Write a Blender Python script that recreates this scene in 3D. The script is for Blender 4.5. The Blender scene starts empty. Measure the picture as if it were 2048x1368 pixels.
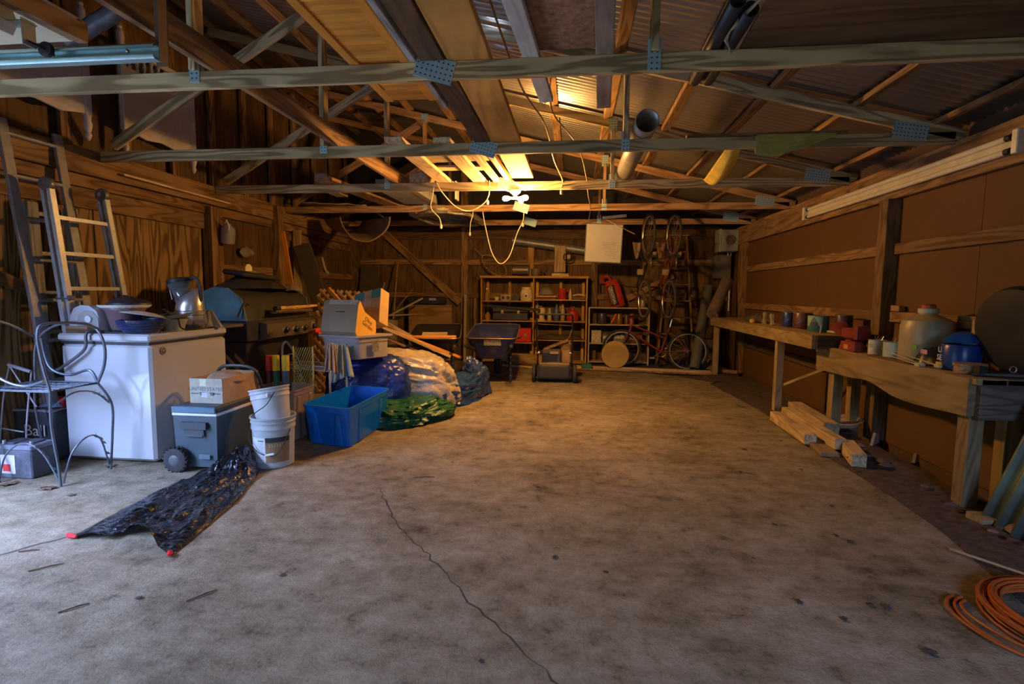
import bpy, bmesh, math, random
from mathutils import Matrix, Vector, Euler, noise
random.seed(7)
R = math.radians
S = bpy.context.scene
COL = S.collection

# ---------------------------------------------------------------- camera
YAW, PITCH, ROLL = R(6.6), R(5.33), R(0.5)
cam_d = bpy.data.cameras.new('camera')
cam_d.sensor_width = 36.0
cam_d.lens = 1070.0 / 2048.0 * 36.0
cam_d.clip_start = 0.05
cam = bpy.data.objects.new('camera', cam_d)
COL.objects.link(cam)
fw = Vector((-math.sin(YAW)*math.cos(PITCH), math.cos(YAW)*math.cos(PITCH), -math.sin(PITCH)))
rt = Vector((math.cos(YAW), math.sin(YAW), 0))
up = rt.cross(fw)
rt2 = rt*math.cos(ROLL) + up*math.sin(ROLL)
up2 = -rt*math.sin(ROLL) + up*math.cos(ROLL)
cam.matrix_world = Matrix(((rt2.x, up2.x, -fw.x, 0), (rt2.y, up2.y, -fw.y, 0), (rt2.z, up2.z, -fw.z, 1.3), (0, 0, 0, 1)))
S.camera = cam

# ---------------------------------------------------------------- world, exposure
W = bpy.data.worlds.new('overcast_sky')
W.use_nodes = True
W.node_tree.nodes['Background'].inputs[0].default_value = (0.36, 0.50, 1.0, 1)
W.node_tree.nodes['Background'].inputs[1].default_value = 20.0
S.world = W
S.view_settings.view_transform = 'Standard'
S.view_settings.look = 'None'
S.view_settings.exposure = 1.45
S.view_settings.gamma = 1.0
S.view_settings.use_curve_mapping = False
S.cycles.max_bounces = 8
S.cycles.diffuse_bounces = 5
S.cycles.glossy_bounces = 3
S.cycles.transmission_bounces = 6
S.cycles.caustics_reflective = False
S.cycles.caustics_refractive = False
S.cycles.sample_clamp_indirect = 6.0
S.cycles.use_denoising = True
def portal(name, loc, rot, sx, sy):
    d = bpy.data.lights.new(name, 'AREA')
    d.shape = 'RECTANGLE'; d.size = sx; d.size_y = sy
    d.cycles.is_portal = True
    o = bpy.data.objects.new(name, d); COL.objects.link(o)
    o.location = loc; o.rotation_euler = rot
portal('door_portal', (-4.3, 0.95, 1.05), (0, R(-90), 0), 2.1, 3.2)
portal('fill_doorway_portal', (1.45, -1.58, 1.0), (R(90), 0, 0), .9, 2.0)  # portal for the unseen doorway added as fill light

# ---------------------------------------------------------------- materials
MATS = {}
def nt(m):
    m.use_nodes = True
    t = m.node_tree
    return t, t.nodes['Principled BSDF']
def lk(t, a, b): t.links.new(a, b)
def node(t, typ, **kw):
    n = t.nodes.new(typ)
    for k, v in kw.items():
        if k.startswith('i_'):
            key = k[2:]
            key = int(key) if key.isdigit() else key
            n.inputs[key].default_value = v
        else: setattr(n, k, v)
    return n
def ramp(t, stops):
    n = t.nodes.new('ShaderNodeValToRGB')
    while len(n.color_ramp.elements) < len(stops): n.color_ramp.elements.new(0.5)
    for e, (p, c) in zip(n.color_ramp.elements, stops):
        e.position = p; e.color = (*c, 1)
    return n
def sc(c, k): return tuple(min(1, x*k) for x in c)
def mat(name, color=(.5,.5,.5), rough=.55, metal=0., var=.18, scale=9., bump=.0, bscale=40., spec=.5, trans=0., coat=0., dirt=None, dirt_amt=.5, alpha=1., aniso=None):
    """plain painted, plastic, cloth or metal surface with uneven tone"""
    if name in MATS: return MATS[name]
    m = bpy.data.materials.new(name); t, b = nt(m)
    tc = node(t, 'ShaderNodeTexCoord')
    n = node(t, 'ShaderNodeTexNoise', i_Scale=scale, i_Detail=5.0, i_Roughness=.6)
    src = tc.outputs['Object']
    if aniso:
        mp = node(t, 'ShaderNodeMapping'); mp.inputs['Scale'].default_value = aniso
        lk(t, src, mp.inputs[0]); src = mp.outputs[0]
    lk(t, src, n.inputs['Vector'])
    stops = [(.3, sc(color, 1-var)), (.7, sc(color, 1+var))]
    if dirt: stops = [(.30, tuple(a*(1-dirt_amt)+d*dirt_amt for a, d in zip(color, dirt))), (.5, color), (.75, sc(color, 1+var))]
    r = ramp(t, stops)
    lk(t, n.outputs['Fac'], r.inputs[0]); lk(t, r.outputs[0], b.inputs['Base Color'])
    b.inputs['Roughness'].default_value = rough
    b.inputs['Metallic'].default_value = metal
    b.inputs['Specular IOR Level'].default_value = spec
    b.inputs['Transmission Weight'].default_value = trans
    b.inputs['Coat Weight'].default_value = coat
    b.inputs['Alpha'].default_value = alpha
    if bump:
        n2 = node(t, 'ShaderNodeTexNoise', i_Scale=bscale, i_Detail=4.0)
        lk(t, src, n2.inputs['Vector'])
        bp = node(t, 'ShaderNodeBump', i_Strength=bump, i_Distance=.02)
        lk(t, n2.outputs['Fac'], bp.inputs['Height']); lk(t, bp.outputs[0], b.inputs['Normal'])
    MATS[name] = m
    return m
def wood(name, light, dark, grain=1.0, rough=.72, rings=.5, vary=.25, swirl=2.0):
    """sawn timber or plywood; the grain runs along the local X axis"""
    if name in MATS: return MATS[name]
    m = bpy.data.materials.new(name); t, b = nt(m)
    tc = node(t, 'ShaderNodeTexCoord'); oi = node(t, 'ShaderNodeObjectInfo')
    off = node(t, 'ShaderNodeVectorMath', operation='SCALE'); off.inputs[0].default_value = (13.1, 7.7, 5.3)
    lk(t, oi.outputs['Random'], off.inputs['Scale'])
    ad = node(t, 'ShaderNodeVectorMath', operation='ADD')
    lk(t, tc.outputs['Object'], ad.inputs[0]); lk(t, off.outputs[0], ad.inputs[1])
    mp = node(t, 'ShaderNodeMapping'); mp.inputs['Scale'].default_value = (.9*grain, 14*grain, 14*grain)
    lk(t, ad.outputs[0], mp.inputs[0])
    n1 = node(t, 'ShaderNodeTexNoise', i_Scale=2.2, i_Detail=6.0, i_Roughness=.65, i_Distortion=.4)
    lk(t, mp.outputs[0], n1.inputs['Vector'])
    mp2 = node(t, 'ShaderNodeMapping'); mp2.inputs['Scale'].default_value = (.7*grain, 6.0*grain, 6.0*grain)
    lk(t, ad.outputs[0], mp2.inputs[0])
    w = node(t, 'ShaderNodeTexNoise', i_Scale=1.1, i_Detail=1.5, i_Distortion=swirl*.25)
    lk(t, mp2.outputs[0], w.inputs['Vector'])
    mm = node(t, 'ShaderNodeMath', operation='MULTIPLY', i_1=55.0)
    lk(t, w.outputs['Fac'], mm.inputs[0])
    sn = node(t, 'ShaderNodeMath', operation='SINE'); lk(t, mm.outputs[0], sn.inputs[0])
    mr = node(t, 'ShaderNodeMapRange'); mr.inputs['From Min'].default_value = -1
    lk(t, sn.outputs[0], mr.inputs['Value'])
    mx = node(t, 'ShaderNodeMix', data_type='FLOAT'); mx.inputs[0].default_value = rings
    lk(t, n1.outputs['Fac'], mx.inputs[2]); lk(t, mr.outputs[0], mx.inputs[3])
    r = ramp(t, [(.28, dark), (.45, tuple((a*.65+c*.35) for a, c in zip(light, dark))), (.66, light)])
    lk(t, mx.outputs[0], r.inputs[0])
    # large blotches and a tone of its own for every board
    n3 = node(t, 'ShaderNodeTexNoise', i_Scale=2.5, i_Detail=3.0); lk(t, ad.outputs[0], n3.inputs['Vector'])
    h = node(t, 'ShaderNodeHueSaturation')
    v1 = node(t, 'ShaderNodeMapRange'); v1.inputs['To Min'].default_value = 1-vary; v1.inputs['To Max'].default_value = 1+vary
    lk(t, oi.outputs['Random'], v1.inputs['Value'])
    v2 = node(t, 'ShaderNodeMapRange'); v2.inputs['From Min'].default_value = .3; v2.inputs['From Max'].default_value = .7
    v2.inputs['To Min'].default_value = .75; v2.inputs['To Max'].default_value = 1.2
    lk(t, n3.outputs['Fac'], v2.inputs['Value'])
    vm = node(t, 'ShaderNodeMath', operation='MULTIPLY'); lk(t, v1.outputs[0], vm.inputs[0]); lk(t, v2.outputs[0], vm.inputs[1])
    lk(t, vm.outputs[0], h.inputs['Value']); lk(t, r.outputs[0], h.inputs['Color']); lk(t, h.outputs[0], b.inputs['Base Color'])
    b.inputs['Roughness'].default_value = rough
    b.inputs['Specular IOR Level'].default_value = .25
    bp = node(t, 'ShaderNodeBump', i_Strength=.25, i_Distance=.004)
    lk(t, mx.outputs[0], bp.inputs['Height']); lk(t, bp.outputs[0], b.inputs['Normal'])
    MATS[name] = m
    return m
def toothed(name, color):
    """galvanised nail plate with rows of punched holes"""
    if name in MATS: return MATS[name]
    m = bpy.data.materials.new(name); t, b = nt(m)
    tc = node(t, 'ShaderNodeTexCoord')
    mp = node(t, 'ShaderNodeVectorMath', operation='SCALE'); mp.inputs['Scale'].default_value = 38.0
    lk(t, tc.outputs['Object'], mp.inputs[0])
    fr = node(t, 'ShaderNodeVectorMath', operation='FRACTION'); lk(t, mp.outputs[0], fr.inputs[0])
    sb = node(t, 'ShaderNodeVectorMath', operation='SUBTRACT'); sb.inputs[1].default_value = (.5, .5, .5); lk(t, fr.outputs[0], sb.inputs[0])
    ml = node(t, 'ShaderNodeVectorMath', operation='MULTIPLY'); ml.inputs[1].default_value = (1, 0, 1.3); lk(t, sb.outputs[0], ml.inputs[0])
    ln = node(t, 'ShaderNodeVectorMath', operation='LENGTH'); lk(t, ml.outputs[0], ln.inputs[0])
    lt = node(t, 'ShaderNodeMath', operation='LESS_THAN', i_1=.2); lk(t, ln.outputs['Value'], lt.inputs[0])
    mx = node(t, 'ShaderNodeMix', data_type='RGBA'); mx.inputs[6].default_value = (*color, 1); mx.inputs[7].default_value = (.04, .045, .045, 1)
    lk(t, lt.outputs[0], mx.inputs[0]); lk(t, mx.outputs[2], b.inputs['Base Color'])
    b.inputs['Metallic'].default_value = .35; b.inputs['Roughness'].default_value = .45
    MATS[name] = m
    return m

# ---------------------------------------------------------------- mesh builder
class MB:
    def __init__(s): s.v = []; s.f = []
    def add(s, vs, fs, M=None):
        k = len(s.v)
        s.v += [tuple(M @ Vector(p)) for p in vs] if M else [tuple(p) for p in vs]
        s.f += [tuple(i+k for i in f) for f in fs]
        return s
    def box(s, c, d, rot=None, M=None, top=1.0, topy=None):
        """centre c, size d; top < 1 tapers the upper face"""
        x, y, z = d[0]/2, d[1]/2, d[2]/2
        ty = top if topy is None else topy
        vs = [(-x,-y,-z),(x,-y,-z),(x,y,-z),(-x,y,-z),(-x*top,-y*ty,z),(x*top,-y*ty,z),(x*top,y*ty,z),(-x*top,y*ty,z)]
        T = Matrix.Translation(c)
        if rot: T = T @ Euler(rot).to_matrix().to_4x4()
        if M: T = M @ T
        return s.add(vs, [(3,2,1,0),(4,5,6,7),(0,1,5,4),(1,2,6,5),(2,3,7,6),(3,0,4,7)], T)
    def rbox(s, c, d, r=.01, rot=None, M=None):
        """box with chamfered vertical and horizontal edges"""
        T = Matrix.Translation(c)
        if rot: T = T @ Euler(rot).to_matrix().to_4x4()
        if M: T = M @ T
        x, y, z = d[0]/2, d[1]/2, d[2]/2
        def ring(xx, yy, zz, q): return [(-xx+q,-yy,zz),(xx-q,-yy,zz),(xx,-yy+q,zz),(xx,yy-q,zz),(xx-q,yy,zz),(-xx+q,yy,zz),(-xx,yy-q,zz),(-xx,-yy+q,zz)]
        rs = [ring(x-r, y-r, -z, r*.4), ring(x, y, -z+r, r), ring(x, y, z-r, r), ring(x-r, y-r, z, r*.4)]
        vs = sum(rs, []); fs = [tuple(range(7,-1,-1)), tuple(range(24,32))]
        for k in range(3):
            for i in range(8):
                j = (i+1) % 8; fs.append((k*8+i, k*8+j, k*8+8+j, k*8+8+i))
        return s.add(vs, fs, T)
    def tube(s, pts, r, n=8, caps=True, closed=False):
        pts = [Vector(p) for p in pts]; m = len(pts)
        rs = r if isinstance(r, (list, tuple)) else [r]*m
        t0 = (pts[1]-pts[0]).normalized()
        a = Vector((0,0,1)) if abs(t0.z) < .9 else Vector((1,0,0))
        nrm = t0.cross(a).normalized(); vs = []
        for i in range(m):
            if closed: t = (pts[(i+1) % m]-pts[i-1]).normalized()
            else: t = (pts[min(i+1,m-1)]-pts[max(i-1,0)]).normalized()
            nrm = (nrm - t*nrm.dot(t)); nrm = nrm.normalized() if nrm.length > 1e-6 else t.orthogonal().normalized()
            bn = t.cross(nrm)
            for k in range(n):
                an = 2*math.pi*k/n
                vs.append(pts[i] + (nrm*math.cos(an)+bn*math.sin(an))*rs[i])
        fs = []
        for i in range(m if closed else m-1):
            for k in range(n):
                k2 = (k+1) % n; i2 = (i+1) % m
                fs.append((i*n+k, i*n+k2, i2*n+k2, i2*n+k))
        if caps and not closed: fs += [tuple(range(n-1,-1,-1)), tuple((m-1)*n+k for k in range(n))]
        return s.add(vs, fs)
    def lathe(s, prof, n=20, M=None, caps=True, sx=1., sy=1.):
        vs = []; fs = []; m = len(prof)
        for r, z in prof:
            for k in range(n):
                a = 2*math.pi*k/n; vs.append((r*sx*math.cos(a), r*sy*math.sin(a), z))
        for i in range(m-1):
            for k in range(n):
                k2 = (k+1) % n; fs.append((i*n+k, i*n+k2, (i+1)*n+k2, (i+1)*n+k))
        if caps:
            if prof[0][0] > 1e-4: fs.append(tuple(range(n-1,-1,-1)))
            if prof[-1][0] > 1e-4: fs.append(tuple((m-1)*n+k for k in range(n)))
        return s.add(vs, fs, M)
    def prism(s, poly, z0, z1, M=None):
        n = len(poly)
        vs = [(x,y,z0) for x,y in poly]+[(x,y,z1) for x,y in poly]
        fs = [tuple(range(n-1,-1,-1)), tuple(range(n,2*n))]+[(i,(i+1)%n,n+(i+1)%n,n+i) for i in range(n)]
        return s.add(vs, fs, M)
    def grid(s, fn, nu, nv, M=None):
        vs = [fn(i/nu, j/nv) for j in range(nv+1) for i in range(nu+1)]
        fs = [(j*(nu+1)+i, j*(nu+1)+i+1, (j+1)*(nu+1)+i+1, (j+1)*(nu+1)+i) for j in range(nv) for i in range(nu)]
        return s.add(vs, fs, M)
    def torus(s, R_, r, n=28, m=8, M=None):
        vs = []; fs = []
        for i in range(n):
            a = 2*math.pi*i/n
            for k in range(m):
                b = 2*math.pi*k/m; q = R_+r*math.cos(b)
                vs.append((q*math.cos(a), q*math.sin(a), r*math.sin(b)))
        for i in range(n):
            for k in range(m):
                i2 = (i+1) % n; k2 = (k+1) % m
                fs.append((i*m+k, i2*m+k, i2*m+k2, i*m+k2))
        return s.add(vs, fs, M)
    def mesh(s, name):
        me = bpy.data.meshes.new(name); me.from_pydata(s.v, [], s.f); me.validate(); me.update()
        return me
    def obj(s, name, m, parent=None, smooth=True, solid=0, angle=38, label=None):
        me = s.mesh(name)
        bm = bmesh.new(); bm.from_mesh(me); bmesh.ops.recalc_face_normals(bm, faces=bm.faces); bm.to_mesh(me); bm.free()
        if smooth:
            me.polygons.foreach_set('use_smooth', [True]*len(me.polygons)); me.set_sharp_from_angle(angle=R(angle))
        me.materials.append(m)
        o = bpy.data.objects.new(name, me); COL.objects.link(o)
        attach(o, parent)
        if solid:
            md = o.modifiers.new('thickness', 'SOLIDIFY'); md.thickness = solid; md.offset = 0
        if label: o['label'] = label
        return o
def Wm(o):
    if o.parent is None: return o.matrix_basis.copy()
    return Wm(o.parent) @ o.matrix_parent_inverse @ o.matrix_basis
def attach(o, parent):
    if parent is None: return
    o.parent = parent; o.matrix_parent_inverse = Wm(parent).inverted()
def thing(name, label, cat, loc=(0,0,0), group=None, kind=None):
    o = bpy.data.objects.new(name, None); o.empty_display_size = .1
    COL.objects.link(o); o.location = loc
    return tag(o, label, cat, group, kind)
def tag(o, label=None, cat=None, group=None, kind=None):
    if label: o['label'] = label
    if cat: o['category'] = cat
    if group: o['group'] = group
    if kind: o['kind'] = kind
    return o
def base(o, p):
    """give a mesh built in world space its origin at p"""
    p = Vector(p); o.data.transform(Matrix.Translation(-p)); o.matrix_basis = Matrix.Translation(p) @ o.matrix_basis
    return o
def dup(root, M, label=None, group=None):
    r = root.copy(); COL.objects.link(r); r.matrix_basis = M @ root.matrix_basis
    if label: r['label'] = label
    if group: r['group'] = group
    def kids(a, b):
        for ch in [c for c in bpy.data.objects if c.parent == a]:
            k = ch.copy(); COL.objects.link(k); k.parent = b; kids(ch, k)
    kids(root, r)
    return r
def beam(name, p0, p1, w, h, m, parent=None, roll=0., bev=.003, ext=0.):
    """a board from p0 to p1: w across, h deep (h points up as far as it can); grain along it"""
    p0, p1 = Vector(p0), Vector(p1); d = p1-p0; L = d.length+2*ext
    x = d.normalized(); a = Vector((0,0,1)) if abs(x.z) < .92 else Vector((0,1,0))
    y = a.cross(x).normalized(); z = x.cross(y)
    M = Matrix(((x.x,y.x,z.x,0),(x.y,y.y,z.y,0),(x.z,y.z,z.z,0),(0,0,0,1))) @ Matrix.Rotation(roll, 4, 'X')
    M = Matrix.Translation((p0+p1)/2) @ M
    b = MB(); b.rbox((0,0,0), (L, w, h), bev)
    me = b.mesh(name); me.materials.append(m)
    o = bpy.data.objects.new(name, me); COL.objects.link(o); o.matrix_basis = M
    attach(o, parent)
    return o
def panel(name, lo, hi, m, parent=None, grain='Z'):
    """a flat sheet between two corners, its grain running along the given axis"""
    lo, hi = Vector(lo), Vector(hi); c = (lo+hi)/2; d = hi-lo
    Q = {'X': Matrix.Identity(4), 'Y': Matrix.Rotation(R(90), 4, 'Z'), 'Z': Matrix.Rotation(R(-90), 4, 'Y')}[grain]
    dl = Q.inverted().to_3x3() @ d; dl = Vector([abs(q) for q in dl])
    b = MB(); b.rbox((0,0,0), dl, min(.003, min(dl)*.3)); me = b.mesh(name); me.materials.append(m)
    o = bpy.data.objects.new(name, me); COL.objects.link(o); o.matrix_basis = Matrix.Translation(c) @ Q
    attach(o, parent)
    return o
def text(name, body, M, size, m, parent=None, depth=.0006, align='CENTER', sx=1.0):
    c = bpy.data.curves.new(name, 'FONT'); c.body = body; c.size = size; c.align_x = align; c.align_y = 'CENTER'; c.extrude = depth
    c.resolution_u = 3
    t = bpy.data.objects.new(name+'_tmp', c); COL.objects.link(t)
    dg = bpy.context.evaluated_depsgraph_get()
    me = bpy.data.meshes.new_from_object(t.evaluated_get(dg)); bpy.data.objects.remove(t)
    me.name = name; me.materials.clear(); me.materials.append(m)
    if sx != 1.0: me.transform(Matrix.Diagonal((sx,1,1,1)))
    o = bpy.data.objects.new(name, me); COL.objects.link(o); o.matrix_basis = M
    attach(o, parent)
    return o
def frame(o, x, y):
    """matrix with origin o, X along x and Y along y (for lettering on a face)"""
    x = Vector(x).normalized(); y = Vector(y); y = (y-x*y.dot(x)).normalized(); z = x.cross(y); o = Vector(o)
    return Matrix(((x.x,y.x,z.x,o.x),(x.y,y.y,z.y,o.y),(x.z,y.z,z.z,o.z),(0,0,0,1)))
def rotm(p, ax, deg): return Matrix.Translation(p) @ Matrix.Rotation(R(deg), 4, ax)
def crumple(name, cx, cy, rx, ry, h, m, nu=46, nv=40, seed=0, rag=.22, parent=None, fold=.5, profile=1.0, rot=0., z0=0., thick=0):
    """a heap of crumpled sheeting: domed, ragged outline, creased"""
    b = MB(); o3 = Vector((seed*3.7, seed*1.9, seed))
    ca, sa = math.cos(rot), math.sin(rot)
    def fn(u, v):
        a = 2*math.pi*u; q = v
        e = 1+rag*noise.noise(Vector((math.cos(a)*1.6, math.sin(a)*1.6, seed*2.1)))*2
        x, y = math.cos(a)*q*rx*e, math.sin(a)*q*ry*e
        dome = (1-q**(2*profile))
        p = Vector((x*5, y*5, 0))+o3
        cre = abs(noise.noise(p*.9))*.55+abs(noise.noise(p*2.1))*.3+abs(noise.noise(p*4.7))*.15
        z = h*dome*(1-fold*.45+fold*(cre*1.7-.15))+ (1-dome)*.012*(1+noise.noise(p*3))
        jx = .05*rx*noise.noise(p*1.7+Vector((9,0,0)))*(1-q*.3)
        return (cx+(x+jx)*ca-y*sa, cy+(x+jx)*sa+y*ca, z0+max(.003, z))
    b.grid(fn, nu, nv)
    o = b.obj(name, m, parent, angle=30, solid=thick)
    base(o, (cx, cy, z0))
    return o

def bundle(name, label, c, r, m, seed=0, rz=0., crease=.10, fine=.035, nu=72, nv=44, sq=.8, cat='tarpaulin', drop=0., flat=.25):
    """a rounded bundle of crinkled sheeting resting on whatever is at c.z"""
    b = MB(); cx, cy, cz = c; rx, ry, h = r; ca, sa = math.cos(R(rz)), math.sin(R(rz)); o3 = Vector((seed*5.1, seed*2.3, seed*1.7))
    def sg(x, e): return math.copysign(abs(x)**e, x)
    def fn(u, v):
        a = 2*math.pi*u; t = -R(38)+v*R(128)
        d = Vector((sg(math.cos(a), sq)*sg(math.cos(t), .7), sg(math.sin(a), sq)*sg(math.cos(t), .7), sg(math.sin(t), .8)))
        q = Vector((math.cos(a)*math.cos(t), math.sin(a)*math.cos(t), math.sin(t)))
        n1 = noise.noise(q*1.5+o3); n2 = 1-abs(noise.noise(q*3.2+o3))*2; n3 = 1-abs(noise.noise(q*7.5+o3))*2; n4 = 1-abs(noise.noise(q*16+o3))*2
        k = 1+crease*(n1*1.3+n2*.7)+fine*(n3+n4*.45)
        x, y, z = d.x*rx*k, d.y*ry*k, d.z*k*h*(1-flat)+h*flat
        z -= drop*d.x*h
        return (cx+x*ca-y*sa, cy+x*sa+y*ca, cz+max(.004, z))
    b.grid(fn, nu, nv); o = b.obj(name, m, angle=50); base(o, c)
    return tag(o, label, cat)
# ---------------------------------------------------------------- shared materials
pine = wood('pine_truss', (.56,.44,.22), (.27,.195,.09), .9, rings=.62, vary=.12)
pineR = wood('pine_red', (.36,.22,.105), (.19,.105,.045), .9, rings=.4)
brownw = wood('aged_brown_timber', (.28,.165,.08), (.13,.07,.032), .8, rings=.4)
darkw = wood('dark_timber', (.15,.09,.048), (.07,.042,.023), .8, rings=.35)
palew = wood('pale_sawn_board', (.62,.47,.27), (.40,.27,.13), .9, rings=.35)
greyw = wood('weathered_grey_board', (.47,.45,.41), (.25,.23,.20), 1.0, rings=.3)
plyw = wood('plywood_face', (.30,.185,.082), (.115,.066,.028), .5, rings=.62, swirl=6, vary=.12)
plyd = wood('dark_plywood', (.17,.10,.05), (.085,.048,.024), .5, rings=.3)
hardb = mat('brown_hardboard', (.125,.058,.018), .75, var=.10, scale=3, bump=.05, bscale=120)
backb = wood('back_wall_board', (.155,.092,.043), (.075,.043,.02), .6, rings=.35, vary=.15)
galv = mat('galvanised_steel', (.48,.52,.53), .38, .75, var=.2, scale=14)
roofm = mat('roof_steel', (.42,.41,.41), .30, .9, var=.15, scale=1.5)
plate = toothed('nail_plate', (.36,.55,.58))  # blue daylight reflected by the plates is put into their colour
alu = mat('aluminium', (.46,.48,.51), .4, .35, var=.12, scale=20)
steel = mat('bright_steel', (.7,.69,.66), .22, .95, var=.1)
blk = mat('black_plastic', (.025,.025,.028), .45, var=.3)
blkm = mat('black_metal', (.03,.028,.027), .5, .3, var=.3)
white = mat('white_paint', (.72,.72,.70), .45, var=.08)
cream = mat('cream_paint', (.74,.68,.46), .6, var=.10)
rubber = mat('tyre_rubber', (.035,.033,.031), .8, var=.3)
rust = mat('rusty_iron', (.16,.085,.05), .75, .4, var=.4)
cable = mat('pale_cable', (.72,.6,.42), .5)
card = mat('cardboard', (.50,.33,.16), .8, var=.1)
soil = mat('dark_soil', (.075,.050,.034), .95, var=.6, scale=16, bump=.8, bscale=60)

# ---------------------------------------------------------------- floor
def concrete():
    m = bpy.data.materials.new('stained_concrete'); t, b = nt(m)
    tc = node(t, 'ShaderNodeTexCoord')
    n1 = node(t, 'ShaderNodeTexNoise', i_Scale=1.5, i_Detail=8., i_Roughness=.66, i_Distortion=.3)
    n2 = node(t, 'ShaderNodeTexNoise', i_Scale=9., i_Detail=8., i_Roughness=.74)
    n3 = node(t, 'ShaderNodeTexNoise', i_Scale=60., i_Detail=4., i_Roughness=.7)
    mp = node(t, 'ShaderNodeMapping'); mp.inputs['Rotation'].default_value = (0,0,R(35)); mp.inputs['Scale'].default_value = (1.0,2.6,1)
    lk(t, tc.outputs['Object'], mp.inputs[0])
    n4 = node(t, 'ShaderNodeTexNoise', i_Scale=3.0, i_Detail=6., i_Roughness=.7); lk(t, mp.outputs[0], n4.inputs['Vector'])
    for n in (n1, n2, n3): lk(t, tc.outputs['Object'], n.inputs['Vector'])
    r1 = ramp(t, [(.38, (.085,.062,.034)), (.48, (.225,.178,.105)), (.60, (.37,.315,.21))])
    a = node(t, 'ShaderNodeMix', data_type='FLOAT'); a.inputs[0].default_value = .5
    lk(t, n1.outputs[0], a.inputs[2]); lk(t, n2.outputs[0], a.inputs[3])
    a2 = node(t, 'ShaderNodeMix', data_type='FLOAT'); a2.inputs[0].default_value = .22
    lk(t, a.outputs[0], a2.inputs[2]); lk(t, n4.outputs[0], a2.inputs[3])
    lk(t, a2.outputs[0], r1.inputs[0])
    # oil spots and grit
    r2 = ramp(t, [(.30, (.45,.42,.40)), (.42, (1,1,1)), (.62, (1,1,1)), (.74, (1.0,.98,.95))])
    lk(t, n2.outputs[0], r2.inputs[0])
    mx = node(t, 'ShaderNodeMix', data_type='RGBA', blend_type='MULTIPLY'); mx.inputs[0].default_value = .8
    lk(t, r1.outputs[0], mx.inputs[6]); lk(t, r2.outputs[0], mx.inputs[7])
    r3 = ramp(t, [(.28, (.62,.6,.57)), (.5, (1,1,1)), (.8, (1,1,1))]); lk(t, n3.outputs[0], r3.inputs[0])
    mx2 = node(t, 'ShaderNodeMix', data_type='RGBA', blend_type='MULTIPLY'); mx2.inputs[0].default_value = .8
    lk(t, mx.outputs[2], mx2.inputs[6]); lk(t, r3.outputs[0], mx2.inputs[7])
    lk(t, mx2.outputs[2], b.inputs['Base Color'])
    b.inputs['Roughness'].default_value = .78; b.inputs['Specular IOR Level'].default_value = .3
    ad = node(t, 'ShaderNodeMath', operation='ADD'); lk(t, n3.outputs[0], ad.inputs[0]); lk(t, n2.outputs[0], ad.inputs[1])
    bp = node(t, 'ShaderNodeBump', i_Strength=.55, i_Distance=.012); lk(t, ad.outputs[0], bp.inputs['Height']); lk(t, bp.outputs[0], b.inputs['Normal'])
    return m
b = MB()
edge = [(1.93,-1.5),(1.95,1.2),(1.98,2.4),(2.10,3.1),(2.13,3.7),(2.09,4.7),(2.15,5.6),(2.14,6.4),(2.06,7.4),(2.03,8.1),(1.62,8.62),(1.1,8.9),(.3,9.15),(-.5,9.3),(-1.4,9.62),(-2.4,10.0),(-4.3,10.0),(-4.3,-1.5)]
b.prism(edge, -.12, 0)
floor = tag(b.obj('floor', concrete(), smooth=False), 'stained and cracked grey concrete slab of the garage', 'floor', kind='structure')
crackm = mat('crack_dark', (.07,.055,.04), .95)  # flat dark brown strips draw the cracks
def crack(pts, w, seed):
    rnd = random.Random(seed); P = []
    for i in range(len(pts)-1):
        a, c = Vector(pts[i]), Vector(pts[i+1]); k = max(3, int((c-a).length/.05))
        for j in range(k):
            q = a.lerp(c, j/k); P.append((q.x+rnd.uniform(-.012,.012), q.y+rnd.uniform(-.012,.012)))
    b = MB(); vs = []; fs = []
    for i, (x, y) in enumerate(P):
        x2, y2 = P[min(i+1, len(P)-1)]; x1, y1 = P[max(i-1, 0)]
        d = Vector((x2-x1, y2-y1)).normalized(); ww = w*rnd.uniform(.35, 1.2)*min(1, .2+i/6, .2+(len(P)-1-i)/6)
        vs += [(x-d.y*ww, y+d.x*ww, .0012), (x+d.y*ww, y-d.x*ww, .0012)]
    for i in range(len(P)-1): fs.append((2*i, 2*i+1, 2*i+3, 2*i+2))
    b.add(vs, fs); b.obj('crack', crackm, floor, smooth=False)
crack([(-1.28,3.35),(-.99,2.84),(-.60,2.35),(-.45,2.15),(-.25,1.93),(-.05,1.70),(.12,1.45)], .005, 1)
crack([(-1.05,2.86),(-.78,2.75),(-.66,2.62)], .003, 2)
crack([(-2.95,1.92),(-2.80,2.15),(-2.62,2.42),(-2.35,2.95)], .006, 3)
crack([(-2.62,2.42),(-2.35,2.62),(-2.28,2.95)], .003, 6)
# bare earth between the slab and the walls
def edge_x(y):
    for (xa, ya), (xb, yb) in zip(edge, edge[1:]):
        if ya <= y <= yb and yb > ya: return xa+(xb-xa)*(y-ya)/(yb-ya)
    return 2.0
b = MB()
def soilfn(u, v):
    Y = -1.45+v*9.45; x = edge_x(Y); X = x-.06+(2.60-x)*u
    p = Vector((X*4, Y*4, 0))
    return (X, Y, .002+.04*u*(1+noise.noise(p))+.020*abs(noise.noise(p*3.1))*min(1, u*5+.2))
b.grid(soilfn, 16, 160)
tag(b.obj('earth_strip', soil), 'dark loose soil between the concrete slab and the right wall', 'soil', kind='stuff')
b = MB()
def soilfn2(u, v):
    X = -1.5+u*4.1; Y = 8.0+v*1.88
    p = Vector((X*4, Y*4, 0))
    xe, ye = X, 9.62-.40*max(0, X+1.4)*.72
    k = max(0, min(1, (Y-ye)/.3+.2)) if X < 2.03 else 1
    z = -.06*(1-k)+k*(.004+.018*(1+noise.noise(p))+.018*abs(noise.noise(p*3.1)))
    return (X, Y, z)
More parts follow.
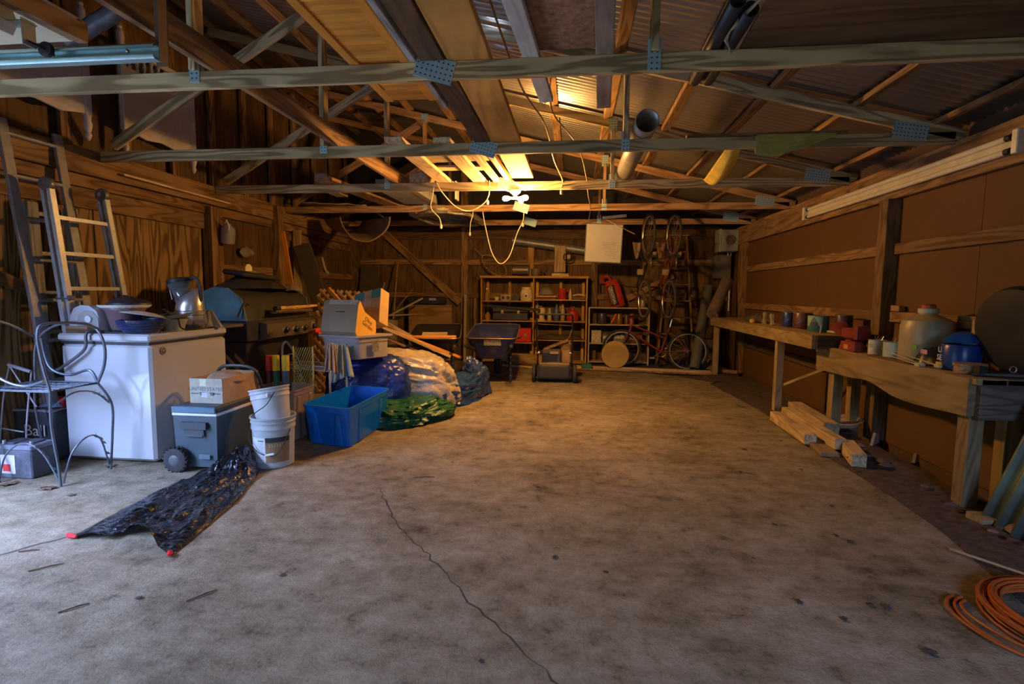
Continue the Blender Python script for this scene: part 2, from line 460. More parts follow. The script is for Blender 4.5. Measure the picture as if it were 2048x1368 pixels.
b.grid(soilfn2, 90, 44)
tag(b.obj('earth_strip', soil), 'dark littered soil along the foot of the back wall', 'soil', kind='stuff')

# ---------------------------------------------------------------- walls
TY = [2.85+1.52*i for i in range(5)]
def zr(x): return 3.11-.25*x      # underside of the top chords
# left wall
wl = thing('wall_left', 'tall left wall of plywood sheets, brown timber posts and header boards', 'wall', (-4.2,0,0), kind='structure')
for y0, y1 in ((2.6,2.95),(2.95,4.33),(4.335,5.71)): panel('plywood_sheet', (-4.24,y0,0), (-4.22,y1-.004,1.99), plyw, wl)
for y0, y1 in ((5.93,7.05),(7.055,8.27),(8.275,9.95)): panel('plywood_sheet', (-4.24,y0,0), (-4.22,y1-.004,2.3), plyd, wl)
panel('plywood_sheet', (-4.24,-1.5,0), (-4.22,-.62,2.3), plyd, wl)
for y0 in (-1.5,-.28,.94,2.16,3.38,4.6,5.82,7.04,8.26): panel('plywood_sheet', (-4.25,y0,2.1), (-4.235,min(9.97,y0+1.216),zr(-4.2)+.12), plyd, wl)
beam('post', (-4.16,5.82,0), (-4.16,5.82,2.24), .20, .12, brownw, wl, roll=R(90))
beam('post', (-4.15,7.14,0), (-4.15,7.14,2.46), .14, .13, brownw, wl)
beam('post', (-4.15,9.85,0), (-4.15,9.85,2.46), .14, .13, darkw, wl)
beam('post', (-4.15,2.68,0), (-4.15,2.68,2.24), .14, .13, darkw, wl)
beam('header_board', (-4.2,2.6,2.07), (-4.2,5.72,2.07), .03, .17, pineR, wl)
beam('header_board', (-4.19,-1.5,2.21), (-4.19,9.9,2.21), .035, .10, brownw, wl)
beam('header_board', (-4.17,-1.5,2.375), (-4.17,9.9,2.375), .045, .215, pineR, wl)
beam('girt', (-4.2,5.95,1.55), (-4.2,9.9,1.55), .038, .10, brownw, wl)
beam('girt', (-4.2,7.2,2.08), (-4.2,9.9,2.08), .038, .11, brownw, wl)
beam('girt', (-4.2,5.95,.9), (-4.2,9.9,.9), .038, .10, brownw, wl)
beam('brace', (-4.19,2.9,1.62), (-4.19,5.0,.75), .03, .09, brownw, wl)
for y in [2.85+.61*i for i in range(12)]: beam('stud', (-4.18,y,2.48), (-4.18,y,zr(-4.2)), .04, .09, brownw, wl)
# right wall
wr = thing('wall_right', 'right wall of brown hardboard sheets with posts, girts and a heavy top plate', 'wall', (2.78,0,0), kind='structure')
for i in range(10):
    y0 = -2.0+1.22*i
    panel('hardboard_sheet', (2.782,max(-1.5,y0),0), (2.79,min(9.96,y0+1.217),2.42), hardb, wr)
rwt = wood('right_wall_timber', (.27,.165,.08), (.145,.083,.038), .9, rings=.4)
beam('top_plate', (2.74,-1.5,2.255), (2.74,9.93,2.255), .04, .25, rwt, wr)
beam('top_plate', (2.78,-1.5,2.40), (2.78,9.93,2.40), .09, .04, pineR, wr)
for y in (5.12, 2.3, 9.2): beam('post', (2.725,y,0), (2.725,y,2.13), .11, .14, rwt, wr, roll=R(0))
for a, c in ((-1.5,2.2),(2.4,5.04),(5.2,9.1)):
    beam('girt', (2.762,a,1.70), (2.762,c,1.70), .038, .092, rwt, wr)
    beam('girt', (2.762,a,1.115), (2.762,c,1.115), .038, .09, rwt, wr)
    beam('girt', (2.762,a,.50), (2.762,c,.50), .038, .09, darkw, wr)
beam('block', (2.74,4.86,1.19), (2.74,4.98,1.19), .05, .05, pineR, wr)
# back wall
wb = thing('wall_back', 'dark board back wall with horizontal girts and a diagonal brace', 'wall', (0,9.95,0), kind='structure')
for i in range(6):
    x0 = -4.24+1.17*i
    panel('wall_sheet', (x0,9.96,0), (x0+1.165,9.975,2.5), backb, wb)
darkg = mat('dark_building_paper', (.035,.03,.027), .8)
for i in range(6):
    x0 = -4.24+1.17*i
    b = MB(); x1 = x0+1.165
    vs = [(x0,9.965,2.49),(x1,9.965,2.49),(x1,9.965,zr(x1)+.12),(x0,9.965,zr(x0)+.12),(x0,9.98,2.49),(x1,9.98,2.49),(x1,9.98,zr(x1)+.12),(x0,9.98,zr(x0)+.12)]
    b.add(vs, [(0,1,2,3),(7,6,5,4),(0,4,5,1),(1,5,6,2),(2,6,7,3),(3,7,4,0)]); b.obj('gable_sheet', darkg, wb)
beam('tie_board', (-4.1,9.93,2.38), (2.7,9.93,2.38), .04, .22, backb, wb)
beam('girt', (-4.1,9.935,1.85), (2.7,9.935,1.85), .04, .10, brownw, wb)
beam('girt', (-4.1,9.935,1.23), (2.7,9.935,1.23), .04, .10, brownw, wb)
beam('girt', (-4.1,9.935,.55), (2.7,9.935,.55), .04, .10, darkw, wb)
beam('brace', (-3.66,9.89,2.46), (-2.13,9.89,1.09), .04, .14, brownw, wb)
beam('brace', (.95,9.89,1.2), (1.75,9.89,1.62), .04, .10, brownw, wb)
for x in (-2.05, .35, 2.55): beam('post', (x,9.93,0), (x,9.93,zr(x)), .12, .09, brownw if x < 0 else darkw, wb)
skin = mat('outer_sheathing', (.10,.06,.035), .9)
def skinbox(par, lo, hi):
    lo, hi = Vector(lo), Vector(hi); b = MB(); b.box((lo+hi)/2, hi-lo); b.obj('outer_sheathing', skin, par, smooth=False)
skinbox(wl, (-4.30,2.56,-.2), (-4.255,10.05,2.2)); skinbox(wl, (-4.30,-1.6,-.2), (-4.255,-.62,2.2)); skinbox(wl, (-4.30,-1.6,2.1), (-4.255,10.05,4.5))
skinbox(wr, (2.80,-1.6,-.2), (2.84,10.05,2.42)); skinbox(wr, (2.83,-1.6,2.3), (2.87,10.05,2.60)); skinbox(wb, (-4.3,10.0,-.2), (2.87,10.05,4.5))
# front wall behind the photographer; its doorway is added for fill light
wf = thing('wall_front', 'plain plywood wall behind the viewer', 'wall', (0,-1.5,0), kind='structure')
for i in range(6):
    x0 = -4.24+1.17*i; x1 = x0+1.165
    if i == 4: panel('wall_sheet', (x0,-1.52,0), (1.0,-1.50,zr(x0)+.1), plyd, wf); panel('wall_sheet', (1.0,-1.52,2.0), (1.9,-1.50,zr(1.0)+.1), plyd, wf)
    else: panel('wall_sheet', (x0 if i < 5 else 1.9,-1.52,0), (x1,-1.50,zr(x0)+.1), plyd, wf)
skinbox(wf, (-4.3,-1.6,-.2), (1.0,-1.55,4.5)); skinbox(wf, (1.9,-1.6,-.2), (2.87,-1.55,4.5)); skinbox(wf, (1.0,-1.6,2.0), (1.9,-1.55,4.5))

# ---------------------------------------------------------------- roof
roof = thing('ceiling', 'single pitch corrugated steel roof on timber purlins', 'roof', (0,0,3.2), kind='structure')
b = MB(); NW = 12; PW = .076
def corr(u, v):
    y = u*NW*PW; x = -4.6+v*7.75
    return (x, y, zr(x)+.145+.012*math.sin(2*math.pi*y/PW))
b.grid(corr, NW*8, 1)
sheet_me = b.mesh('roof_sheet'); sheet_me.materials.append(roofm)
sheet_me.polygons.foreach_set('use_smooth', [True]*len(sheet_me.polygons))
def torn_sheet(y0, y1):
    # the same sheet with a small torn gap that lets the sky through
    b = MB(); nu, nv = NW*8, 62; b.grid(corr, nu, nv); keep = []
    for f in b.f:
        cx = sum(b.v[i][0] for i in f)/4; cy = sum(b.v[i][1] for i in f)/4
        if not (-.74 < cx < -.60 and y0 < cy < y1): keep.append(f)
    b.f = keep; me = b.mesh('roof_sheet'); me.materials.append(roofm); me.polygons.foreach_set('use_smooth', [True]*len(me.polygons)); return me
torn = {6: torn_sheet(.46,.485), 7: torn_sheet(.0,.028)}
for i in range(13):
    o = bpy.data.objects.new('roof_sheet', torn.get(i, sheet_me)); COL.objects.link(o)
    o.location = (0, -1.6+i*NW*PW, .0005*(i % 2)); attach(o, roof)
for x in (-4.1,-3.5,-2.9,-2.3,-1.7,-1.1,-.26,.31,.90,1.47,2.06,2.62):
    o = beam('purlin', (x,-1.5,zr(x)+.113), (x,9.95,zr(x)+.113), .09, .038, pineR, roof, roll=0)
    o.matrix_basis = o.matrix_basis @ Matrix.Rotation(math.atan(-.25), 4, 'X')

# ---------------------------------------------------------------- trusses
where = ['nearest roof truss of pale timber, crossing the whole top of the picture',
         'second roof truss from the front, with a yellow towel draped over it',
         'third roof truss from the front, carrying the bare bulb lamp holder',
         'fourth roof truss from the front, just behind the bare bulbs',
         'rearmost roof truss, above the whiteboard and hanging bikes']
def gusset(par, x, y, z, w, h, ang=0):
    b = MB(); b.rbox((0,0,0), (w,.004,h), .0012); o = b.obj('nail_plate', plate)
    o.matrix_basis = Matrix.Translation((x,y,z)) @ Matrix.Rotation(R(ang), 4, 'Y'); attach(o, par)
for i, y in enumerate(TY):
    t = thing('roof_truss', where[i], 'roof truss', (-.7,y,2.4), 'timber roof trusses')
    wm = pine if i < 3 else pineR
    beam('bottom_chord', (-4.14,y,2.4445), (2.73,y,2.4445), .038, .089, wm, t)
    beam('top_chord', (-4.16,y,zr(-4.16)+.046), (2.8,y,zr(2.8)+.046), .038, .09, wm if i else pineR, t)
    beam('web', (-2.09,y,2.489), (-2.09,y,zr(-2.09)-.004), .038, .089, wm, t)
    beam('web', (.37,y,2.489), (.37,y,zr(.37)-.012), .038, .089, wm, t)
    beam('web', (-4.02,y,2.54), (-2.17,y,3.58), .034, .09, wm, t)
    f = y-.0212
    gusset(t, -.745, f, 2.45, .21, .12, 17); gusset(t, .37, f, 2.475, .065, .15)
    gusset(t, -2.09, f, 2.49, .06, .12); gusset(t, 2.42, f, 2.50, .24, .12, 8)
    gusset(t, .37, f, zr(.37)+.03, .09, .15); gusset(t, -2.09, f, zr(-2.09)+.03, .1, .12)
b = MB(); b.grid(lambda u, v: (-4.29+u*40, -40+v*80, -.13), 2, 2)
tag(b.obj('ground', mat('subsoil', (.12,.09,.06), .95), smooth=False), 'bare ground under and around the building', 'ground', kind='structure')
# outdoor ground seen only as light through the open garage door
b = MB(); b.grid(lambda u, v: (-60+u*55.7, -40+v*80, -.13), 2, 2)
tag(b.obj('outside_ground', mat('gravel_outside', (.34,.32,.28), .9, var=.3), smooth=False), 'pale gravel drive outside the open garage door', 'gravel', kind='structure')

b = MB()
def light_block_hedge(u, v):  # unseen tree row added to cut off low-angle skylight
    y = -18+u*36; p = Vector((y*.8, v*6, 4))
    return (-7.6-1.2*v*v+.5*noise.noise(p)+.25*noise.noise(p*3), y, -.1+v*(3.6+.6*noise.noise(Vector((y*.5, 0, 2)))))
b.grid(light_block_hedge, 140, 16)
tag(b.obj('added_tree_row', mat('added_foliage', (.035,.075,.02), .8, var=.5, scale=4, bump=.6, bscale=9), solid=.6), 'unseen dark green trees added outside the garage door to block low skylight', 'trees', kind='stuff')
b = MB()
b.grid(lambda u, v: (-14+u*30, -9.5-1.2*v*v+.5*noise.noise(Vector((u*24, v*5, 9))), -.1+v*(3.0+.6*noise.noise(Vector((u*14, 0, 5))))), 120, 14)
tag(b.obj('added_tree_row', mat('added_foliage'), solid=.6), 'unseen dark green trees added to limit light through the doorway behind the viewer', 'trees', kind='stuff')  # unseen trees added to limit light from the fill doorway
# ---------------------------------------------------------------- lamp: bare bulbs on a porcelain holder under the third truss
lamp = thing('ceiling_lamp', 'porcelain lamp holder with three glowing bare bulbs on the third truss', 'lamp', (-.66,5.86,2.40))
porc = mat('porcelain', (.85,.82,.74), .25)
b = MB(); b.lathe([(.055,0),(.06,-.01),(.055,-.028),(.04,-.036),(.03,-.05),(0,-.05)], 20, Matrix.Translation((-.66,5.885,2.40))); b.obj('lamp_base', porc, lamp)
b = MB(); b.tube([(-.66,5.885,2.355),(-.66,5.885,2.30)], .018, 10); b.tube([(-.70,5.885,2.315),(-.61,5.885,2.315)], .016, 10)
b.tube([(-.64,5.885,2.31),(-.60,5.80,2.285)], .016, 10); b.obj('socket_splitter', white, lamp)
glow = bpy.data.materials.new('glowing_bulb'); t, bs = nt(glow)
bs.inputs['Base Color'].default_value = (1,.8,.5,1)
bs.inputs['Emission Color'].default_value = (1.0,.49,.125,1)
bs.inputs['Emission Strength'].default_value = 720.0
for p, d in (((-.71,5.885,2.315),(-1,0,-.05)), ((-.605,5.885,2.315),(1,0,.05)), ((-.60,5.80,2.285),(.35,-1,-.45))):
    p, d = Vector(p), Vector(d).normalized(); q = d.to_track_quat('Z', 'Y').to_matrix().to_4x4()
    b = MB(); b.lathe([(.012,0),(.016,.012),(.026,.035),(.029,.055),(.022,.08),(0,.09)], 10, Matrix.Translation(p) @ q); b.obj('bulb', glow, lamp)

# ---------------------------------------------------------------- timber and finds stored on the truss chords
def stock(name, label, cat, p0, p1, w, h, m, group=None):
    o = beam(name, p0, p1, w, h, m); return tag(o, label, cat, group)
orangew = wood('varnished_pine', (.80,.34,.055), (.58,.21,.03), .7, rings=.2, rough=.4, vary=.08)
ld = thing('louvred_door', 'orange varnished louvred door lying across the two nearest trusses', 'door', (-1.05,2.4,2.49))
lz = 2.508
for x in (-1.185,-.905): beam('stile', (x,1.15,lz), (x,3.40,lz), .05, .034, orangew, ld)
for y in (1.2,2.05,3.30): beam('rail', (-1.16,y,lz), (-.93,y,lz), .16 if y > 3 else .10, .03, orangew, ld)
sl = beam('slat', (-1.16,0,0), (-.93,0,0), .052, .008, orangew)
sl.matrix_basis = sl.matrix_basis @ Matrix.Rotation(R(-16), 4, 'X'); first = True
for k in range(54):
    y = 1.30+k*.0365
    if 1.98 < y < 2.13 or y > 3.2: continue
    o = sl if first else sl.copy()
    if not first: COL.objects.link(o)
    first = False
    o.location = (-1.045, y, lz); attach(o, ld)
stock('timber_strip', 'rough grey timber strip lying beside the louvred door overhead', 'timber', (-.86,1.4,2.535), (-.86,3.55,2.535), .035, .09, greyw)
stock('timber_beam', 'dark thick beam stored on the trusses between louvred door and orange plank', 'timber', (-.755,1.45,2.56), (-.755,4.6,2.56), .13, .14, darkw)
bigp = wood('orange_plank', (.64,.33,.085), (.44,.21,.045), .5, rings=.3)
stock('plank', 'long wide orange plank running overhead towards the bare bulbs', 'plank', (-.565,1.5,2.512), (-.565,5.72,2.512), .225, .042, bigp)
stock('plank', 'short pale splintered plank lying under the wide orange plank', 'plank', (-.73,3.2,2.52), (-.70,4.75,2.52), .05, .05, pineR)
stock('board', 'whitewashed grey board with a bent staple at its end, above the bulbs', 'board', (-.335,1.5,2.51), (-.20,3.5,2.51), .085, .036, wood('whitewashed_board', (.62,.62,.57), (.40,.38,.33), 1.2, rings=.15))
b = MB(); b.tube([(-.225,3.47,2.49),(-.22,3.48,2.465),(-.20,3.485,2.492)], .0025, 5); tag(b.obj('staple', steel), 'bent wire staple hanging from the whitewashed board', 'staple')
osb = mat('strand_board', (.30,.17,.10), .8, var=.5, scale=30, bump=.3, bscale=50)
stock('strand_board', 'reddish brown strand board sheet on the nearest truss', 'board', (-.09,1.4,2.545), (-.09,2.87,2.545), .34, .018, osb)
stock('board', 'brown square ended board overhead beside the strand board', 'board', (.06,1.5,2.51), (.165,3.64,2.51), .088, .036, wood('taupe_board', (.42,.33,.26), (.27,.2,.15), .9, rings=.25))
b = MB(); b.box((0,0,0), (1.25,1.5,.014)); o = b.obj('plywood_sheet', plyd, smooth=False); o.matrix_basis = rotm((1.37,2.16,2.5), 'Z', -3)
tag(o, 'big brown plywood sheet lying on the nearest truss at upper right', 'plywood')
stock('runner_beam', 'long brown runner board crossing the trusses at upper left', 'timber', (-1.985,1.7,2.56), (-1.985,7.6,2.56), .04, .14, brownw)
rb = MB(); 
for dx, dz in ((0,0),(.075,-.002)):
    n = 14; ring = [(.045*math.cos(2*math.pi*k/n), .032*math.sin(2*math.pi*k/n)) for k in range(n)]
    rb.tube([(.655+dx,2.45+dx,2.523+dz),(.66+dx,3.3,2.523+dz)], .033, 14, caps=False)
tag(rb.obj('roofing_roll', blk, solid=.004), 'two curled black roofing offcuts on the nearest truss beside the plywood', 'roofing')
rope = mat('frayed_rope', (.50,.48,.36), .9, var=.3, bump=.5)
b = MB(); b.tube([(.76,2.42,2.53),(.72,2.55,2.52),(.68,2.68,2.51),(.69,2.76,2.50),(.72,2.815,2.49)], [.004,.010,.015,.010,.003], 9); b.tube([(.72,2.815,2.49),(.73,2.83,2.47),(.745,2.84,2.465)], .005, 6)
tag(b.obj('rope_knot', rope), 'frayed pale rope knot hanging over the nearest truss', 'rope')
# metal duct on trusses two and three
duct = thing('stove_pipe', 'open round galvanised pipe resting on the second and third trusses', 'pipe', (.5,5.2,2.5))
b = MB(); b.tube([(.515,4.22,2.583),(.50,6.2,2.583)], .085, 24, caps=False); b.obj('pipe_shell', mat('stove_pipe_steel', (.42,.40,.36), .4, .7, var=.25), duct, solid=.003)
b = MB(); b.torus(.086, .004, 24, 6, rotm((.515,4.222,2.583), 'X', 90)); b.torus(.086, .003, 24, 6, rotm((.513,4.36,2.583), 'X', 90)); b.obj('pipe_bead', mat('stove_pipe_steel'), duct)
# towel over truss two
tw = mat('olive_towel', (.42,.40,.10), .95, var=.15, bump=.5, bscale=150)
b = MB()
def towel(u, v):
    x = 1.335+u*.62+.02*noise.noise(Vector((u*5, v*4, 1)))
    low = 2.335+.19*max(0, (u-.22))**1.3*1.0+.05*max(0, .22-u)*2
    if v < .25: q = v/.25; y, z = 4.395-.05*q, 2.495
    else: q = (v-.25)/.75; y, z = 4.345-.012*math.sin(q*3+u*7)*q, 2.495-(2.495-low)*q
    return (x-.06*u*(v), y+.006*noise.noise(Vector((u*9, v*9, 3))), z+.002+.008*noise.noise(Vector((u*6, v*5, 7)))*(v < .25))
b.grid(towel, 30, 20); tag(b.obj('towel', tw, solid=.006), 'frayed olive yellow towel draped over the second truss', 'towel')
stock('board', 'short brown board lying on the second truss beside the olive towel', 'board', (.84,4.42,2.507), (2.0,4.40,2.507), .05, .036, pineR)
yc = mat('yellow_cloth', (.70,.52,.08), .9, var=.2, bump=.4, bscale=90)
b = MB()
def strip(u, v):
    p = Vector((1.22,4.40,2.49)).lerp(Vector((1.30,5.86,2.495)), v); w = .035+.06*math.sin(math.pi*min(1, v*1.15))
    return (p.x+(u-.5)*w*2, p.y, p.z-.16*math.sin(math.pi*v)-.03*math.cos((u-.5)*6)*math.sin(math.pi*v))
b.grid(strip, 10, 22); tag(b.obj('cloth_strip', yc, solid=.005), 'bright yellow cloth strip slung between second and third trusses', 'cloth')
# loose boards on the second and third trusses near the lamp
i = 0
for (xa, xb, ya, yb, w, h, m, lab) in (
    (-1.46,-1.44,4.25,6.05,.15,.036,palew,'leftmost pale board laid from second to third truss, left of the bulbs'),
    (-1.08,-1.05,4.3,6.0,.14,.036,palew,'pale board with a knot, second from the left above the hanging cords'),
    (-.90,-.86,4.5,6.0,.06,.045,palew,'narrow glowing board beside the wide orange plank'),
    (-.76,-.72,4.6,6.1,.055,.045,orangew,'thin orange batten nearest the bare bulbs overhead')):
    stock('board', lab, 'board', (xa,ya,2.507), (xb,yb,2.507), w, h, m, 'boards stored above the lamp')
stock('board', 'wide splintered cross board lying on the pale boards overhead', 'board', (-1.52,5.0,2.537), (-.83,4.95,2.537), .30, .02, palew)
stock('board', 'second cross board lying on the pale boards, nearer the bulbs', 'board', (-1.5,5.4,2.537), (-.9,5.42,2.537), .16, .02, palew)
def cbox(name, label, lo, hi, m, rz=0):
    """open-topped or closed cardboard carton made of body and flaps"""
    lo, hi = Vector(lo), Vector(hi); c = (lo+hi)/2; t = thing(name, label, 'box', (c.x,c.y,lo.z))
    t.rotation_euler.z = 0
    b = MB(); b.rbox(c, hi-lo, .004); b.obj('carton_body', m, t)
    b = MB()
    for s in (-1, 1): b.rbox((c.x+s*(hi.x-lo.x)/4*1.02, c.y, hi.z+.003), ((hi.x-lo.x)/2-.004, hi.y-lo.y, .005), .001)
    b.obj('flap', m, t)
    if rz:
        t.rotation_euler.z = R(rz)
    return t
cbox('cardboard_box', 'dusty cardboard box stored on the trusses at upper left of the carpet', (-3.05,6.1,2.492), (-2.90,6.7,2.66), mat('dusty_card', (.36,.27,.18), .85))
cbox('cardboard_box', 'flat grey carton lying on the trusses behind the pale boards', (-2.35,6.2,2.492), (-1.9,7.3,2.60), mat('grey_card', (.30,.29,.27), .85))
cbox('cardboard_box', 'small printed box on the trusses left of the pale boards', (-1.86,5.95,2.492), (-1.66,6.3,2.62), mat('printed_card', (.34,.24,.15), .8, var=.5, scale=30))
stock('plank', 'dusty wide plank laid from third to fourth truss above the carpet', 'plank', (-2.75,5.7,2.51), (-2.55,7.6,2.51), .22, .036, brownw)
bundle('plastic_bag', 'sagging grey plastic bundle behind the fourth truss, right of the carpet', (-1.95,8.15,2.37), (.42,.72,.16), mat('grey_plastic_film', (.40,.36,.30), .35, var=.4), 5, 0, .15, .08, nu=50, nv=26, cat='bag')
stock('white_panel', 'small white board stuck upright on the trusses left of the lamp', 'board', (-1.55,7.0,2.49), (-1.55,7.0,2.72), .02, .17, white)
# carpet slung from the trusses
cp = mat('tan_carpet', (.34,.235,.14), .95, var=.15, bump=.4, bscale=160)
b = MB()
def carp(u, v):
    # u round the trough, v from the open end back to the wall
    a = R(188)+u*R(164); e = 1-.25*v
    c = Vector((-3.02-.72*v, 7.55+.9*v, 2.42+.05*v))
    r = .36*e
    return (c.x+math.cos(a)*r*1.05+.02*noise.noise(Vector((u*4, v*4, 2))), c.y+.10*math.cos(a)*v, c.z+math.sin(a)*r*1.15*(1-.3*v)+.06*(1-abs(u-.5)*2)*0+.015*noise.noise(Vector((u*5, v*5, 0))))
b.grid(carp, 28, 20); o = b.obj('carpet', cp, solid=.012); tag(o, 'tan carpet sagging like a trough below the trusses at left', 'carpet')
b = MB()
def carp2(u, v):
    return (-4.0+u*1.05+.05*v, 7.35+v*.75, 2.50+.05*math.sin(u*9+v)*v+.05*(1-u)+.02*noise.noise(Vector((u*6, v*6, 5)))-.10*max(0, u-.75)*3*v)
b.grid(carp2, 26, 14); tag(b.obj('canvas_sheet', mat('folded_canvas', (.36,.29,.20), .9, bump=.3, bscale=60), solid=.008), 'folded canvas lying on the trusses above the tan carpet', 'canvas')
# hanging cables
def cord(name, label, pts, r=.006, m=cable, plug=None, cat='cord', group=None):
    P = [Vector(p) for p in pts]; Q = []
    for i in range(len(P)-1):
        a, c, d, e = P[max(i-1,0)], P[i], P[i+1], P[min(i+2,len(P)-1)]
        for k in range(6):
            s = k/6; Q.append(.5*((2*c)+(d-a)*s+(2*a-5*c+4*d-e)*s*s+(3*c-a-3*d+e)*s**3))
    Q.append(P[-1])
    t = thing(name, label, cat, P[0], group)
    b = MB(); b.tube(Q, r, 7); b.obj('cable', m, t)
    for q in plug or []:
        b = MB(); b.lathe([(.006,.02),(.014,.01),(.016,-.012),(.012,-.03),(0,-.032)], 10, Matrix.Translation(q)); b.obj('plug', m, t)
    return t
cord('hanging_cord', 'leftmost pale cord with a plug hanging below the third truss', [(-1.55,5.86,2.49),(-1.56,5.83,2.35),(-1.60,5.9,2.22),(-1.52,5.95,2.12),(-1.50,5.95,2.04)], plug=[(-1.50,5.95,2.03)])
cord('hanging_cord', 'pale cord looped in a shallow curve between third truss and bulbs', [(-1.53,5.86,2.49),(-1.46,5.84,2.38),(-1.33,5.95,2.24),(-1.18,6.0,2.20),(-1.02,5.95,2.27),(-.95,5.9,2.36),(-.94,5.86,2.50)], plug=[(-.965,5.9,2.28)])
cord('hanging_cord', 'short thin cord with a socket hanging in the middle of the loop', [(-1.42,7.39,2.42),(-1.41,7.38,2.36),(-1.44,7.37,2.25),(-1.45,7.37,2.12)], .005, plug=[(-1.45,7.37,2.10)])
cord('hanging_cord', 'long cord drooping in a deep loop left of the bare bulbs', [(-1.28,7.42,2.40),(-1.24,7.4,2.2),(-1.15,7.4,1.85),(-1.03,7.4,1.69),(-.90,7.4,1.80),(-.80,7.4,2.10),(-.72,7.4,2.27),(-.71,7.40,2.40)], .007, plug=[(-.72,7.39,2.22)])
cord('overhead_wire', 'brown wire running down from the roof to a socket at the third truss', [(-.50,2.7,2.90),(-.47,3.3,2.85),(-.42,4.2,2.83),(-.27,4.6,2.69),(-.22,5.3,2.57),(-.15,5.84,2.49),(-.16,5.84,2.40)], .007, mat('tan_wire', (.50,.37,.22), .5), plug=[(-.16,5.84,2.37)])
cord('overhead_wire', 'second brown wire hanging from a purlin towards the whiteboard', [(-.24,4.8,3.2),(-.22,4.8,2.86),(0,4.8,2.57),(.10,5.8,2.50),(.13,6.2,2.40),(.19,7.38,2.42),(.2,8.8,2.45)], .006, mat('tan_wire'))

# ---------------------------------------------------------------- overhead garage door and its track
gd = thing('overhead_door', 'open cream sectional garage door parked overhead at upper left', 'garage door', (-3.05,.7,2.28))
for k in range(4):
    x1 = -2.02-k*.52; b = MB(); b.rbox((x1-.26, .72, 2.305), (.515,2.64,.03), .004); b.obj('door_section', cream, gd)
beam('door_stile', (-2.0,-.6,2.325), (-2.0,2.06,2.325), .045, .07, brownw, gd)
beam('door_rail', (-4.08,2.045,2.345), (-1.98,2.045,2.345), .04, .05, brownw, gd)
teal = mat('track_daylit_steel', (.42,.60,.58), .35, .55, var=.12)  # galvanised steel; teal base colour stands in for reflected daylight
for y, lab in ((1.87,'steel door track coloured blue green for reflected daylight, crossing the upper left corner'), (-.62,'matching door track on the near side of the open door')):
    tr = thing('door_track', lab, 'track', (-2.8,y,2.14))
    b = MB(); b.prism([(-.012,-.028),(.02,-.028),(.026,-.018),(.026,-.014),(.016,-.020),(-.008,-.020),(-.008,.022),(.010,.022),(.018,.017),(.018,.013),(.024,.013),(.024,.02),(.014,.029),(-.012,.029)], -4.12, -1.52, Matrix(((0,0,1,0),(-1,0,0,y),(0,1,0,2.155),(0,0,0,1))))
    b.obj('rail', teal, tr)
    b = MB(); b.box((-1.52,y+.022,2.78), (.05,.004,1.33)); b.box((-1.497,y,2.78), (.004,.045,1.33)); b.obj('hanger', mat('hanger_iron', (.22,.15,.10), .6, .5), tr)
    b = MB()
    for k in range(5): b.lathe([(.006,0),(.006,.006),(0,.007)], 8, rotm((-1.62-.3*k,y-.021,2.155), 'X', 90))
    b.obj('bolt', steel, tr)
rl = thing('door_roller', 'black roller and bracket joining the cream door to its track', 'roller', (-2.03,1.8,2.2))
b = MB(); b.prism([(-.06,0),(.03,0),(.05,.05),(.03,.10),(-.06,.10)], 0, .004, Matrix(((0,0,1,-2.02),(1,0,0,1.76),(0,1,0,2.20),(0,0,0,1)))); b.box((-2.0,1.80,2.245), (.09,.05,.004)); b.box((-1.965,1.80,2.21), (.004,.05,.09)); b.obj('bracket', galv, rl)
b = MB(); b.lathe([(.010,-.008),(.026,-.008),(.028,0),(.026,.008),(.010,.008)], 16, rotm((-1.93,1.83,2.165), 'X', 90)); b.tube([(-1.93,1.76,2.165),(-1.93,1.85,2.165)], .006, 8); b.obj('wheel', blk, rl)
b = MB(); b.tube([(-3.22,3.2,2.86),(-2.35,3.2,3.26)], .052, 16); tag(b.obj('drain_pipe', mat('grey_black_pipe', (.07,.07,.075), .4, var=.6, scale=25)), 'dark pipe propped diagonally behind the open cream door', 'pipe')

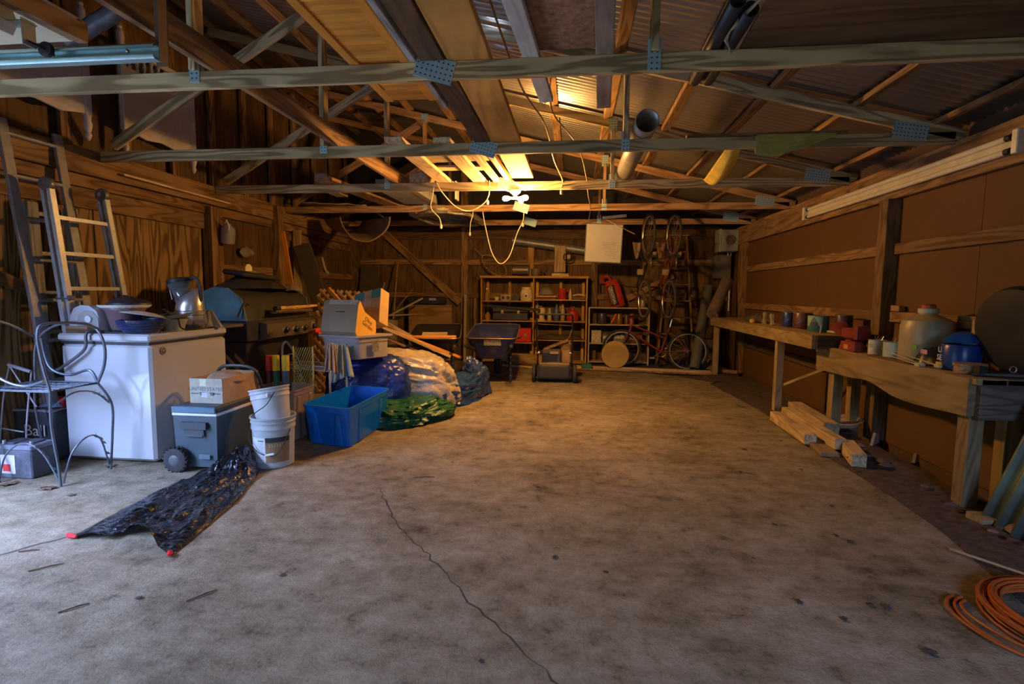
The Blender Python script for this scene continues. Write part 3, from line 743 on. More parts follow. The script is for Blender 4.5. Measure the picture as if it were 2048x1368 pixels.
# ---------------------------------------------------------------- white spindle headboards against the upper left wall
whd = mat('dusty_white_paint', (.58,.54,.56), .6, var=.15, scale=5)
def headboard(y0, y1, label, ztop):
    t = thing('spindle_headboard', label, 'headboard', (-4.05,(y0+y1)/2,2.5), 'white headboards on the upper left wall')
    X = -4.06
    for y in (y0, y1):
        b = MB(); b.rbox((X,y,3.06), (.045,.06,.66), .005)
        b.lathe([(.006,2.53),(.016,2.545),(.026,2.575),(.018,2.60),(.026,2.62),(.034,2.66),(.026,2.69),(.030,2.73)], 12, Matrix.Translation((X,y,0)))
        b.lathe([(.03,3.39),(.022,3.41),(.030,3.43),(.022,3.46),(.033,3.52),(.028,3.58),(.016,3.60),(.022,3.62),(0,3.65)], 12, Matrix.Translation((X,y,0))); b.obj('turned_post', whd, t)
    b = MB(); b.rbox((X,(y0+y1)/2,3.03), (.018,y1-y0-.06,.46), .003); b.obj('solid_panel', whd, t)
    for z, h in ((2.78,.07),(3.27,.05),(3.47,.045)):
        b = MB(); b.rbox((X,(y0+y1)/2,z), (.028,y1-y0-.055,h), .004); b.obj('cross_rail', whd, t)
    b = MB(); ym = (y0+y1)/2; w = (y1-y0)/2-.03
    pts = [(ym-w,2.745),(ym-w*.5,2.70),(ym,2.725),(ym+w*.5,2.70),(ym+w,2.745)]
    b.prism([(p, z) for p, z in pts]+[(ym+w,2.76),(ym-w,2.76)], -.01, .01, Matrix(((0,0,1,X),(1,0,0,0),(0,1,0,0),(0,0,0,1)))); b.obj('scalloped_apron', whd, t)
    n = 9
    for k in range(n):
        y = y0+(y1-y0)*(k+1)/(n+1); b = MB()
        b.lathe([(.010,3.29),(.018,3.31),(.010,3.33),(.017,3.37),(.010,3.41),(.018,3.43),(.010,3.45)], 9, Matrix.Translation((X,y,0))); b.obj('spindle', whd, t)
    return t
headboard(3.30, 4.17, 'white spindle headboard nearer the viewer, high on the left wall', 3.6)
headboard(4.55, 5.42, 'white spindle headboard farther from the viewer, high on the left wall', 3.65)

# ---------------------------------------------------------------- fluorescent fixture along the right top plate
fl = thing('fluorescent_light', 'unlit twin tube fluorescent fixture along the top of the right wall', 'light fixture', (2.66,5.3,2.24))
fxw = mat('yellowed_enamel', (.66,.62,.45), .45, var=.12)
b = MB(); b.prism([(0,-.05),(-.022,-.032),(-.022,.032),(0,.05)], 3.75, 6.75, Matrix(((1,0,0,2.718),(0,0,1,0),(0,1,0,2.245),(0,0,0,1)))); b.obj('channel', fxw, fl)
tubem = mat('unlit_tube_glass', (.75,.72,.58), .15, var=.08)
for z in (2.288,2.205):
    b = MB(); b.tube([(2.685,3.80,z),(2.685,6.70,z)], .019, 12); b.obj('tube', tubem, fl)
    b = MB()
    for y in (3.79,6.71): b.tube([(2.685,y-.02,z),(2.685,y+.02,z)], .021, 12); b.tube([(2.685,y-.045,z),(2.685,y-.02,z)], .008, 8)
    b.obj('tube_cap', blkm, fl)
for y in (3.70,6.76):
    b = MB(); b.rbox((2.683,y,2.245), (.07,.05,.15), .006); b.obj('end_bracket', fxw if y > 5 else mat('pale_steel', (.6,.63,.6), .4, .4), fl)
# ---------------------------------------------------------------- ladders on the left wall
def ladder(name, label, foot, head, width, nr, m, rail=(.028,.075), rung_r=None, z_first=.3, group=None):
    """foot and head are the centres of the lower and upper ends; the rungs run along Y"""
    f, h = Vector(foot), Vector(head); t = thing(name, label, 'ladder', f, group); d = (h-f)
    for s in (-1, 1):
        o = Vector((0, s*width/2, 0)); beam('rail', f+o, h+o, rail[0], rail[1], m, t, bev=.004)
    L = d.length
    for k in range(nr):
        p = f+d*((z_first+k*.305)/L)
        if (p-f).length > L-.05: break
        b = MB()
        if rung_r: b.tube([p-Vector((0,width/2,0)), p+Vector((0,width/2,0))], rung_r, 10)
        else: b.rbox(p, (.03,width,.03), .004)
        b.obj('rung', m, t)
    return t
alug = mat('dull_aluminium', (.27,.27,.30), .5, .25, var=.2, scale=18)
ladder('extension_ladder', 'tall grey aluminium ladder leaning on the left wall under the headboards', (-3.86,3.78,0), (-4.13,3.74,2.52), .42, 8, alug, rung_r=.016)
mul = thing('folding_ladder', 'hinged multi position aluminium ladder leaning beside the tall grey ladder', 'ladder', (-3.75,4.05,0))
F0, H0 = Vector((-3.86,4.06,0)), Vector((-3.93,3.86,2.10)); dm = H0-F0
def mp_(s, side, off=0): return F0+dm*s+Vector((off, side*(.235+.05*(1-s)), 0))
for sd in (-1, 1):
    for off in (0, .055): beam('rail', mp_(0,sd,off), mp_(.97,sd,off), .028, .05, alu, mul, bev=.004)
    for off in (.028,): beam('sleeve', mp_(0,sd,off), mp_(.58,sd,off), .036, .118, alu, mul, bev=.006)
    c = mp_(.985, sd, .03); b = MB(); b.lathe([(0,-.022),(.05,-.022),(.055,-.012),(.055,.012),(.05,.022),(0,.022)], 20, rotm(c, 'X', 90)); b.obj('hinge', mat('hinge_grey', (.18,.18,.19), .4, .5), mul)
    b = MB(); b.lathe([(0,-.03),(.018,-.03),(.018,.03),(0,.03)], 12, rotm(c, 'X', 90)); b.obj('hinge_button', steel, mul)
    b = MB(); p = mp_(.585, sd, .03); b.rbox(p, (.13,.05,.035), .006); b.obj('lock_tab', mat('lock_grey', (.12,.11,.11), .5), mul)
for k in range(7):
    s = .11+k*.127; p0, p1 = mp_(s,-1,.03), mp_(s,1,.03); b = MB(); b.box((p0+p1)/2, (.05,(p1-p0).length,.028), rot=(0,0,math.atan2(-(p1-p0).x, (p1-p0).y))); b.obj('rung', alu, mul)
ladder('wooden_ladder', 'old weathered wooden ladder standing against the plywood at far left', (-4.02,3.80,0), (-4.13,3.86,1.95), .33, 6, greyw, rail=(.06,.085), z_first=.35)
# jug on the post
jg = thing('plastic_jug', 'clear dusty plastic jug hanging on the brown post of the left wall', 'jug', (-4.05,5.86,1.84))
film = mat('cloudy_plastic', (.50,.50,.52), .3, var=.2, trans=.35)
b = MB(); b.lathe([(.055,-.13),(.075,-.12),(.078,0),(.07,.05),(.03,.085),(.028,.10)], 18, Matrix.Translation((-4.01,5.88,1.96)) @ Euler((.15,.2,0)).to_matrix().to_4x4()); b.obj('jug_body', film, jg)
b = MB(); b.tube([(-4.02,5.84,2.06),(-3.97,5.80,2.09),(-3.95,5.81,2.03),(-3.96,5.82,1.98)], .009, 8); b.obj('jug_handle', white, jg)
b = MB(); b.tube([(-4.1,5.88,2.12),(-4.04,5.87,2.09),(-4.02,5.87,2.05)], .004, 6); b.obj('hook', blkm, jg)
crumple('rag', -4.06, 6.55, .07, .12, .06, mat('grey_rag', (.33,.29,.27), .95), nu=24, nv=14, seed=9, z0=1.62)
o = bpy.data.objects['rag']; o.rotation_euler = (0, R(90), 0); o.location = (-4.17,6.45,1.78); tag(o, 'grey rag pinned on the left wall behind the grill', 'rag')
tag(beam('stick', (-4.10,4.55,2.335), (-4.12,6.1,2.325), .02, .02, palew), 'thin pale stick laid along the left header boards', 'stick')

# ---------------------------------------------------------------- chest freezer and the things standing on it
fz = thing('chest_freezer', 'white chest freezer reflecting the daylight at left', 'freezer', (-3.43,3.97,0))
enamel = mat('white_enamel', (.52,.53,.54), .14, var=.05, scale=3, coat=.4)
b = MB(); b.rbox((-3.425,3.97,.455), (.73,.86,.87), .02); b.obj('cabinet', enamel, fz)
b = MB(); b.rbox((-3.43,3.97,.94), (.75,.88,.058), .014); b.obj('lid', enamel, fz)
b = MB(); b.box((-3.43,3.97,.901), (.715,.845,.02)); b.obj('lid_gasket', blk, fz)
bd = thing('t', '', '', (0,0,0)); bpy.data.objects.remove(bd)
b = MB(); b.lathe([(0,0),(.030,0),(.032,.003),(.028,.006),(0,.006)], 24, rotm((-3.06,3.66,.84), 'Y', 90)); em = b.obj('emblem', mat('emblem_brown', (.12,.085,.06), .4), fz, label='round dark emblem on the side')
b = MB(); b.torus(.026, .002, 24, 6, rotm((-3.053,3.66,.84), 'Y', 90)); b.obj('emblem_rim', cable, em)
b = MB(); b.tube([(-3.0525,3.645,.85),(-3.0525,3.66,.828),(-3.0525,3.675,.852),(-3.0525,3.66,.845),(-3.0525,3.65,.833)], .002, 5); b.obj('monogram', cable, em)
T = .969
bm_ = thing('bread_maker', 'white rounded countertop oven with a round dial on the freezer', 'appliance', (-3.72,3.72,T))
b = MB(); b.prism([(-.13,0),(.12,0),(.12,.10),(.10,.16),(.04,.20),(-.03,.205),(-.09,.18),(-.125,.12)], 0, .20, Matrix(((1,0,0,-3.69),(0,0,1,3.66),(0,1,0,T),(0,0,0,1)))); b.obj('shell', enamel, bm_)
b = MB(); b.prism([(-.075,.03),(.11,.03),(.105,.11),(.06,.155),(-.01,.165),(-.06,.13)], -.006, 0, Matrix(((1,0,0,-3.68),(0,0,1,3.66),(0,1,0,T),(0,0,0,1)))); b.obj('face_panel', mat('taupe_panel', (.36,.34,.31), .4), bm_)
b = MB(); b.lathe([(0,0),(.028,0),(.026,.014),(0,.016)], 18, rotm((-3.65,3.655,T+.10), 'X', 90)); b.obj('dial', white, bm_)
tag(base(MB().prism([(-.11,-.012),(.06,-.03),(.09,0),(-.02,.02),(-.10,.01)], 0, .05, rotm((-3.66,3.60,T), 'Z', 8)).obj('wooden_block', brownw), (-3.66,3.6,T)), 'brown wooden wedge leaning before the countertop oven', 'wood')
fp = thing('food_steamer', 'clear ribbed food steamer bowl with cream rim and dark lid on the freezer', 'steamer', (-3.50,3.78,T))
b = MB(); b.lathe([(.085,0),(.095,.02),(.13,.16),(.16,.19)], 24, Matrix.Translation((-3.48,3.80,T)), caps=False); b.obj('bowl', mat('smoky_plastic', (.30,.18,.20), .2, trans=.3, coat=.3), fp, solid=.003)
b = MB(); b.lathe([(.105,.115),(.13,.17),(.172,.197),(.176,.205),(.165,.207)], 28, Matrix.Translation((-3.48,3.80,T)), caps=False); b.obj('rim', mat('cream_plastic', (.72,.73,.62), .35), fp, solid=.003)
b = MB(); b.lathe([(.15,.207),(.145,.222),(.11,.245),(.05,.255),(.03,.27),(0,.272)], 24, Matrix.Translation((-3.46,3.82,T))); b.obj('lid', blk, fp)
b = MB(); b.lathe([(0,0),(.09,0),(.10,.012),(.085,.02),(0,.02)], 24, Matrix.Translation((-3.48,3.80,T))); b.obj('foot', blk, fp)
bl = thing('serving_bowl', 'glossy dark blue ribbed bowl at the front of the freezer top', 'bowl', (-3.26,3.70,T))
bluegl = mat('cobalt_glaze', (.02,.035,.10), .12, var=.3, coat=.5)
b = MB(); b.lathe([(0,0),(.10,0),(.115,.012),(.135,.045),(.152,.075),(.158,.098),(.15,.098),(.14,.07),(.11,.02),(0,.015)], 30, Matrix.Translation((-3.26,3.70,T)), sx=1.05); b.obj('bowl_body', bluegl, bl)
for z, r in ((.03,.128),(.05,.141),(.07,.152)):
    b = MB(); b.torus(r, .004, 30, 6, Matrix.Translation((-3.26,3.70,T+z)) @ Matrix.Diagonal((1.05,1,1,1))); b.obj('rib', bluegl, bl)
pt = thing('oval_cover', 'pale oval cover lying tilted on the blue bowl', 'cover', (-3.28,3.78,T+.10))
b = MB(); b.lathe([(0,.03),(.06,.026),(.13,.008),(.15,0),(.145,-.006),(0,.018)], 26, Matrix.Translation((-3.31,3.80,T+.125)) @ Euler((R(-8),R(9),.3)).to_matrix().to_4x4(), sx=1.15); b.obj('lid_plate', mat('pale_ceramic', (.55,.54,.46), .35, var=.25), pt)
pt = thing('platter', 'grey green oval platter stacked behind the blue bowl', 'platter', (-3.2,3.95,T))
b = MB(); b.lathe([(.02,0),(.09,.004),(.16,.03),(.17,.038),(.16,.036),(.09,.014),(0,.01)], 26, Matrix.Translation((-3.22,3.98,T+.095)) @ Euler((R(6),R(-7),.2)).to_matrix().to_4x4(), sx=1.1); b.obj('dish', mat('sage_ceramic', (.40,.39,.31), .4, var=.2), pt)
b = MB(); b.lathe([(.07,0),(.08,.05),(.10,.092)], 18, Matrix.Translation((-3.22,3.99,T))); b.obj('stand', mat('sage_ceramic'), pt)
bn = thing('blender', 'brushed steel blender base with a tilted glass jar and black lid', 'blender', (-3.23,4.12,T))
brs = mat('brushed_steel', (.62,.60,.56), .3, .8, var=.1, scale=60, aniso=(.3,.3,6))
c = (-3.20,4.15,T)
b = MB(); b.lathe([(.115,0),(.125,.01),(.12,.04)], 26, Matrix.Translation(c)); b.obj('foot', blk, bn)
b = MB(); n = 26; prof = [(.118,.04),(.118,.115),(.113,.12),(.113,.15),(.108,.155),(.104,.19)]
vs = []; fs = []
for r, z in prof+[(.095,None)]:
    for k in range(n):
        a = 2*math.pi*k/n; x, y = r*math.cos(a), r*math.sin(a)
        zz = z if z is not None else .215+.13*(.5+.5*math.cos(a-.2))
        vs.append((c[0]+x, c[1]+y, c[2]+zz))
m_ = len(prof)+1
for i in range(m_-1):
    for k in range(n): fs.append((i*n+k, i*n+(k+1)%n, (i+1)*n+(k+1)%n, (i+1)*n+k))
b.add(vs, fs); b.obj('motor_housing', brs, bn, solid=.003)
b = MB()
for z in (.118,.152): b.torus(.117 if z < .13 else .111, .0025, 26, 6, Matrix.Translation((c[0],c[1],c[2]+z)))
b.obj('groove', blk, bn)
Mj = Matrix.Translation((c[0]-.03,c[1],c[2]+.17)) @ Euler((0,R(-13),0)).to_matrix().to_4x4()
glassm = mat('blender_glass', (.75,.78,.76), .08, var=.02, trans=.85)
b = MB(); b.lathe([(.058,0),(.066,.06),(.095,.22)], 22, Mj, caps=False); b.obj('jar', glassm, bn, solid=.004)
b = MB(); b.lathe([(.097,.215),(.10,.22),(.10,.245),(.09,.252),(.04,.252),(.038,.262),(0,.262)], 22, Mj); b.obj('jar_lid', blk, bn)
b = MB(); b.tube([Mj @ Vector(p) for p in ((.09,0,.235),(.14,0,.235),(.165,0,.20),(.165,0,.13),(.155,0,.06),(.145,0,.03))], [.014,.016,.015,.013,.011,.009], 9); b.obj('handle', blk, bn)
b = MB(); b.box((0,0,0), (.004,.055,.08), M=Mj @ Matrix.Translation((-.06,-.062,.13)) @ Euler((0,0,R(42))).to_matrix().to_4x4()); b.obj('paper_tag', white, bn)
cord('power_cord', 'black power cord bundled in front of the steel blender', [(-3.30,3.98,T+.15),(-3.27,3.94,T+.17),(-3.24,3.96,T+.14),(-3.28,3.97,T+.12),(-3.22,3.95,T+.12),(-3.14,3.93,T+.10),(-3.12,3.93,T+.03),(-3.08,3.95,T+.008),(-3.06,4.06,T+.008),(-3.07,4.12,T+.03)], .006, blk)
crumple('plastic_bag', -3.14, 4.30, .10, .08, .16, mat('clear_film', (.48,.42,.36), .2, trans=.4), nu=30, nv=16, seed=12, z0=T)
tag([o for o in bpy.data.objects if o.name.startswith('plastic_bag')][-1], 'small crumpled clear bag behind the steel blender', 'bag')
cord('appliance_cord', 'thick grey appliance cord looping down the white front of the freezer', [(-3.50,3.62,T+.01),(-3.53,3.51,T+.01),(-3.55,3.505,.86),(-3.68,3.50,.76),(-3.80,3.49,.69),(-3.84,3.47,.72)], .011, mat('grey_hose', (.10,.10,.10), .5))

# ---------------------------------------------------------------- wire garden chair
ch = thing('garden_chair', 'blue grey wrought wire garden chair with leaf scrolls at far left', 'chair', (-3.58,3.22,0))
irn = mat('painted_iron', (.14,.16,.19), .4, .5, var=.3)
SZ = .63
def cv(pts, k=8):
    P = [Vector(p) for p in pts]; Q = []
    for i in range(len(P)-1):
        a, c, d, e = P[max(i-1,0)], P[i], P[i+1], P[min(i+2,len(P)-1)]
        for q in range(k):
            s = q/k; Q.append(.5*((2*c)+(d-a)*s+(2*a-5*c+4*d-e)*s*s+(3*c-a-3*d+e)*s**3))
    return Q+[P[-1]]
xr, xl, yn, yf = -3.36, -3.86, 3.05, 3.40
b = MB(); b.tube([(xr,yn,SZ),(xr,yf,SZ),(xl,yf,SZ),(xl,yn,SZ)], .008, 8, closed=True); b.obj('seat_frame', irn, ch)
for k in range(11):
    x = xl+(xr-xl)*(k+.5)/11; b = MB(); b.tube([(x,yn,SZ+.004),(x,(yn+yf)/2,SZ-.006+.008*(k % 2)),(x,yf,SZ+.004)], .004, 5); b.obj('seat_wire', irn, ch)
for k in range(8):
    y = yn+(yf-yn)*(k+.5)/8; b = MB(); b.tube([(xl,y,SZ+.006),((xl+xr)/2,y,SZ+.004*(k % 2)),(xr,y,SZ+.006)], .004, 5); b.obj('seat_wire', irn, ch)
legs = [((xr,yn,SZ),(-3.37,3.05,.4),(-3.34,3.05,.15),(-3.33,3.05,0)), ((xr,yf,SZ),(-3.27,3.41,.48),(-3.28,3.41,.25),(-3.31,3.41,0)), ((xl,yn,SZ),(-3.90,3.05,.4),(-3.84,3.05,.15),(-3.80,3.06,0)), ((xl,yf,SZ),(-3.9,3.42,.45),(-3.88,3.43,.2),(-3.86,3.43,0))]
for L in legs: b = MB(); b.tube(cv(L), .008, 8); b.obj('leg', irn, ch)
def leafspray(pts, n, par):
    Q = cv(pts)
    b = MB(); b.tube(Q, .0055, 7); o = b.obj('scroll', irn, par)
    b = MB()
    for k in range(n):
        p = Q[int(len(Q)*(.62+.33*k/n))]; s = -1 if k % 2 else 1
        b.prism([(0,-.006),(.02,-.009),(.036,0),(.02,.009),(0,.006)], -.001, .001, Matrix.Translation(p) @ Euler((R(90)+.3*s, R(40)*s, .6*s)).to_matrix().to_4x4())
    lf = b.obj('leaf_cluster', irn, o); lf['kind'] = 'stuff'
leafspray([(-3.32,3.06,.02),(-3.31,3.12,.20),(-3.29,3.22,.29),(-3.29,3.32,.25),(-3.31,3.40,.04)], 8, ch)
leafspray([(-3.80,3.06,.02),(-3.72,3.05,.2),(-3.58,3.05,.28),(-3.45,3.05,.22),(-3.34,3.05,.04)], 8, ch)
leafspray([(xr,yn+.03,SZ-.09),(-3.34,3.20,SZ-.03),(-3.31,3.32,SZ-.05),(-3.28,3.40,SZ-.14)], 9, ch)
for pts in ([(xr,yf,SZ),(-3.30,3.40,.76),(-3.29,3.40,.90),(-3.35,3.40,1.02),(-3.5,3.40,1.06),(-3.7,3.40,1.02),(-3.83,3.40,.9),(xl,yf,SZ)],
            [(xr,yn,SZ),(-3.41,3.05,.85),(-3.42,3.05,1.02),(-3.40,3.10,1.07),(-3.36,3.30,1.06),(-3.34,3.40,1.02)],
            [(xr,yf,SZ),(-3.42,3.40,.72),(-3.6,3.41,.68),(-3.75,3.41,.74),(-3.80,3.41,.95)],
            [(xl,yn,SZ),(-3.9,3.05,.85),(-3.88,3.06,1.05),(-3.86,3.2,1.07),(-3.83,3.40,.95)],
            [(-3.40,3.05,.70),(-3.55,3.06,.66),(-3.7,3.05,.70),(-3.86,3.05,.82)]):
    b = MB(); b.tube(cv(pts), .0095, 8); b.obj('back_hoop' if pts[0][1] == yf else 'arm_hoop', irn, ch)
# battery, tool bag, wire stand behind the chair
bt = thing('car_battery', 'dusty black car battery on the floor under the wire chair', 'battery', (-3.76,3.22,0))
batt = mat('dusty_black_case', (.075,.08,.10), .6, var=.3, dirt=(.25,.25,.28), dirt_amt=.6)
b = MB(); b.rbox((-3.77,3.225,.10), (.26,.17,.20), .008); b.obj('case', batt, bt)
b = MB(); b.rbox((-3.77,3.225,.215), (.265,.175,.035), .006); b.obj('cover', mat('dusty_grey_cover', (.22,.23,.28), .7, var=.3), bt)
for dx in (-.07,.05): b = MB(); b.rbox((-3.77+dx,3.225,.238), (.09,.12,.014), .004); b.obj('cell_cap', batt, bt)
for dx in (-.105,.105): b = MB(); b.lathe([(.012,.23),(.010,.258),(0,.259)], 10, Matrix.Translation((-3.77+dx,3.17,0))); b.obj('terminal', galv, bt)
b = MB(); b.box((-3.82,3.1385,.10), (.11,.002,.13)); b.obj('warning_label', mat('white_red_label', (.65,.62,.66), .5), bt)
b = MB(); b.box((-3.83,3.1375,.075), (.06,.002,.05)); b.obj('red_patch', mat('red_print', (.75,.06,.05), .5), bt)
bg = thing('tool_bag', 'open black tool bag with white lettering beside the freezer', 'bag', (-4.0,3.62,0))
bgm = mat('charcoal_nylon', (.055,.06,.075), .7, var=.3, bump=.3, bscale=80)
def bagside(b, p0, p1, z1):
    b.grid(lambda u, v: (p0[0]+(p1[0]-p0[0])*u+.012*noise.noise(Vector((u*5, v*5, p0[0]*9))), p0[1]+(p1[1]-p0[1])*u+.015*noise.noise(Vector((u*5, v*4, p0[1]*7))), z1*v), 10, 8)
b = MB(); Pq = [(-4.17,3.5),(-3.85,3.5),(-3.835,3.75),(-4.17,3.78)]
for k in range(4): bagside(b, Pq[k], Pq[(k+1) % 4], .38)
b.obj('bag_side', bgm, bg, solid=.006)
b = MB(); b.tube([(x,y,.385) for x,y in Pq], .012, 8, closed=True); b.obj('bag_rim', mat('grey_piping', (.28,.29,.36), .6), bg)
text('lettering', 'Ball', frame((-3.99,3.484,.235), (1,0,0), (0,0,1)), .12, white, bg, depth=.001, sx=1.1)
b = MB(); b.tube(cv([(-4.12,3.52,.38),(-4.08,3.6,.46),(-4.0,3.64,.47),(-3.92,3.62,.40)]), .008, 7); b.obj('bag_strap', blk, bg)
rd = thing('fuel_can', 'red plastic fuel can behind the wire chair', 'fuel can', (-3.92,3.66,.12))
redm = mat('red_plastic', (.70,.02,.03), .35, var=.12)
b = MB(); b.rbox((-3.93,3.64,.30), (.13,.11,.33), .02); b.obj('can_body', redm, rd)
b = MB(); b.tube([(-3.96,3.64,.46),(-3.97,3.64,.49),(-3.94,3.63,.50)], .014, 9); b.obj('spout', blk, rd)
jn = crumple('denim_cloth', -3.93, 3.56, .09, .05, .05, mat('denim_blue', (.14,.19,.28), .9, bump=.4, bscale=120), nu=28, nv=14, seed=4, z0=.40)
tag(jn, 'faded blue cloth spilling over the black tool bag', 'cloth')
ws = thing('wire_stand', 'thin lilac grey wire easel stand at far left edge', 'stand', (-4.05,3.35,0))
thin = mat('lilac_wire', (.42,.38,.44), .4, .5)
for pts in ([(-4.10,3.30,0),(-4.04,3.32,.5),(-3.99,3.34,.75)], [(-3.99,3.34,.75),(-3.84,3.36,.70)], [(-3.84,3.36,.70),(-3.88,3.33,.3),(-3.86,3.30,0)], [(-3.99,3.34,.75),(-3.82,3.36,.45)], [(-4.14,3.28,.32),(-3.87,3.30,.28)], [(-4.14,3.28,.34),(-4.12,3.22,.25),(-4.14,3.18,0)], [(-4.1,3.2,.30),(-4.02,3.22,0)]):
    b = MB(); b.tube(cv(pts, 4), .006, 7); b.obj('wire', thin, ws)
tag(base(MB().tube([(-3.99,3.335,.755),(-3.84,3.355,.705)], .013, 8).obj('pipe_sleeve', mat('sleeve_grey', (.30,.33,.36), .5)), (-3.99,3.335,.755)), 'grey sleeve lying across the top of the wire stand', 'sleeve')
# dead leaves at the chair feet
leafm = mat('dead_leaf', (.15,.075,.04), .8, var=.4)
def oakleaf(name, label, x, y, s, rz, cat='leaf', group=None, m=leafm):
    pts = []
    for k in range(22):
        a = 2*math.pi*k/22; r = s*(.55+.45*abs(math.cos(a*2.5)))*(1 if k % 2 else .72); pts.append((r*math.cos(a)*1.3, r*math.sin(a)))
    b = MB(); b.prism(pts, 0, .002); v = []
    for (px, py, pz) in b.v: v.append((px, py, pz+.5*s*abs(noise.noise(Vector((px*30+x, py*30+y, 1))))+.002))
    b.v = v; o = b.obj(name, m, smooth=False); o.matrix_basis = rotm((x,y,.001), 'Z', rz); tag(o, label, cat, group); return o
oakleaf('oak_leaf', 'dead oak leaf skewered at the near chair foot', -3.37, 3.0, .05, 20)
oakleaf('oak_leaf', 'dead brown leaf by the right rear chair foot', -3.36, 3.46, .04, 130)
oakleaf('oak_leaf', 'dead leaf at the left frame edge beside the battery', -3.70, 3.03, .05, 70)
oakleaf('oak_leaf', 'small dead leaf lying alone left of the black bag', -3.12, 2.92, .022, 200)

# ---------------------------------------------------------------- grill behind the freezer
gr = thing('gas_grill', 'big dark gas grill with four control knobs behind the white freezer', 'grill', (-3.0,5.1,0))
gk = mat('grill_black', (.045,.045,.045), .4, .3, var=.4)
gt = mat('grill_daylit_end', (.10,.20,.20), .5, .2, var=.2)  # teal is daylight on the hood ends, put into the colour
gst = mat('grill_brown_steel', (.20,.165,.13), .4, .6, var=.2)
b = MB(); b.prism([(-.27,0),(.27,0),(.27,.12),(.20,.25),(.05,.31),(-.10,.30),(-.22,.20)], 0, 1.02, Matrix(((0,0,1,-3.58),(1,0,0,5.15),(0,1,0,.98),(0,0,0,1)))); b.obj('hood', gk, gr)
for x in (-3.59,-2.57):
    b = MB(); b.prism([(-.28,0),(.28,0),(.28,.12),(.205,.26),(.05,.32),(-.10,.31),(-.23,.21)], 0, .012, Matrix(((0,0,1,x),(1,0,0,5.15),(0,1,0,.98),(0,0,0,1)))); b.obj('hood_end', gt, gr)
b = MB(); b.rbox((-3.05,5.15,.88), (1.06,.56,.20), .01); b.obj('firebox', gk, gr)
b = MB(); b.prism([(0,0),(.10,.03),(.10,.17),(0,.20)], -3.42, -2.40, Matrix(((0,0,1,0),(-1,0,0,4.86+.03),(0,1,0,.77),(0,0,0,1)))); b.obj('control_panel', gst, gr)
for k in range(4):
    x = -3.14+k*.165; M = rotm((x,4.79,.865), 'X', 90)
    b = MB(); b.lathe([(.036,0),(.036,.008),(.028,.012),(.026,.035),(.02,.04),(0,.04)], 20, M); kn = b.obj('knob', blk, gr)
    b = MB(); b.torus(.036, .006, 22, 7, M); b.obj('bezel', steel, kn)
b = MB(); b.box((-2.66,4.786,.885), (.08,.006,.07)); b.obj('data_plate', mat('plate_grey', (.35,.32,.28), .4, .5), gr)
b = MB(); b.tube([(-3.3,4.82,1.05),(-2.62,4.82,1.05)], .014, 10); b.obj('hood_handle', steel, gr)
b = MB()
for x in (-3.28,-2.64): b.tube([(x,4.82,1.05),(x,4.92,1.07)], .010, 8)
b.obj('handle_bracket', gk, gr)
b = MB(); b.lathe([(0,0),(.032,0),(.034,.006),(.026,.01),(0,.01)], 20, rotm((-3.06,4.985,1.175), 'X', 62)); b.obj('temperature_gauge', steel, gr)
b = MB(); b.rbox((-3.75,5.15,.945), (.32,.5,.03), .006); b.obj('side_shelf', gst, gr)
b = MB(); b.rbox((-2.40,5.15,.945), (.26,.5,.03), .006); b.obj('side_shelf', gk, gr)
b = MB(); b.rbox((-3.05,5.16,.42), (1.0,.5,.72), .01); b.obj('cart', blk, gr)
for x, y in ((-3.5,4.95),(-2.6,4.95),(-3.5,5.36),(-2.6,5.36)): b = MB(); b.lathe([(.04,-.015),(.045,0),(.04,.015)], 14, rotm((x,y,.045), 'Y', 90)); b.obj('castor', rubber, gr)
b = MB(); b.tube(cv([(-3.63,4.93,1.02),(-3.60,4.90,1.12),(-3.55,4.9,1.15),(-3.52,4.89,1.13)]), .009, 8); tag(base(b.obj('hook_tool', blk), (-3.63,4.93,1.02)), 'black hooked poker leaning on the teal daylit end of the grill', 'tool')
brush = thing('grill_brush', 'turned wooden handle lying across the front of the grill hood', 'tool', (-2.9,4.82,1.08))
b = MB(); b.tube([(-3.22,4.80,1.085),(-3.16,4.80,1.087),(-3.1,4.80,1.089),(-2.95,4.80,1.09),(-2.8,4.80,1.093),(-2.65,4.80,1.098),(-2.55,4.80,1.10)], [.02,.025,.018,.022,.018,.016,.012], 10); b.obj('handle', wood('turned_handle', (.62,.40,.13), (.30,.17,.06), 2), brush)
b = MB(); b.tube([(-3.28,4.80,1.085),(-3.22,4.80,1.085)], .028, 10); b.obj('brush_head', gk, brush)
tag(base(MB().tube([(-3.32,4.76,1.062),(-2.72,4.76,1.066)], [.009,.006], 8).obj('skewer', mat('brass_rod', (.5,.35,.18), .3, .8)), (-3,4.76,1.06)), 'thin brass coloured rod lying below the turned wooden handle', 'rod')
bp = crumple('tarpaulin', -3.10, 5.16, .46, .24, .17, mat('black_tarp', (.03,.03,.03), .38, var=.4), seed=21, z0=1.275, rag=.12); tag(bp, 'folded black grill cover heaped on top of the grill', 'cover')
cs = thing('black_case', 'flat black plastic case with a handle lying on the grill cover', 'case', (-3.2,5.1,1.4))
b = MB(); b.rbox((-3.16,5.12,1.425), (.50,.26,.05), .015, rot=(R(6),R(4),R(-8))); b.obj('case_shell', blk, cs)
b = MB(); b.tube([Vector((-3.38,5.0,1.452)),Vector((-3.30,4.985,1.458)),Vector((-3.10,5.03,1.445)),Vector((-3.36,5.06,1.456))], .005, 7, closed=True); b.obj('trim', mat('grey_trim', (.25,.24,.23), .4), cs)
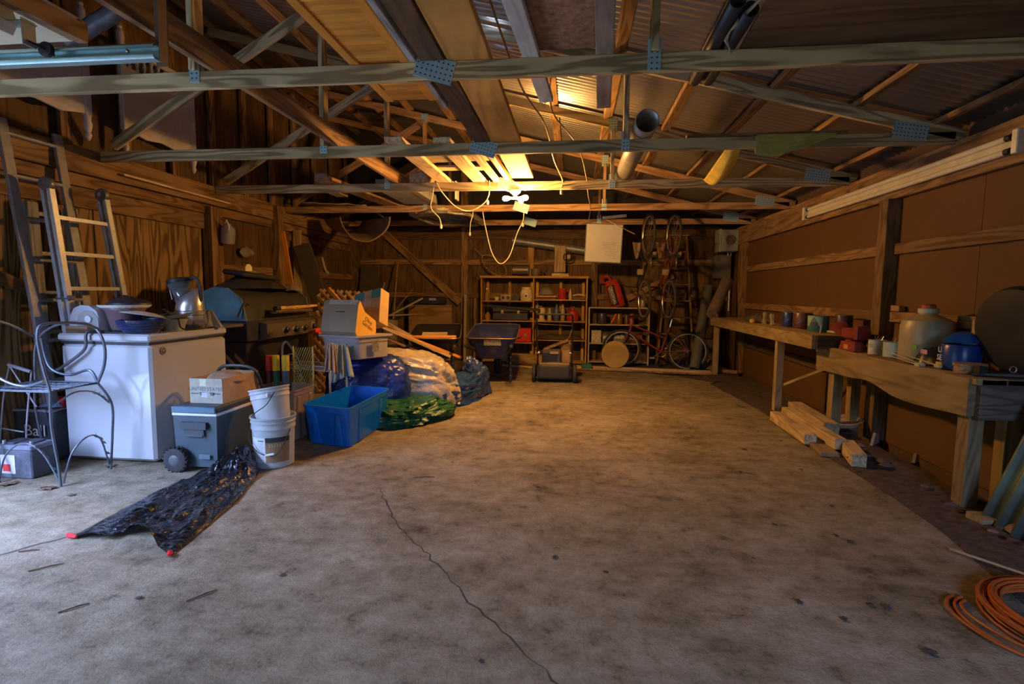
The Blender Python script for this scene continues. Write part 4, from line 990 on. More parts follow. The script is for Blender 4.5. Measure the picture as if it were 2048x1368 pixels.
gl = crumple('glove', -2.72, 5.02, .17, .09, .09, mat('worn_leather', (.13,.105,.08), .75, var=.3), seed=31, z0=1.26, nu=30, nv=18, rag=.3); tag(gl, 'worn dark leather glove hanging off the right end of the grill', 'glove')
tag(base(MB().lathe([(0,0),(.05,0),(.05,.012),(0,.012)], 20, rotm((-3.13,5.2,1.49), 'X', 90)).obj('cream_disc', cream), (-3.13,5.2,1.49)), 'small round cream disc standing on top of the grill pile', 'disc')
sr = thing('red_tray', 'red plastic scraper tray on the right shelf of the grill', 'tray', (-2.62,4.78,.77))
b = MB(); b.prism([(-.20,-.03),(.20,-.05),(.24,.0),(.16,.045),(-.17,.03)], 0, .03, rotm((-2.58,4.72,.775), 'Z', 12)); b.obj('tray_body', mat('coral_plastic', (.72,.10,.05), .35), sr)
b = MB(); b.rbox((-2.68,4.72,.825), (.13,.06,.04), .01); b.obj('tray_grip', mat('coral_plastic'), sr)
# the grill stands with its back to the left wall, so turn the group to face the room
TG = Matrix.Translation((-3.34,5.42,0)) @ Matrix.Rotation(R(90), 4, 'Z') @ Matrix.Diagonal((1.22,1,1.02,1)) @ Matrix.Translation((3.07,-5.1,0))
for o in bpy.data.objects:
    if o.parent is None and (o in (gr, brush, bp, cs, gl, sr) or o.name.startswith(('hook_tool','skewer','cream_disc'))): o.matrix_basis = TG @ o.matrix_basis
for x, m, w, lab in ((-2.80,mat('red_grip', (.6,.03,.03), .4),.05,'red handled roll standing before the grill'), (-2.73,mat('yellow_band', (.75,.55,.02), .4),.055,'green roll with a yellow band standing before the grill'), (-2.635,mat('yellow_band'),.06,'blue roll with a yellow band standing before the grill')):
    t = thing('garden_roll', lab, 'roll', (x,4.62,0))
    b = MB(); b.tube([(x,4.62,0),(x,4.62,.56)], w/2, 14); b.obj('roll_body', {-2.80:mat('dark_red', (.10,.015,.015), .5), -2.73:mat('dark_green', (.02,.12,.07), .5), -2.635:mat('slate_blue', (.05,.10,.17), .5)}[x], t)
    b = MB(); b.tube([(x,4.62,.56),(x,4.62,.70)], w/2+.004, 14); b.obj('roll_band', m, t)
nm = thing('plastic_mesh', 'rolled yellow plastic mesh standing beside the grill', 'mesh', (-2.52,4.68,0))
ym = mat('mesh_yellow', (.42,.36,.08), .5)
b = MB()
for k in range(-6, 8):
    for s in (-1, 1):
        x0 = -2.60+.02*k; Q = []
        for q in range(9):
            zz = .35+.42*q/8; xx = x0+s*.16*q/8
            if -2.60 <= xx <= -2.42: Q.append((xx, 4.70+.02*math.sin((xx+2.5)*20), zz))
        if len(Q) > 1: b.tube(Q, .003, 4)
o = b.obj('mesh_net', ym, nm); o['kind'] = 'stuff'
b = MB(); b.tube([(-2.60,4.7,0),(-2.60,4.7,.78)], .008, 7); b.tube([(-2.41,4.7,0),(-2.41,4.7,.78)], .008, 7); b.obj('mesh_post', ym, nm)
# trellis behind grill
def trellis(name, label, org, w, h, rot, n=8):
    t = thing(name, label, 'trellis', org); Mx = Matrix.Translation(org) @ Euler(rot).to_matrix().to_4x4()
    for k in range(-n, n+6):
        for s in (-1, 1):
            seg = []
            for q in range(41):
                z = h*q/40; x = k*.11+s*z
                if -.02 <= x <= w+.02: seg.append((x, z))
            if len(seg) > 3:
                p0, p1 = Mx @ Vector((seg[0][0], s*.006, seg[0][1])), Mx @ Vector((seg[-1][0], s*.006, seg[-1][1]))
                beam('lattice_strip', p0, p1, .010, .035, trw, t, bev=.002)
    return t
trw = wood('trellis_wood', (.44,.28,.14), (.25,.15,.07), 1.2)
trellis('garden_trellis', 'brown diagonal lattice trellis leaning behind the grill', (-3.30,6.35,.03), .66, 1.30, (R(-8),R(3),R(6)), 14)
trellis('garden_trellis', 'low piece of brown lattice between freezer and grill', (-3.62,4.80,.02), .42, .72, (R(-4),0,0), 9)
tag(beam('broom_stick', (-2.95,6.2,1.33), (-2.35,5.75,.9), .025, .025, orangew), 'yellow lit broom stick leaning out of the lattice pile', 'stick')
# ---------------------------------------------------------------- wheeled cooler, printed carton, buckets
ck = thing('wheeled_cooler', 'grey blue wheeled cooler with a white stripe under its lid', 'cooler', (-2.67,3.75,0))
ckm = mat('slate_plastic', (.06,.085,.10), .5, var=.12); ckl = mat('dark_slate_lid', (.05,.058,.065), .5, var=.15)
b = MB(); b.box((-2.67,3.755,.215), (.31,.58,.37), top=1.08, topy=1.03); b.obj('tub', ckm, ck)
b = MB(); b.rbox((-2.67,3.755,.413), (.345,.61,.022), .004); b.obj('stripe', white, ck)
b = MB(); b.rbox((-2.67,3.755,.448), (.34,.605,.05), .014); b.obj('lid', ckl, ck)
b = MB(); b.rbox((-2.67,3.447,.448), (.335,.012,.045), .004); b.obj('lid_edge', mat('slate_blue_edge', (.08,.17,.23), .45), ck)
b = MB(); b.box((-2.67,3.445,.335), (.20,.03,.05)); b.box((-2.67,3.452,.285), (.15,.02,.05)); b.obj('carry_handle', ckl, ck)
b = MB(); b.rbox((-2.67,3.442,.262), (.14,.012,.016), .003); b.obj('handle_lip', ckm, ck)
b = MB(); b.box((-2.60,3.447,.11), (.085,.003,.035)); b.obj('maker_plate', mat('slate_relief', (.11,.15,.17), .5), ck)
for wy in (3.425,4.085):
    M = rotm((-2.80,wy,.088), 'X', 90)
    b = MB(); b.lathe([(.03,-.028),(.062,-.03),(.084,-.022),(.088,-.01),(.088,.01),(.084,.022),(.062,.03),(.03,.028)], 26, M); wh = b.obj('wheel', rubber, ck)
    b = MB(); b.lathe([(0,-.034),(.02,-.034),(.05,-.026),(.055,-.02),(.055,.02),(.05,.026),(.02,.034),(0,.034)], 18, M); b.obj('wheel_hub', mat('dark_grey_hub', (.09,.09,.095), .5), wh)
    for k in range(18):
        a = 2*math.pi*k/18; b = MB(); b.box((0,0,0), (.014,.012,.05), M=M @ Matrix.Rotation(a, 4, 'Z') @ Matrix.Translation((.087,0,0)) @ Matrix.Rotation(R(25), 4, 'X')); b.obj('tread_lug', rubber, wh)
b = MB(); b.tube(cv([(-2.845,4.03,.1),(-2.855,4.03,.45),(-2.85,3.98,.60),(-2.80,3.95,.68),(-2.67,3.94,.70),(-2.54,3.95,.68),(-2.50,3.98,.60),(-2.50,4.03,.45),(-2.50,4.03,.1)]), .013, 9); b.obj('tow_handle', ckl, ck)
ub = thing('printed_carton', 'worn printed cardboard box standing on the wheeled cooler', 'box', (-2.64,3.80,.474))
uc = mat('aged_white_card', (.44,.40,.30), .8, var=.15, scale=20, dirt=(.35,.27,.18), dirt_amt=.5); uk = mat('kraft_card', (.42,.27,.14), .8, var=.2)
X0, X1, Y0, Y1, Z0, Z1 = -2.775,-2.52,3.56,4.0,.474,.655
b = MB(); b.box(((X0+X1)/2,Y0,(Z0+Z1)/2), (X1-X0,.006,Z1-Z0)); b.obj('front_panel', uc, ub)
b = MB(); b.box((X1,(Y0+Y1)/2,(Z0+Z1)/2), (.006,Y1-Y0,Z1-Z0)); b.obj('side_panel', uk, ub)
b = MB(); b.box((X0,(Y0+Y1)/2,(Z0+Z1)/2), (.006,Y1-Y0,Z1-Z0)); b.obj('side_panel', uk, ub)
b = MB(); b.box(((X0+X1)/2,Y1,(Z0+Z1)/2), (X1-X0,.006,Z1-Z0)); b.obj('back_panel', uk, ub)
b = MB(); b.box(((X0+X1)/2,(Y0+Y1)/2,Z0+.004), (X1-X0,Y1-Y0,.006)); b.obj('bottom_panel', uk, ub)
ink = mat('grey_green_ink', (.10,.14,.14), .7)
text('lettering', 'UNITED STATES', frame((-2.65,Y0-.0035,.578), (1,0,0), (0,0,1)), .036, ink, ub, depth=.0004)
for x in (-2.735,-2.565): b = MB(); b.box((x,Y0-.0035,.545), (.06,.001,.008)); b.obj('printed_rule', ink, ub)
for x in (-2.68,-2.60): b = MB(); b.prism([(-.022,.012),(.022,.012),(.012,-.014),(-.012,-.01)], -.0005, .0005, frame((x,Y0-.0035,.543), (1,0,0), (0,0,1))); b.obj('printed_wing', ink, ub)
b = MB(); b.box((-2.668,Y0-.004,.625), (.05,.001,.05)); b.obj('sticker', mat('yellowed_sticker', (.66,.66,.45), .6), ub)
b = MB(); b.box((-2.66,Y0-.004,.535), (.045,.001,.035)); b.obj('sticker', mat('lilac_sticker', (.55,.54,.68), .6), ub)
fl_ = crumple('packing_paper', -2.64, 3.79, .14, .19, .10, mat('brown_packing', (.32,.20,.11), .75, var=.4), seed=14, z0=.60, nu=34, nv=18, rag=.1); tag(fl_, 'crumpled brown wrapping stuffed in the printed carton', 'paper')
def pail(name, label, c, r0, r1, h, m, tilt=(0,0), cat='bucket'):
    t = thing(name, label, cat, c); M = Matrix.Translation(c) @ Euler((tilt[0],tilt[1],0)).to_matrix().to_4x4()
    b = MB(); b.lathe([(0,0),(r0-.008,0),(r0,.008),(r1-.004,h*.76),(r1+.002,h*.765),(r1+.002,h*.80),(r1,h*.81),(r1,h*.88),(r1+.006,h*.885),(r1+.006,h*.91),(r1+.002,h*.92),(r1+.004,h-.012),(r1+.010,h-.01),(r1+.010,h),(r1-.002,h),(r1-.006,h*.8),(r0-.006,.012),(0,.012)], 32, M); b.obj('bucket_body', m, t)
    return t, M
pl = mat('white_plastic', (.42,.44,.43), .4, var=.07, dirt=(.40,.36,.30), dirt_amt=.35)
B1, M1 = pail('bucket', 'large grey white paint bucket with a torn label, on the floor', (-2.215,3.69,0), .138, .152, .375, pl)
def wraplabel(par, M, r0, r1, h, z0, z1, a0, a1, m, name, off=.0015):
    b = MB(); b.grid(lambda u, v: tuple(M @ Vector(((r0+(r1-r0)*(z0+(z1-z0)*v)/h+off)*math.cos(a0+(a1-a0)*u), (r0+(r1-r0)*(z0+(z1-z0)*v)/h+off)*math.sin(a0+(a1-a0)*u), z0+(z1-z0)*v))), 14, 2); return b.obj(name, m, par)
wraplabel(B1, M1, .138, .150, .285, .05, .235, R(232), R(277), mat('white_paper', (.66,.66,.64), .6, var=.1, scale=60), 'paper_label')
lb = wraplabel(B1, M1, .138, .150, .285, .05, .235, R(277), R(345), mat('brown_print', (.28,.17,.08), .5, var=.2), 'brown_label')
wraplabel(B1, M1, .138, .150, .285, .20, .236, R(278), R(345), mat('black_print', (.03,.03,.03), .5), 'label_band', .0025)
for k in range(11): wraplabel(B1, M1, .138, .150, .285, .07+k*.012, .073+k*.012, R(237), R(272), mat('grey_print', (.35,.36,.38), .6), 'print_line', .0024)
for k in range(3): wraplabel(B1, M1, .138, .150, .285, .208, .217, R(256+6*k), R(260+6*k), mat('black_print'), 'print_mark', .0024)
for k in range(6): wraplabel(B1, M1, .138, .150, .285, .165, .188, R(287+7*k), R(290+7*k), mat('tan_print', (.50,.36,.20), .5), 'print_letter', .0024)
b = MB(); b.tube(cv([(-2.35,3.62,.30),(-2.33,3.56,.22),(-2.25,3.53,.14),(-2.17,3.525,.115),(-2.10,3.55,.13),(-2.065,3.66,.28)]), .003, 6); b.obj('bail', blkm, B1)
b = MB(); b.tube([(-2.185,3.52,.115),(-2.125,3.535,.125)], .009, 9); b.obj('grip', white, B1)
B2, M2 = pail('bucket', 'smaller white bucket nested tilted in the paint bucket', (-2.20,3.69,.27), .11, .135, .31, mat('clean_white_plastic', (.56,.57,.55), .4, var=.06), (R(-5),R(-11)))
b = MB(); b.tube([M2 @ Vector(p) for p in cv([(.10,-.10,.27),(.05,-.142,.19),(-.03,-.15,.15),(-.10,-.12,.12)])], .003, 6); b.obj('bail', blkm, B2)
b = MB(); b.rbox(M2 @ Vector((.06,-.13,.255)), (.02,.012,.03), .004); b.obj('bail_ear', white, B2)
# ---------------------------------------------------------------- storage totes
def tote(name, label, P, h, m, rim=.022, flute=True, inset=.05):
    """open tub; P are the four rim corners in plan, tapering to the floor"""
    t = thing(name, label, 'storage tote', (sum(p[0] for p in P)/4, sum(p[1] for p in P)/4, P[0][2] if len(P[0]) > 2 else 0))
    z0 = P[0][2] if len(P[0]) > 2 else 0; c = Vector((sum(p[0] for p in P)/4, sum(p[1] for p in P)/4, 0)); V = [Vector((p[0],p[1],0)) for p in P]
    def loop(k, z, rr):
        out = []
        for i in range(4):
            a, q, d = V[i-1], V[i], V[(i+1) % 4]
            qq = c+(q-c)*k; e1 = (a-q).normalized(); e2 = (d-q).normalized()
            for s in range(4):
                f = s/3; out.append(tuple(qq+e1*rr*(1-f)**2+e2*rr*f**2+Vector((0,0,z0+z))))
        return out
    k0 = 1-inset*2.2
    L = [loop(k0*.96, 0, .05), loop(k0, .01, .06), loop(.965, h-.05, .06), loop(.99, h-.048, .065), loop(.99, h-.012, .065), loop(1.02, h-.01, .07), loop(1.02, h, .07), loop(.95, h, .06), loop(k0-.03, .02, .05)]
    b = MB(); n = 16; vs = sum(L, []); fs = []
    for i in range(len(L)-1):
        for k in range(n): fs.append((i*n+k, i*n+(k+1)%n, (i+1)*n+(k+1)%n, (i+1)*n+k))
    fs += [tuple(range(n-1,-1,-1)), tuple((len(L)-1)*n+k for k in range(n))]
    b.add(vs, fs); b.obj('tub', m, t, angle=30)
    if flute:
        for s in (.25, .75):
            for i in (0, 1):
                a = V[i].lerp(V[(i+1) % 4], s); p1 = c+(a-c)*.975; p0 = c+(a-c)*(k0+.004); w = .05
                d = (V[(i+1) % 4]-V[i]).normalized(); b = MB()
                o_ = (a-c); nn = Vector((d.y,-d.x,0)); nn = nn if nn.dot(o_) > 0 else -nn
                b.add([tuple(p0-d*w+Vector((0,0,z0+.02))), tuple(p0+d*w+Vector((0,0,z0+.02))), tuple(p1+d*w*.45+Vector((0,0,z0+h-.06))), tuple(p1-d*w*.45+Vector((0,0,z0+h-.06))), tuple(p0-d*w*.7+nn*.012+Vector((0,0,z0+.02))), tuple(p0+d*w*.7+nn*.012+Vector((0,0,z0+.02))), tuple(p1+d*w*.3+nn*.004+Vector((0,0,z0+h-.065))), tuple(p1-d*w*.3+nn*.004+Vector((0,0,z0+h-.065)))],
                      [(4,5,6,7),(0,4,7,3),(1,2,6,5),(3,7,6,2),(0,1,5,4)]); b.obj('flute', m, t)
    return t
tote('storage_tote', 'bright blue open plastic tub in front of the tarps', [(-2.27,4.20),(-1.80,4.08),(-1.79,5.05),(-2.24,5.15)], .345, mat('bright_blue_plastic', (.0,.145,.60), .32, var=.06))
tote('storage_tote', 'tan open plastic tub behind the white buckets', [(-2.80,4.28),(-2.35,4.22),(-2.33,4.60),(-2.78,4.70)], .445, mat('tan_plastic', (.26,.185,.12), .45, var=.1))
# ---------------------------------------------------------------- white wire rack with towels
rk = thing('wire_rack', 'white wire shoe rack standing behind the tan tub', 'rack', (-2.36,4.60,0))
rw = mat('ivory_wire', (.62,.55,.42), .4, var=.08)
A0, A1 = Vector((-2.87,4.98,0)), Vector((-2.31,4.83,0)); dl = (A1-A0); nrm = Vector((-dl.y, dl.x, 0)).normalized()*.24
for e in (A0, A1):
    b = MB(); b.tube(cv([e+Vector((0,0,0)), e+Vector((0,0,.5)), e+Vector((0,0,.71)), e+nrm*.12+Vector((0,0,.78)), e+nrm*.35+Vector((0,0,.76)), e+nrm*.95+Vector((0,0,.56)), e+nrm+Vector((0,0,.40)), e+nrm]), .011, 8); b.obj('end_hoop', rw, rk)
    b = MB(); b.tube([e+Vector((0,0,.65)), e+nrm*.65+Vector((0,0,.66))], .005, 6); b.obj('hoop_bar', rw, rk)
for z in (.57,.53):
    b = MB(); b.tube([A0+Vector((0,0,z)), A1+Vector((0,0,z)), A1+nrm+Vector((0,0,z)), A0+nrm+Vector((0,0,z))], .0055, 6, closed=True); b.obj('shelf_rim', rw, rk)
for k in range(1, 28):
    p = A0+dl*(k/28); b = MB(); b.tube([p+Vector((0,0,.57)), p+Vector((0,0,.531)), p+nrm+Vector((0,0,.531)), p+nrm+Vector((0,0,.57))], .0026, 5); b.obj('shelf_wire', rw, rk)
for k in range(1, 5):
    p = A0+nrm*(k/5); b = MB(); b.tube([p+Vector((0,0,.536)), p+dl+Vector((0,0,.536))], .003, 5); b.obj('shelf_wire', rw, rk)
def drape(name, label, top, w, zdrop, m, seed, spread=.10, dirx=(1,0,0)):
    top = Vector(top); d = Vector(dirx).normalized(); q = Vector((-d.y, d.x, 0))
    b = MB()
    def fn(u, v):
        s = (v-.35); front = s > 0; a = abs(s)/(.65 if front else .35)
        ww = w*(.55+.6*a*(1 if front else .6)); fold = .02*math.sin(u*19+seed)*(.3+a)
        off = (-1 if front else 1)*(.012+a*spread*(1 if front else .4))
        p = top+d*((u-.5)*ww)+q*(off+fold)+Vector((0,0,-(zdrop if front else zdrop*.75)*a*(1+.08*math.sin(u*5+seed)) if abs(s) > .01 else .012))
        return tuple(p)
    b.grid(fn, 26, 22); o = b.obj(name, m, solid=.006); base(o, top); return tag(o, label, 'towel')
drape('towel', 'pale blue green towel hanging over the right hoop of the wire rack', (-2.255,4.97,.785), .20, .34, mat('aqua_terry', (.34,.43,.40), .95, bump=.5, bscale=150), 1, .07, (.9,.45,0))
drape('towel', 'peach coloured towel folded beside the aqua towel on the wire rack', (-2.305,4.86,.80), .11, .27, mat('peach_terry', (.48,.32,.22), .95, bump=.5, bscale=150), 3, .06, (.9,.3,0))
# ---------------------------------------------------------------- tarps and bags
def tarpm(name, c, rough=.3, var=.35): return mat(name, c, rough, var=var, scale=12, bump=.5, bscale=28)
def tarpb(name, c, rough=.26, var=.3, b_=.45): return mat(name, c, rough, var=var, scale=10, bump=b_, bscale=22)
bundle('tarpaulin', 'dark blue tarpaulin heap under the pale storage box', (-2.19,5.56,0), (.42,.34,.60), tarpb('blue_tarp', (.02,.045,.24)), 2, 10, .06, .04, flat=.45, sq=.6)
bundle('tarpaulin', 'big crinkled silver tarpaulin bundle in the middle of the pile', (-1.84,5.98,0), (.50,.44,.60), tarpb('silver_tarp', (.46,.39,.29), .26, .15), 3, 20, .10, .03, nu=120, nv=70, drop=.18, flat=.40, sq=.75)
bundle('tarpaulin', 'dark green tarpaulin on the floor beside the blue tub', (-1.68,5.28,0), (.32,.40,.17), tarpb('green_tarp', (.012,.10,.04), .35), 6, -20, .22, .10)
bundle('plastic_bag', 'bright green plastic crumple on the edge of the green tarpaulin', (-1.50,5.52,.0), (.15,.12,.11), tarpb('lime_plastic', (.07,.34,.05)), 8, 15, .25, .12, nu=50, nv=26, cat='plastic')
bundle('tarpaulin', 'navy blue tarpaulin bundle nearest the wheelbarrows', (-1.40,6.22,0), (.24,.52,.26), tarpb('navy_tarp', (.02,.06,.19)), 11, -20, .18, .07)
bundle('tarpaulin', 'peaked blue plastic sheet standing behind the navy bundle', (-1.24,6.66,0), (.16,.17,.36), tarpb('navy_speckle_tarp', (.03,.06,.18), .22, .6), 13, 0, .30, .10, nu=50, nv=30, sq=1.3)
# ---------------------------------------------------------------- pale storage box with two cartons on top
tote('storage_box', 'translucent grey storage box perched on the blue tarpaulin', [(-2.56,5.16,.615),(-2.12,5.03,.615),(-1.90,5.40,.615),(-2.36,5.55,.615)], .22, mat('frosted_plastic', (.40,.36,.32), .35, var=.08), flute=False, inset=.02)
b = MB(); b.prism([(-2.575,5.15),(-2.12,5.01),(-1.885,5.40),(-2.36,5.565)], .836, .856); tag(base(b.obj('box_lid', mat('frosted_lid', (.46,.41,.36), .35)), (-2.24,5.3,.836)), 'pale flat lid on the translucent storage box', 'lid')
b = MB(); d_ = Vector((.22,.37,0)).normalized(); b.box((0,0,0), (.09,.002,.11), M=frame((-1.995,5.20,.745), d_, (0,0,1)) @ Matrix.Rotation(R(90), 4, 'X')); tag(base(b.obj('barcode_label', mat('label_grey', (.22,.2,.18), .5, var=.6, scale=40)), (-1.99,5.2,.745)), 'dark barcode label on the side of the storage box', 'label')
Mo = frame((-2.54,5.13,.857), (.46,-.12,0), (.12,.46,0))
oc = mat('takeout_card', (.40,.30,.19), .8, var=.06); oy = mat('takeout_lit_side', (.72,.42,.07), .7, var=.05)  # yellow of the carton side is bulb light put into the colour
og = thing('takeout_carton', 'gabled takeout carton with one side coloured yellow for bulb light, on the storage box', 'box', (-2.3,5.25,.857))
prof = [(.03,0),(.0,.035),(.055,.30),(.085,.345),(.16,.23),(.34,.13),(.34,.02),(.32,0)]
b = MB(); b.prism(prof, .0, .42, Mo @ Matrix(((0,0,1,0),(1,0,0,0),(0,1,0,0),(0,0,0,1)))); b.obj('carton_body', oc, og)
b = MB(); b.prism(prof, .421, .424, Mo @ Matrix(((0,0,1,0),(1,0,0,0),(0,1,0,0),(0,0,0,1)))); b.obj('side_panel', oy, og)
b = MB(); b.prism([(.055,.301),(.0845,.346),(.088,.344),(.058,.298)], .06, .40, Mo @ Matrix(((0,0,1,0),(1,0,0,0),(0,1,0.004,.004),(0,0,0,1)))); b.obj('shipping_label', mat('pale_label', (.60,.55,.45), .6, var=.2, scale=60), og)
b = MB(); b.box((.22,.032,.235), (.09,.006,.008), M=Mo); b.obj('hand_slot', blk, og)
Mt = Mo @ frame((.4255,.20,.115), (0,.6,-.35), (0,.35,.6))
text('lettering', 'Olive', Mt @ Matrix.Translation((0,.025,0)), .06, mat('brown_ink', (.10,.05,.02), .7), og)
text('lettering', 'Garden', Mt @ Matrix.Translation((.01,-.025,0)), .06, mat('brown_ink'), og)
cb = thing('shipping_carton', 'tilted shipping carton with blue tape behind the takeout carton', 'box', (-2.15,5.45,.857))
Mc = frame((-2.20,5.44,.93), (.40,-.10,.05), (.10,.38,0)) @ Euler((R(-24),R(-6),0)).to_matrix().to_4x4()
b = MB(); b.rbox((.03,.06,.20), (.33,.15,.40), .004, M=Mc); b.obj('carton_body', card, cb)
b = MB(); b.box((.03,-.0165,.345), (.332,.003,.10), M=Mc); b.obj('blue_tape', mat('blue_tape', (.08,.34,.42), .4), cb)
b = MB(); b.box((.03,-.018,.30), (.09,.003,.2), M=Mc); b.obj('paper_strip', mat('pale_tape', (.50,.42,.33), .5), cb)
# ---------------------------------------------------------------- leaning lumber between pile and wheelbarrow
for k, (a, c, w, h, lab) in enumerate((((-2.35,6.35,.86),(-1.60,6.78,.46),.09,.035,'uppermost pale board of the pile beside the storage box'), ((-2.3,6.55,.80),(-1.5,7.0,.42),.09,.035,'second board of the pile sloping towards the black wheelbarrow'),
      ((-2.4,6.6,.70),(-1.7,6.9,.36),.14,.03,'wide board under the sloping pile behind the silver tarpaulin'), ((-2.55,6.9,.9),(-1.85,7.05,.5),.05,.05,'thin batten sloping behind the storage box'))):
    tag(beam('board', a, c, w, h, [palew,orangew,brownw,palew][k]), lab, 'board', 'boards sloping behind the tarps')
b = MB(); b.box((-2.05,6.75,.22), (.7,.45,.40)); tag(base(b.obj('wooden_crate', brownw, smooth=False), (-2.05,6.75,.02)), 'brown wooden crate under the sloping boards', 'crate')
# ---------------------------------------------------------------- wheelbarrows
def barrow(name, label, c, rz, mt, decals, junk=None):
    t = thing(name, label, 'wheelbarrow', (c[0],c[1],0)); M = Matrix.Translation((c[0],c[1],0)) @ Matrix.Rotation(R(rz), 4, 'Z')
    def loop(w0, y0, y1, z0, z1, w1, rr):
        out = []; cs = [(-w0,y0),(w0,y0),(w1,y1),(-w1,y1)]
        for i in range(4):
            a, q, d = Vector(cs[i-1]), Vector(cs[i]), Vector(cs[(i+1) % 4]); e1, e2 = (a-q).normalized(), (d-q).normalized()
            for s in range(5):
                f = s/4; p = q+e1*rr*(1-f)**2+e2*rr*f**2; zz = z0+(z1-z0)*(p.y-y0)/(y1-y0); out.append((p.x, p.y, zz))
        return out
    L = [loop(.20,.18,.70,.37,.42,.19,.08), loop(.30,.06,.92,.55,.66,.29,.10), loop(.345,0,1.08,.665,.80,.335,.12), loop(.357,-.012,1.092,.668,.803,.347,.125), loop(.357,-.012,1.092,.655,.79,.347,.125)]
    b = MB(); n = 20; vs = sum(L, []); fs = [tuple(range(n-1,-1,-1))]
    for i in range(len(L)-1):
        for k in range(n): fs.append((i*n+k, i*n+(k+1)%n, (i+1)*n+(k+1)%n, (i+1)*n+k))
    b.add(vs, fs, M); b.obj('tray', mt, t, solid=.003, angle=32)
    b = MB(); b.tube([M @ Vector(p) for p in L[3]], .008, 7, closed=True); b.obj('rolled_rim', mat('rim_highlight', (.30,.24,.18), .3, .6, var=.3), t)  # lighter bead colour stands in for a highlight along the rolled rim
    hb = wood('barrow_handle', (.34,.24,.13), (.18,.12,.06), 1)
    for s in (-1, 1):
        p0, p1 = M @ Vector((s*.30,-.32,.60)), M @ Vector((s*.10,1.05,.30)); beam('handle', p0, p1, .038, .042, blkm, t)
        b = MB(); b.tube([M @ Vector((s*.235,.40,.48)), M @ Vector((s*.245,.42,.02)), M @ Vector((s*.235,.58,.02)), M @ Vector((s*.20,.66,.38))], .016, 8); b.obj('leg', blkm, t)
        b = MB(); b.box((0,0,0), (.035,.012,.48), M=M @ Matrix.Translation((s*.245,.40,.25))); lg = b.obj('leg_plate', blkm, t)
        for k in range(4):
            b = MB(); b.lathe([(.009,0),(.007,.006),(0,.007)], 8, M @ rotm((s*.245,.393,.10+.09*k), 'X', 90)); b.obj('bolt', steel, lg)
    b = MB(); b.tube([M @ Vector((-.235,.5,.10)), M @ Vector((.235,.5,.10))], .010, 7); b.obj('leg_brace', blkm, t)
    Mw = M @ rotm((0,1.12,.20), 'Y', 90)
    b = MB(); b.torus(.15, .05, 26, 10, Mw); wh = b.obj('wheel', rubber, t)
    b = MB(); b.lathe([(.02,-.05),(.10,-.02),(.12,-.03),(.12,.03),(.10,.02),(.02,.05)], 20, Mw); b.obj('rim', mt, wh)
    b = MB(); b.tube([M @ Vector((-.14,1.12,.20)), M @ Vector((.14,1.12,.20))], .012, 8); b.obj('axle', blkm, t)
    if decals:
        dm = mat('barrow_decal', (.38,.36,.24), .5, var=.6, scale=45)
        nv = Vector((0,-.72,-.48)).normalized()
        for (px, py, pz, w, h) in ((.02,.022,.61,.235,.09),):
            b = MB(); b.box((0,0,0), (w,.002,h), M=M @ frame((px,py,pz), (1,0,0), (0,-.42,.9)) @ Matrix.Rotation(R(90), 4, 'X')); dc = b.obj('decal', dm, t)
            b = MB(); b.box((-w*.38,-.002,h*.33), (.03,.002,.022), M=M @ frame((px,py,pz), (1,0,0), (0,-.42,.9)) @ Matrix.Rotation(R(90), 4, 'X')); b.obj('decal_patch', white, dc)
        b = MB(); b.box((0,0,0), (.24,.002,.10), M=M @ frame((.03,1.0,.705), (1,0,0), (0,.55,.8)) @ Matrix.Rotation(R(90), 4, 'X')); b.obj('decal', mat('barrow_decal_bright', (.55,.48,.26), .5, var=.6, scale=45), t)
    return t, M
barrow('wheelbarrow', 'black plastic wheelbarrow left of the blue one', (-1.87,6.98), 10, mat('black_poly', (.022,.021,.020), .3, var=.4), False)
barrow('wheelbarrow', 'blue steel wheelbarrow with printed labels in front of the bookcase', (-1.12,7.17), 3, mat('blue_enamel', (.025,.035,.14), .3, var=.25, dirt=(.16,.10,.07), dirt_amt=.5), True)
b = MB(); b.box((0,0,0), (.34,.20,.03)); o = b.obj('wood_block', palew, smooth=False); o.matrix_basis = Matrix.Translation((-1.90,7.16,.70)) @ Euler((R(12),0,R(10))).to_matrix().to_4x4(); tag(o, 'pale wooden block lying across the black wheelbarrow', 'wood')
b = MB(); b.box((0,0,0), (.62,.05,.03)); o = b.obj('wood_batten', orangew, smooth=False); o.matrix_basis = Matrix.Translation((-1.88,7.0,.695)) @ Euler((0,0,R(13))).to_matrix().to_4x4(); tag(o, 'orange batten under the block across the black wheelbarrow', 'wood')
# ---------------------------------------------------------------- lawn mower
mw = thing('lawn_mower', 'push lawn mower seen from behind in front of the bookcase', 'lawn mower', (-.27,7.9,0))
deck = mat('mower_deck', (.05,.048,.04), .45, .3, var=.35, dirt=(.22,.14,.06), dirt_amt=.5); eng = mat('engine_grey', (.10,.09,.075), .5, .4, var=.4); tank = mat('dusty_tan_shroud', (.30,.19,.08), .6, var=.2)
b = MB(); b.prism([(-.25,0),(.25,0),(.27,.30),(.20,.52),(0,.58),(-.20,.52),(-.27,.30)], .07, .22, Matrix.Translation((-.27,7.68,0))); b.obj('deck', deck, mw)
b = MB(); b.grid(lambda u, v: (-.50+u*.46, 7.66-.04*math.sin(v*1.5), .05+.22*v), 8, 6); b.obj('rear_flap', mat('rubber_flap', (.045,.045,.04), .6), mw, solid=.008)
b = MB(); b.rbox((-.27,7.655,.115), (.48,.012,.045), .004); b.obj('flap_rib', mat('grey_rib', (.10,.10,.09), .4), mw)
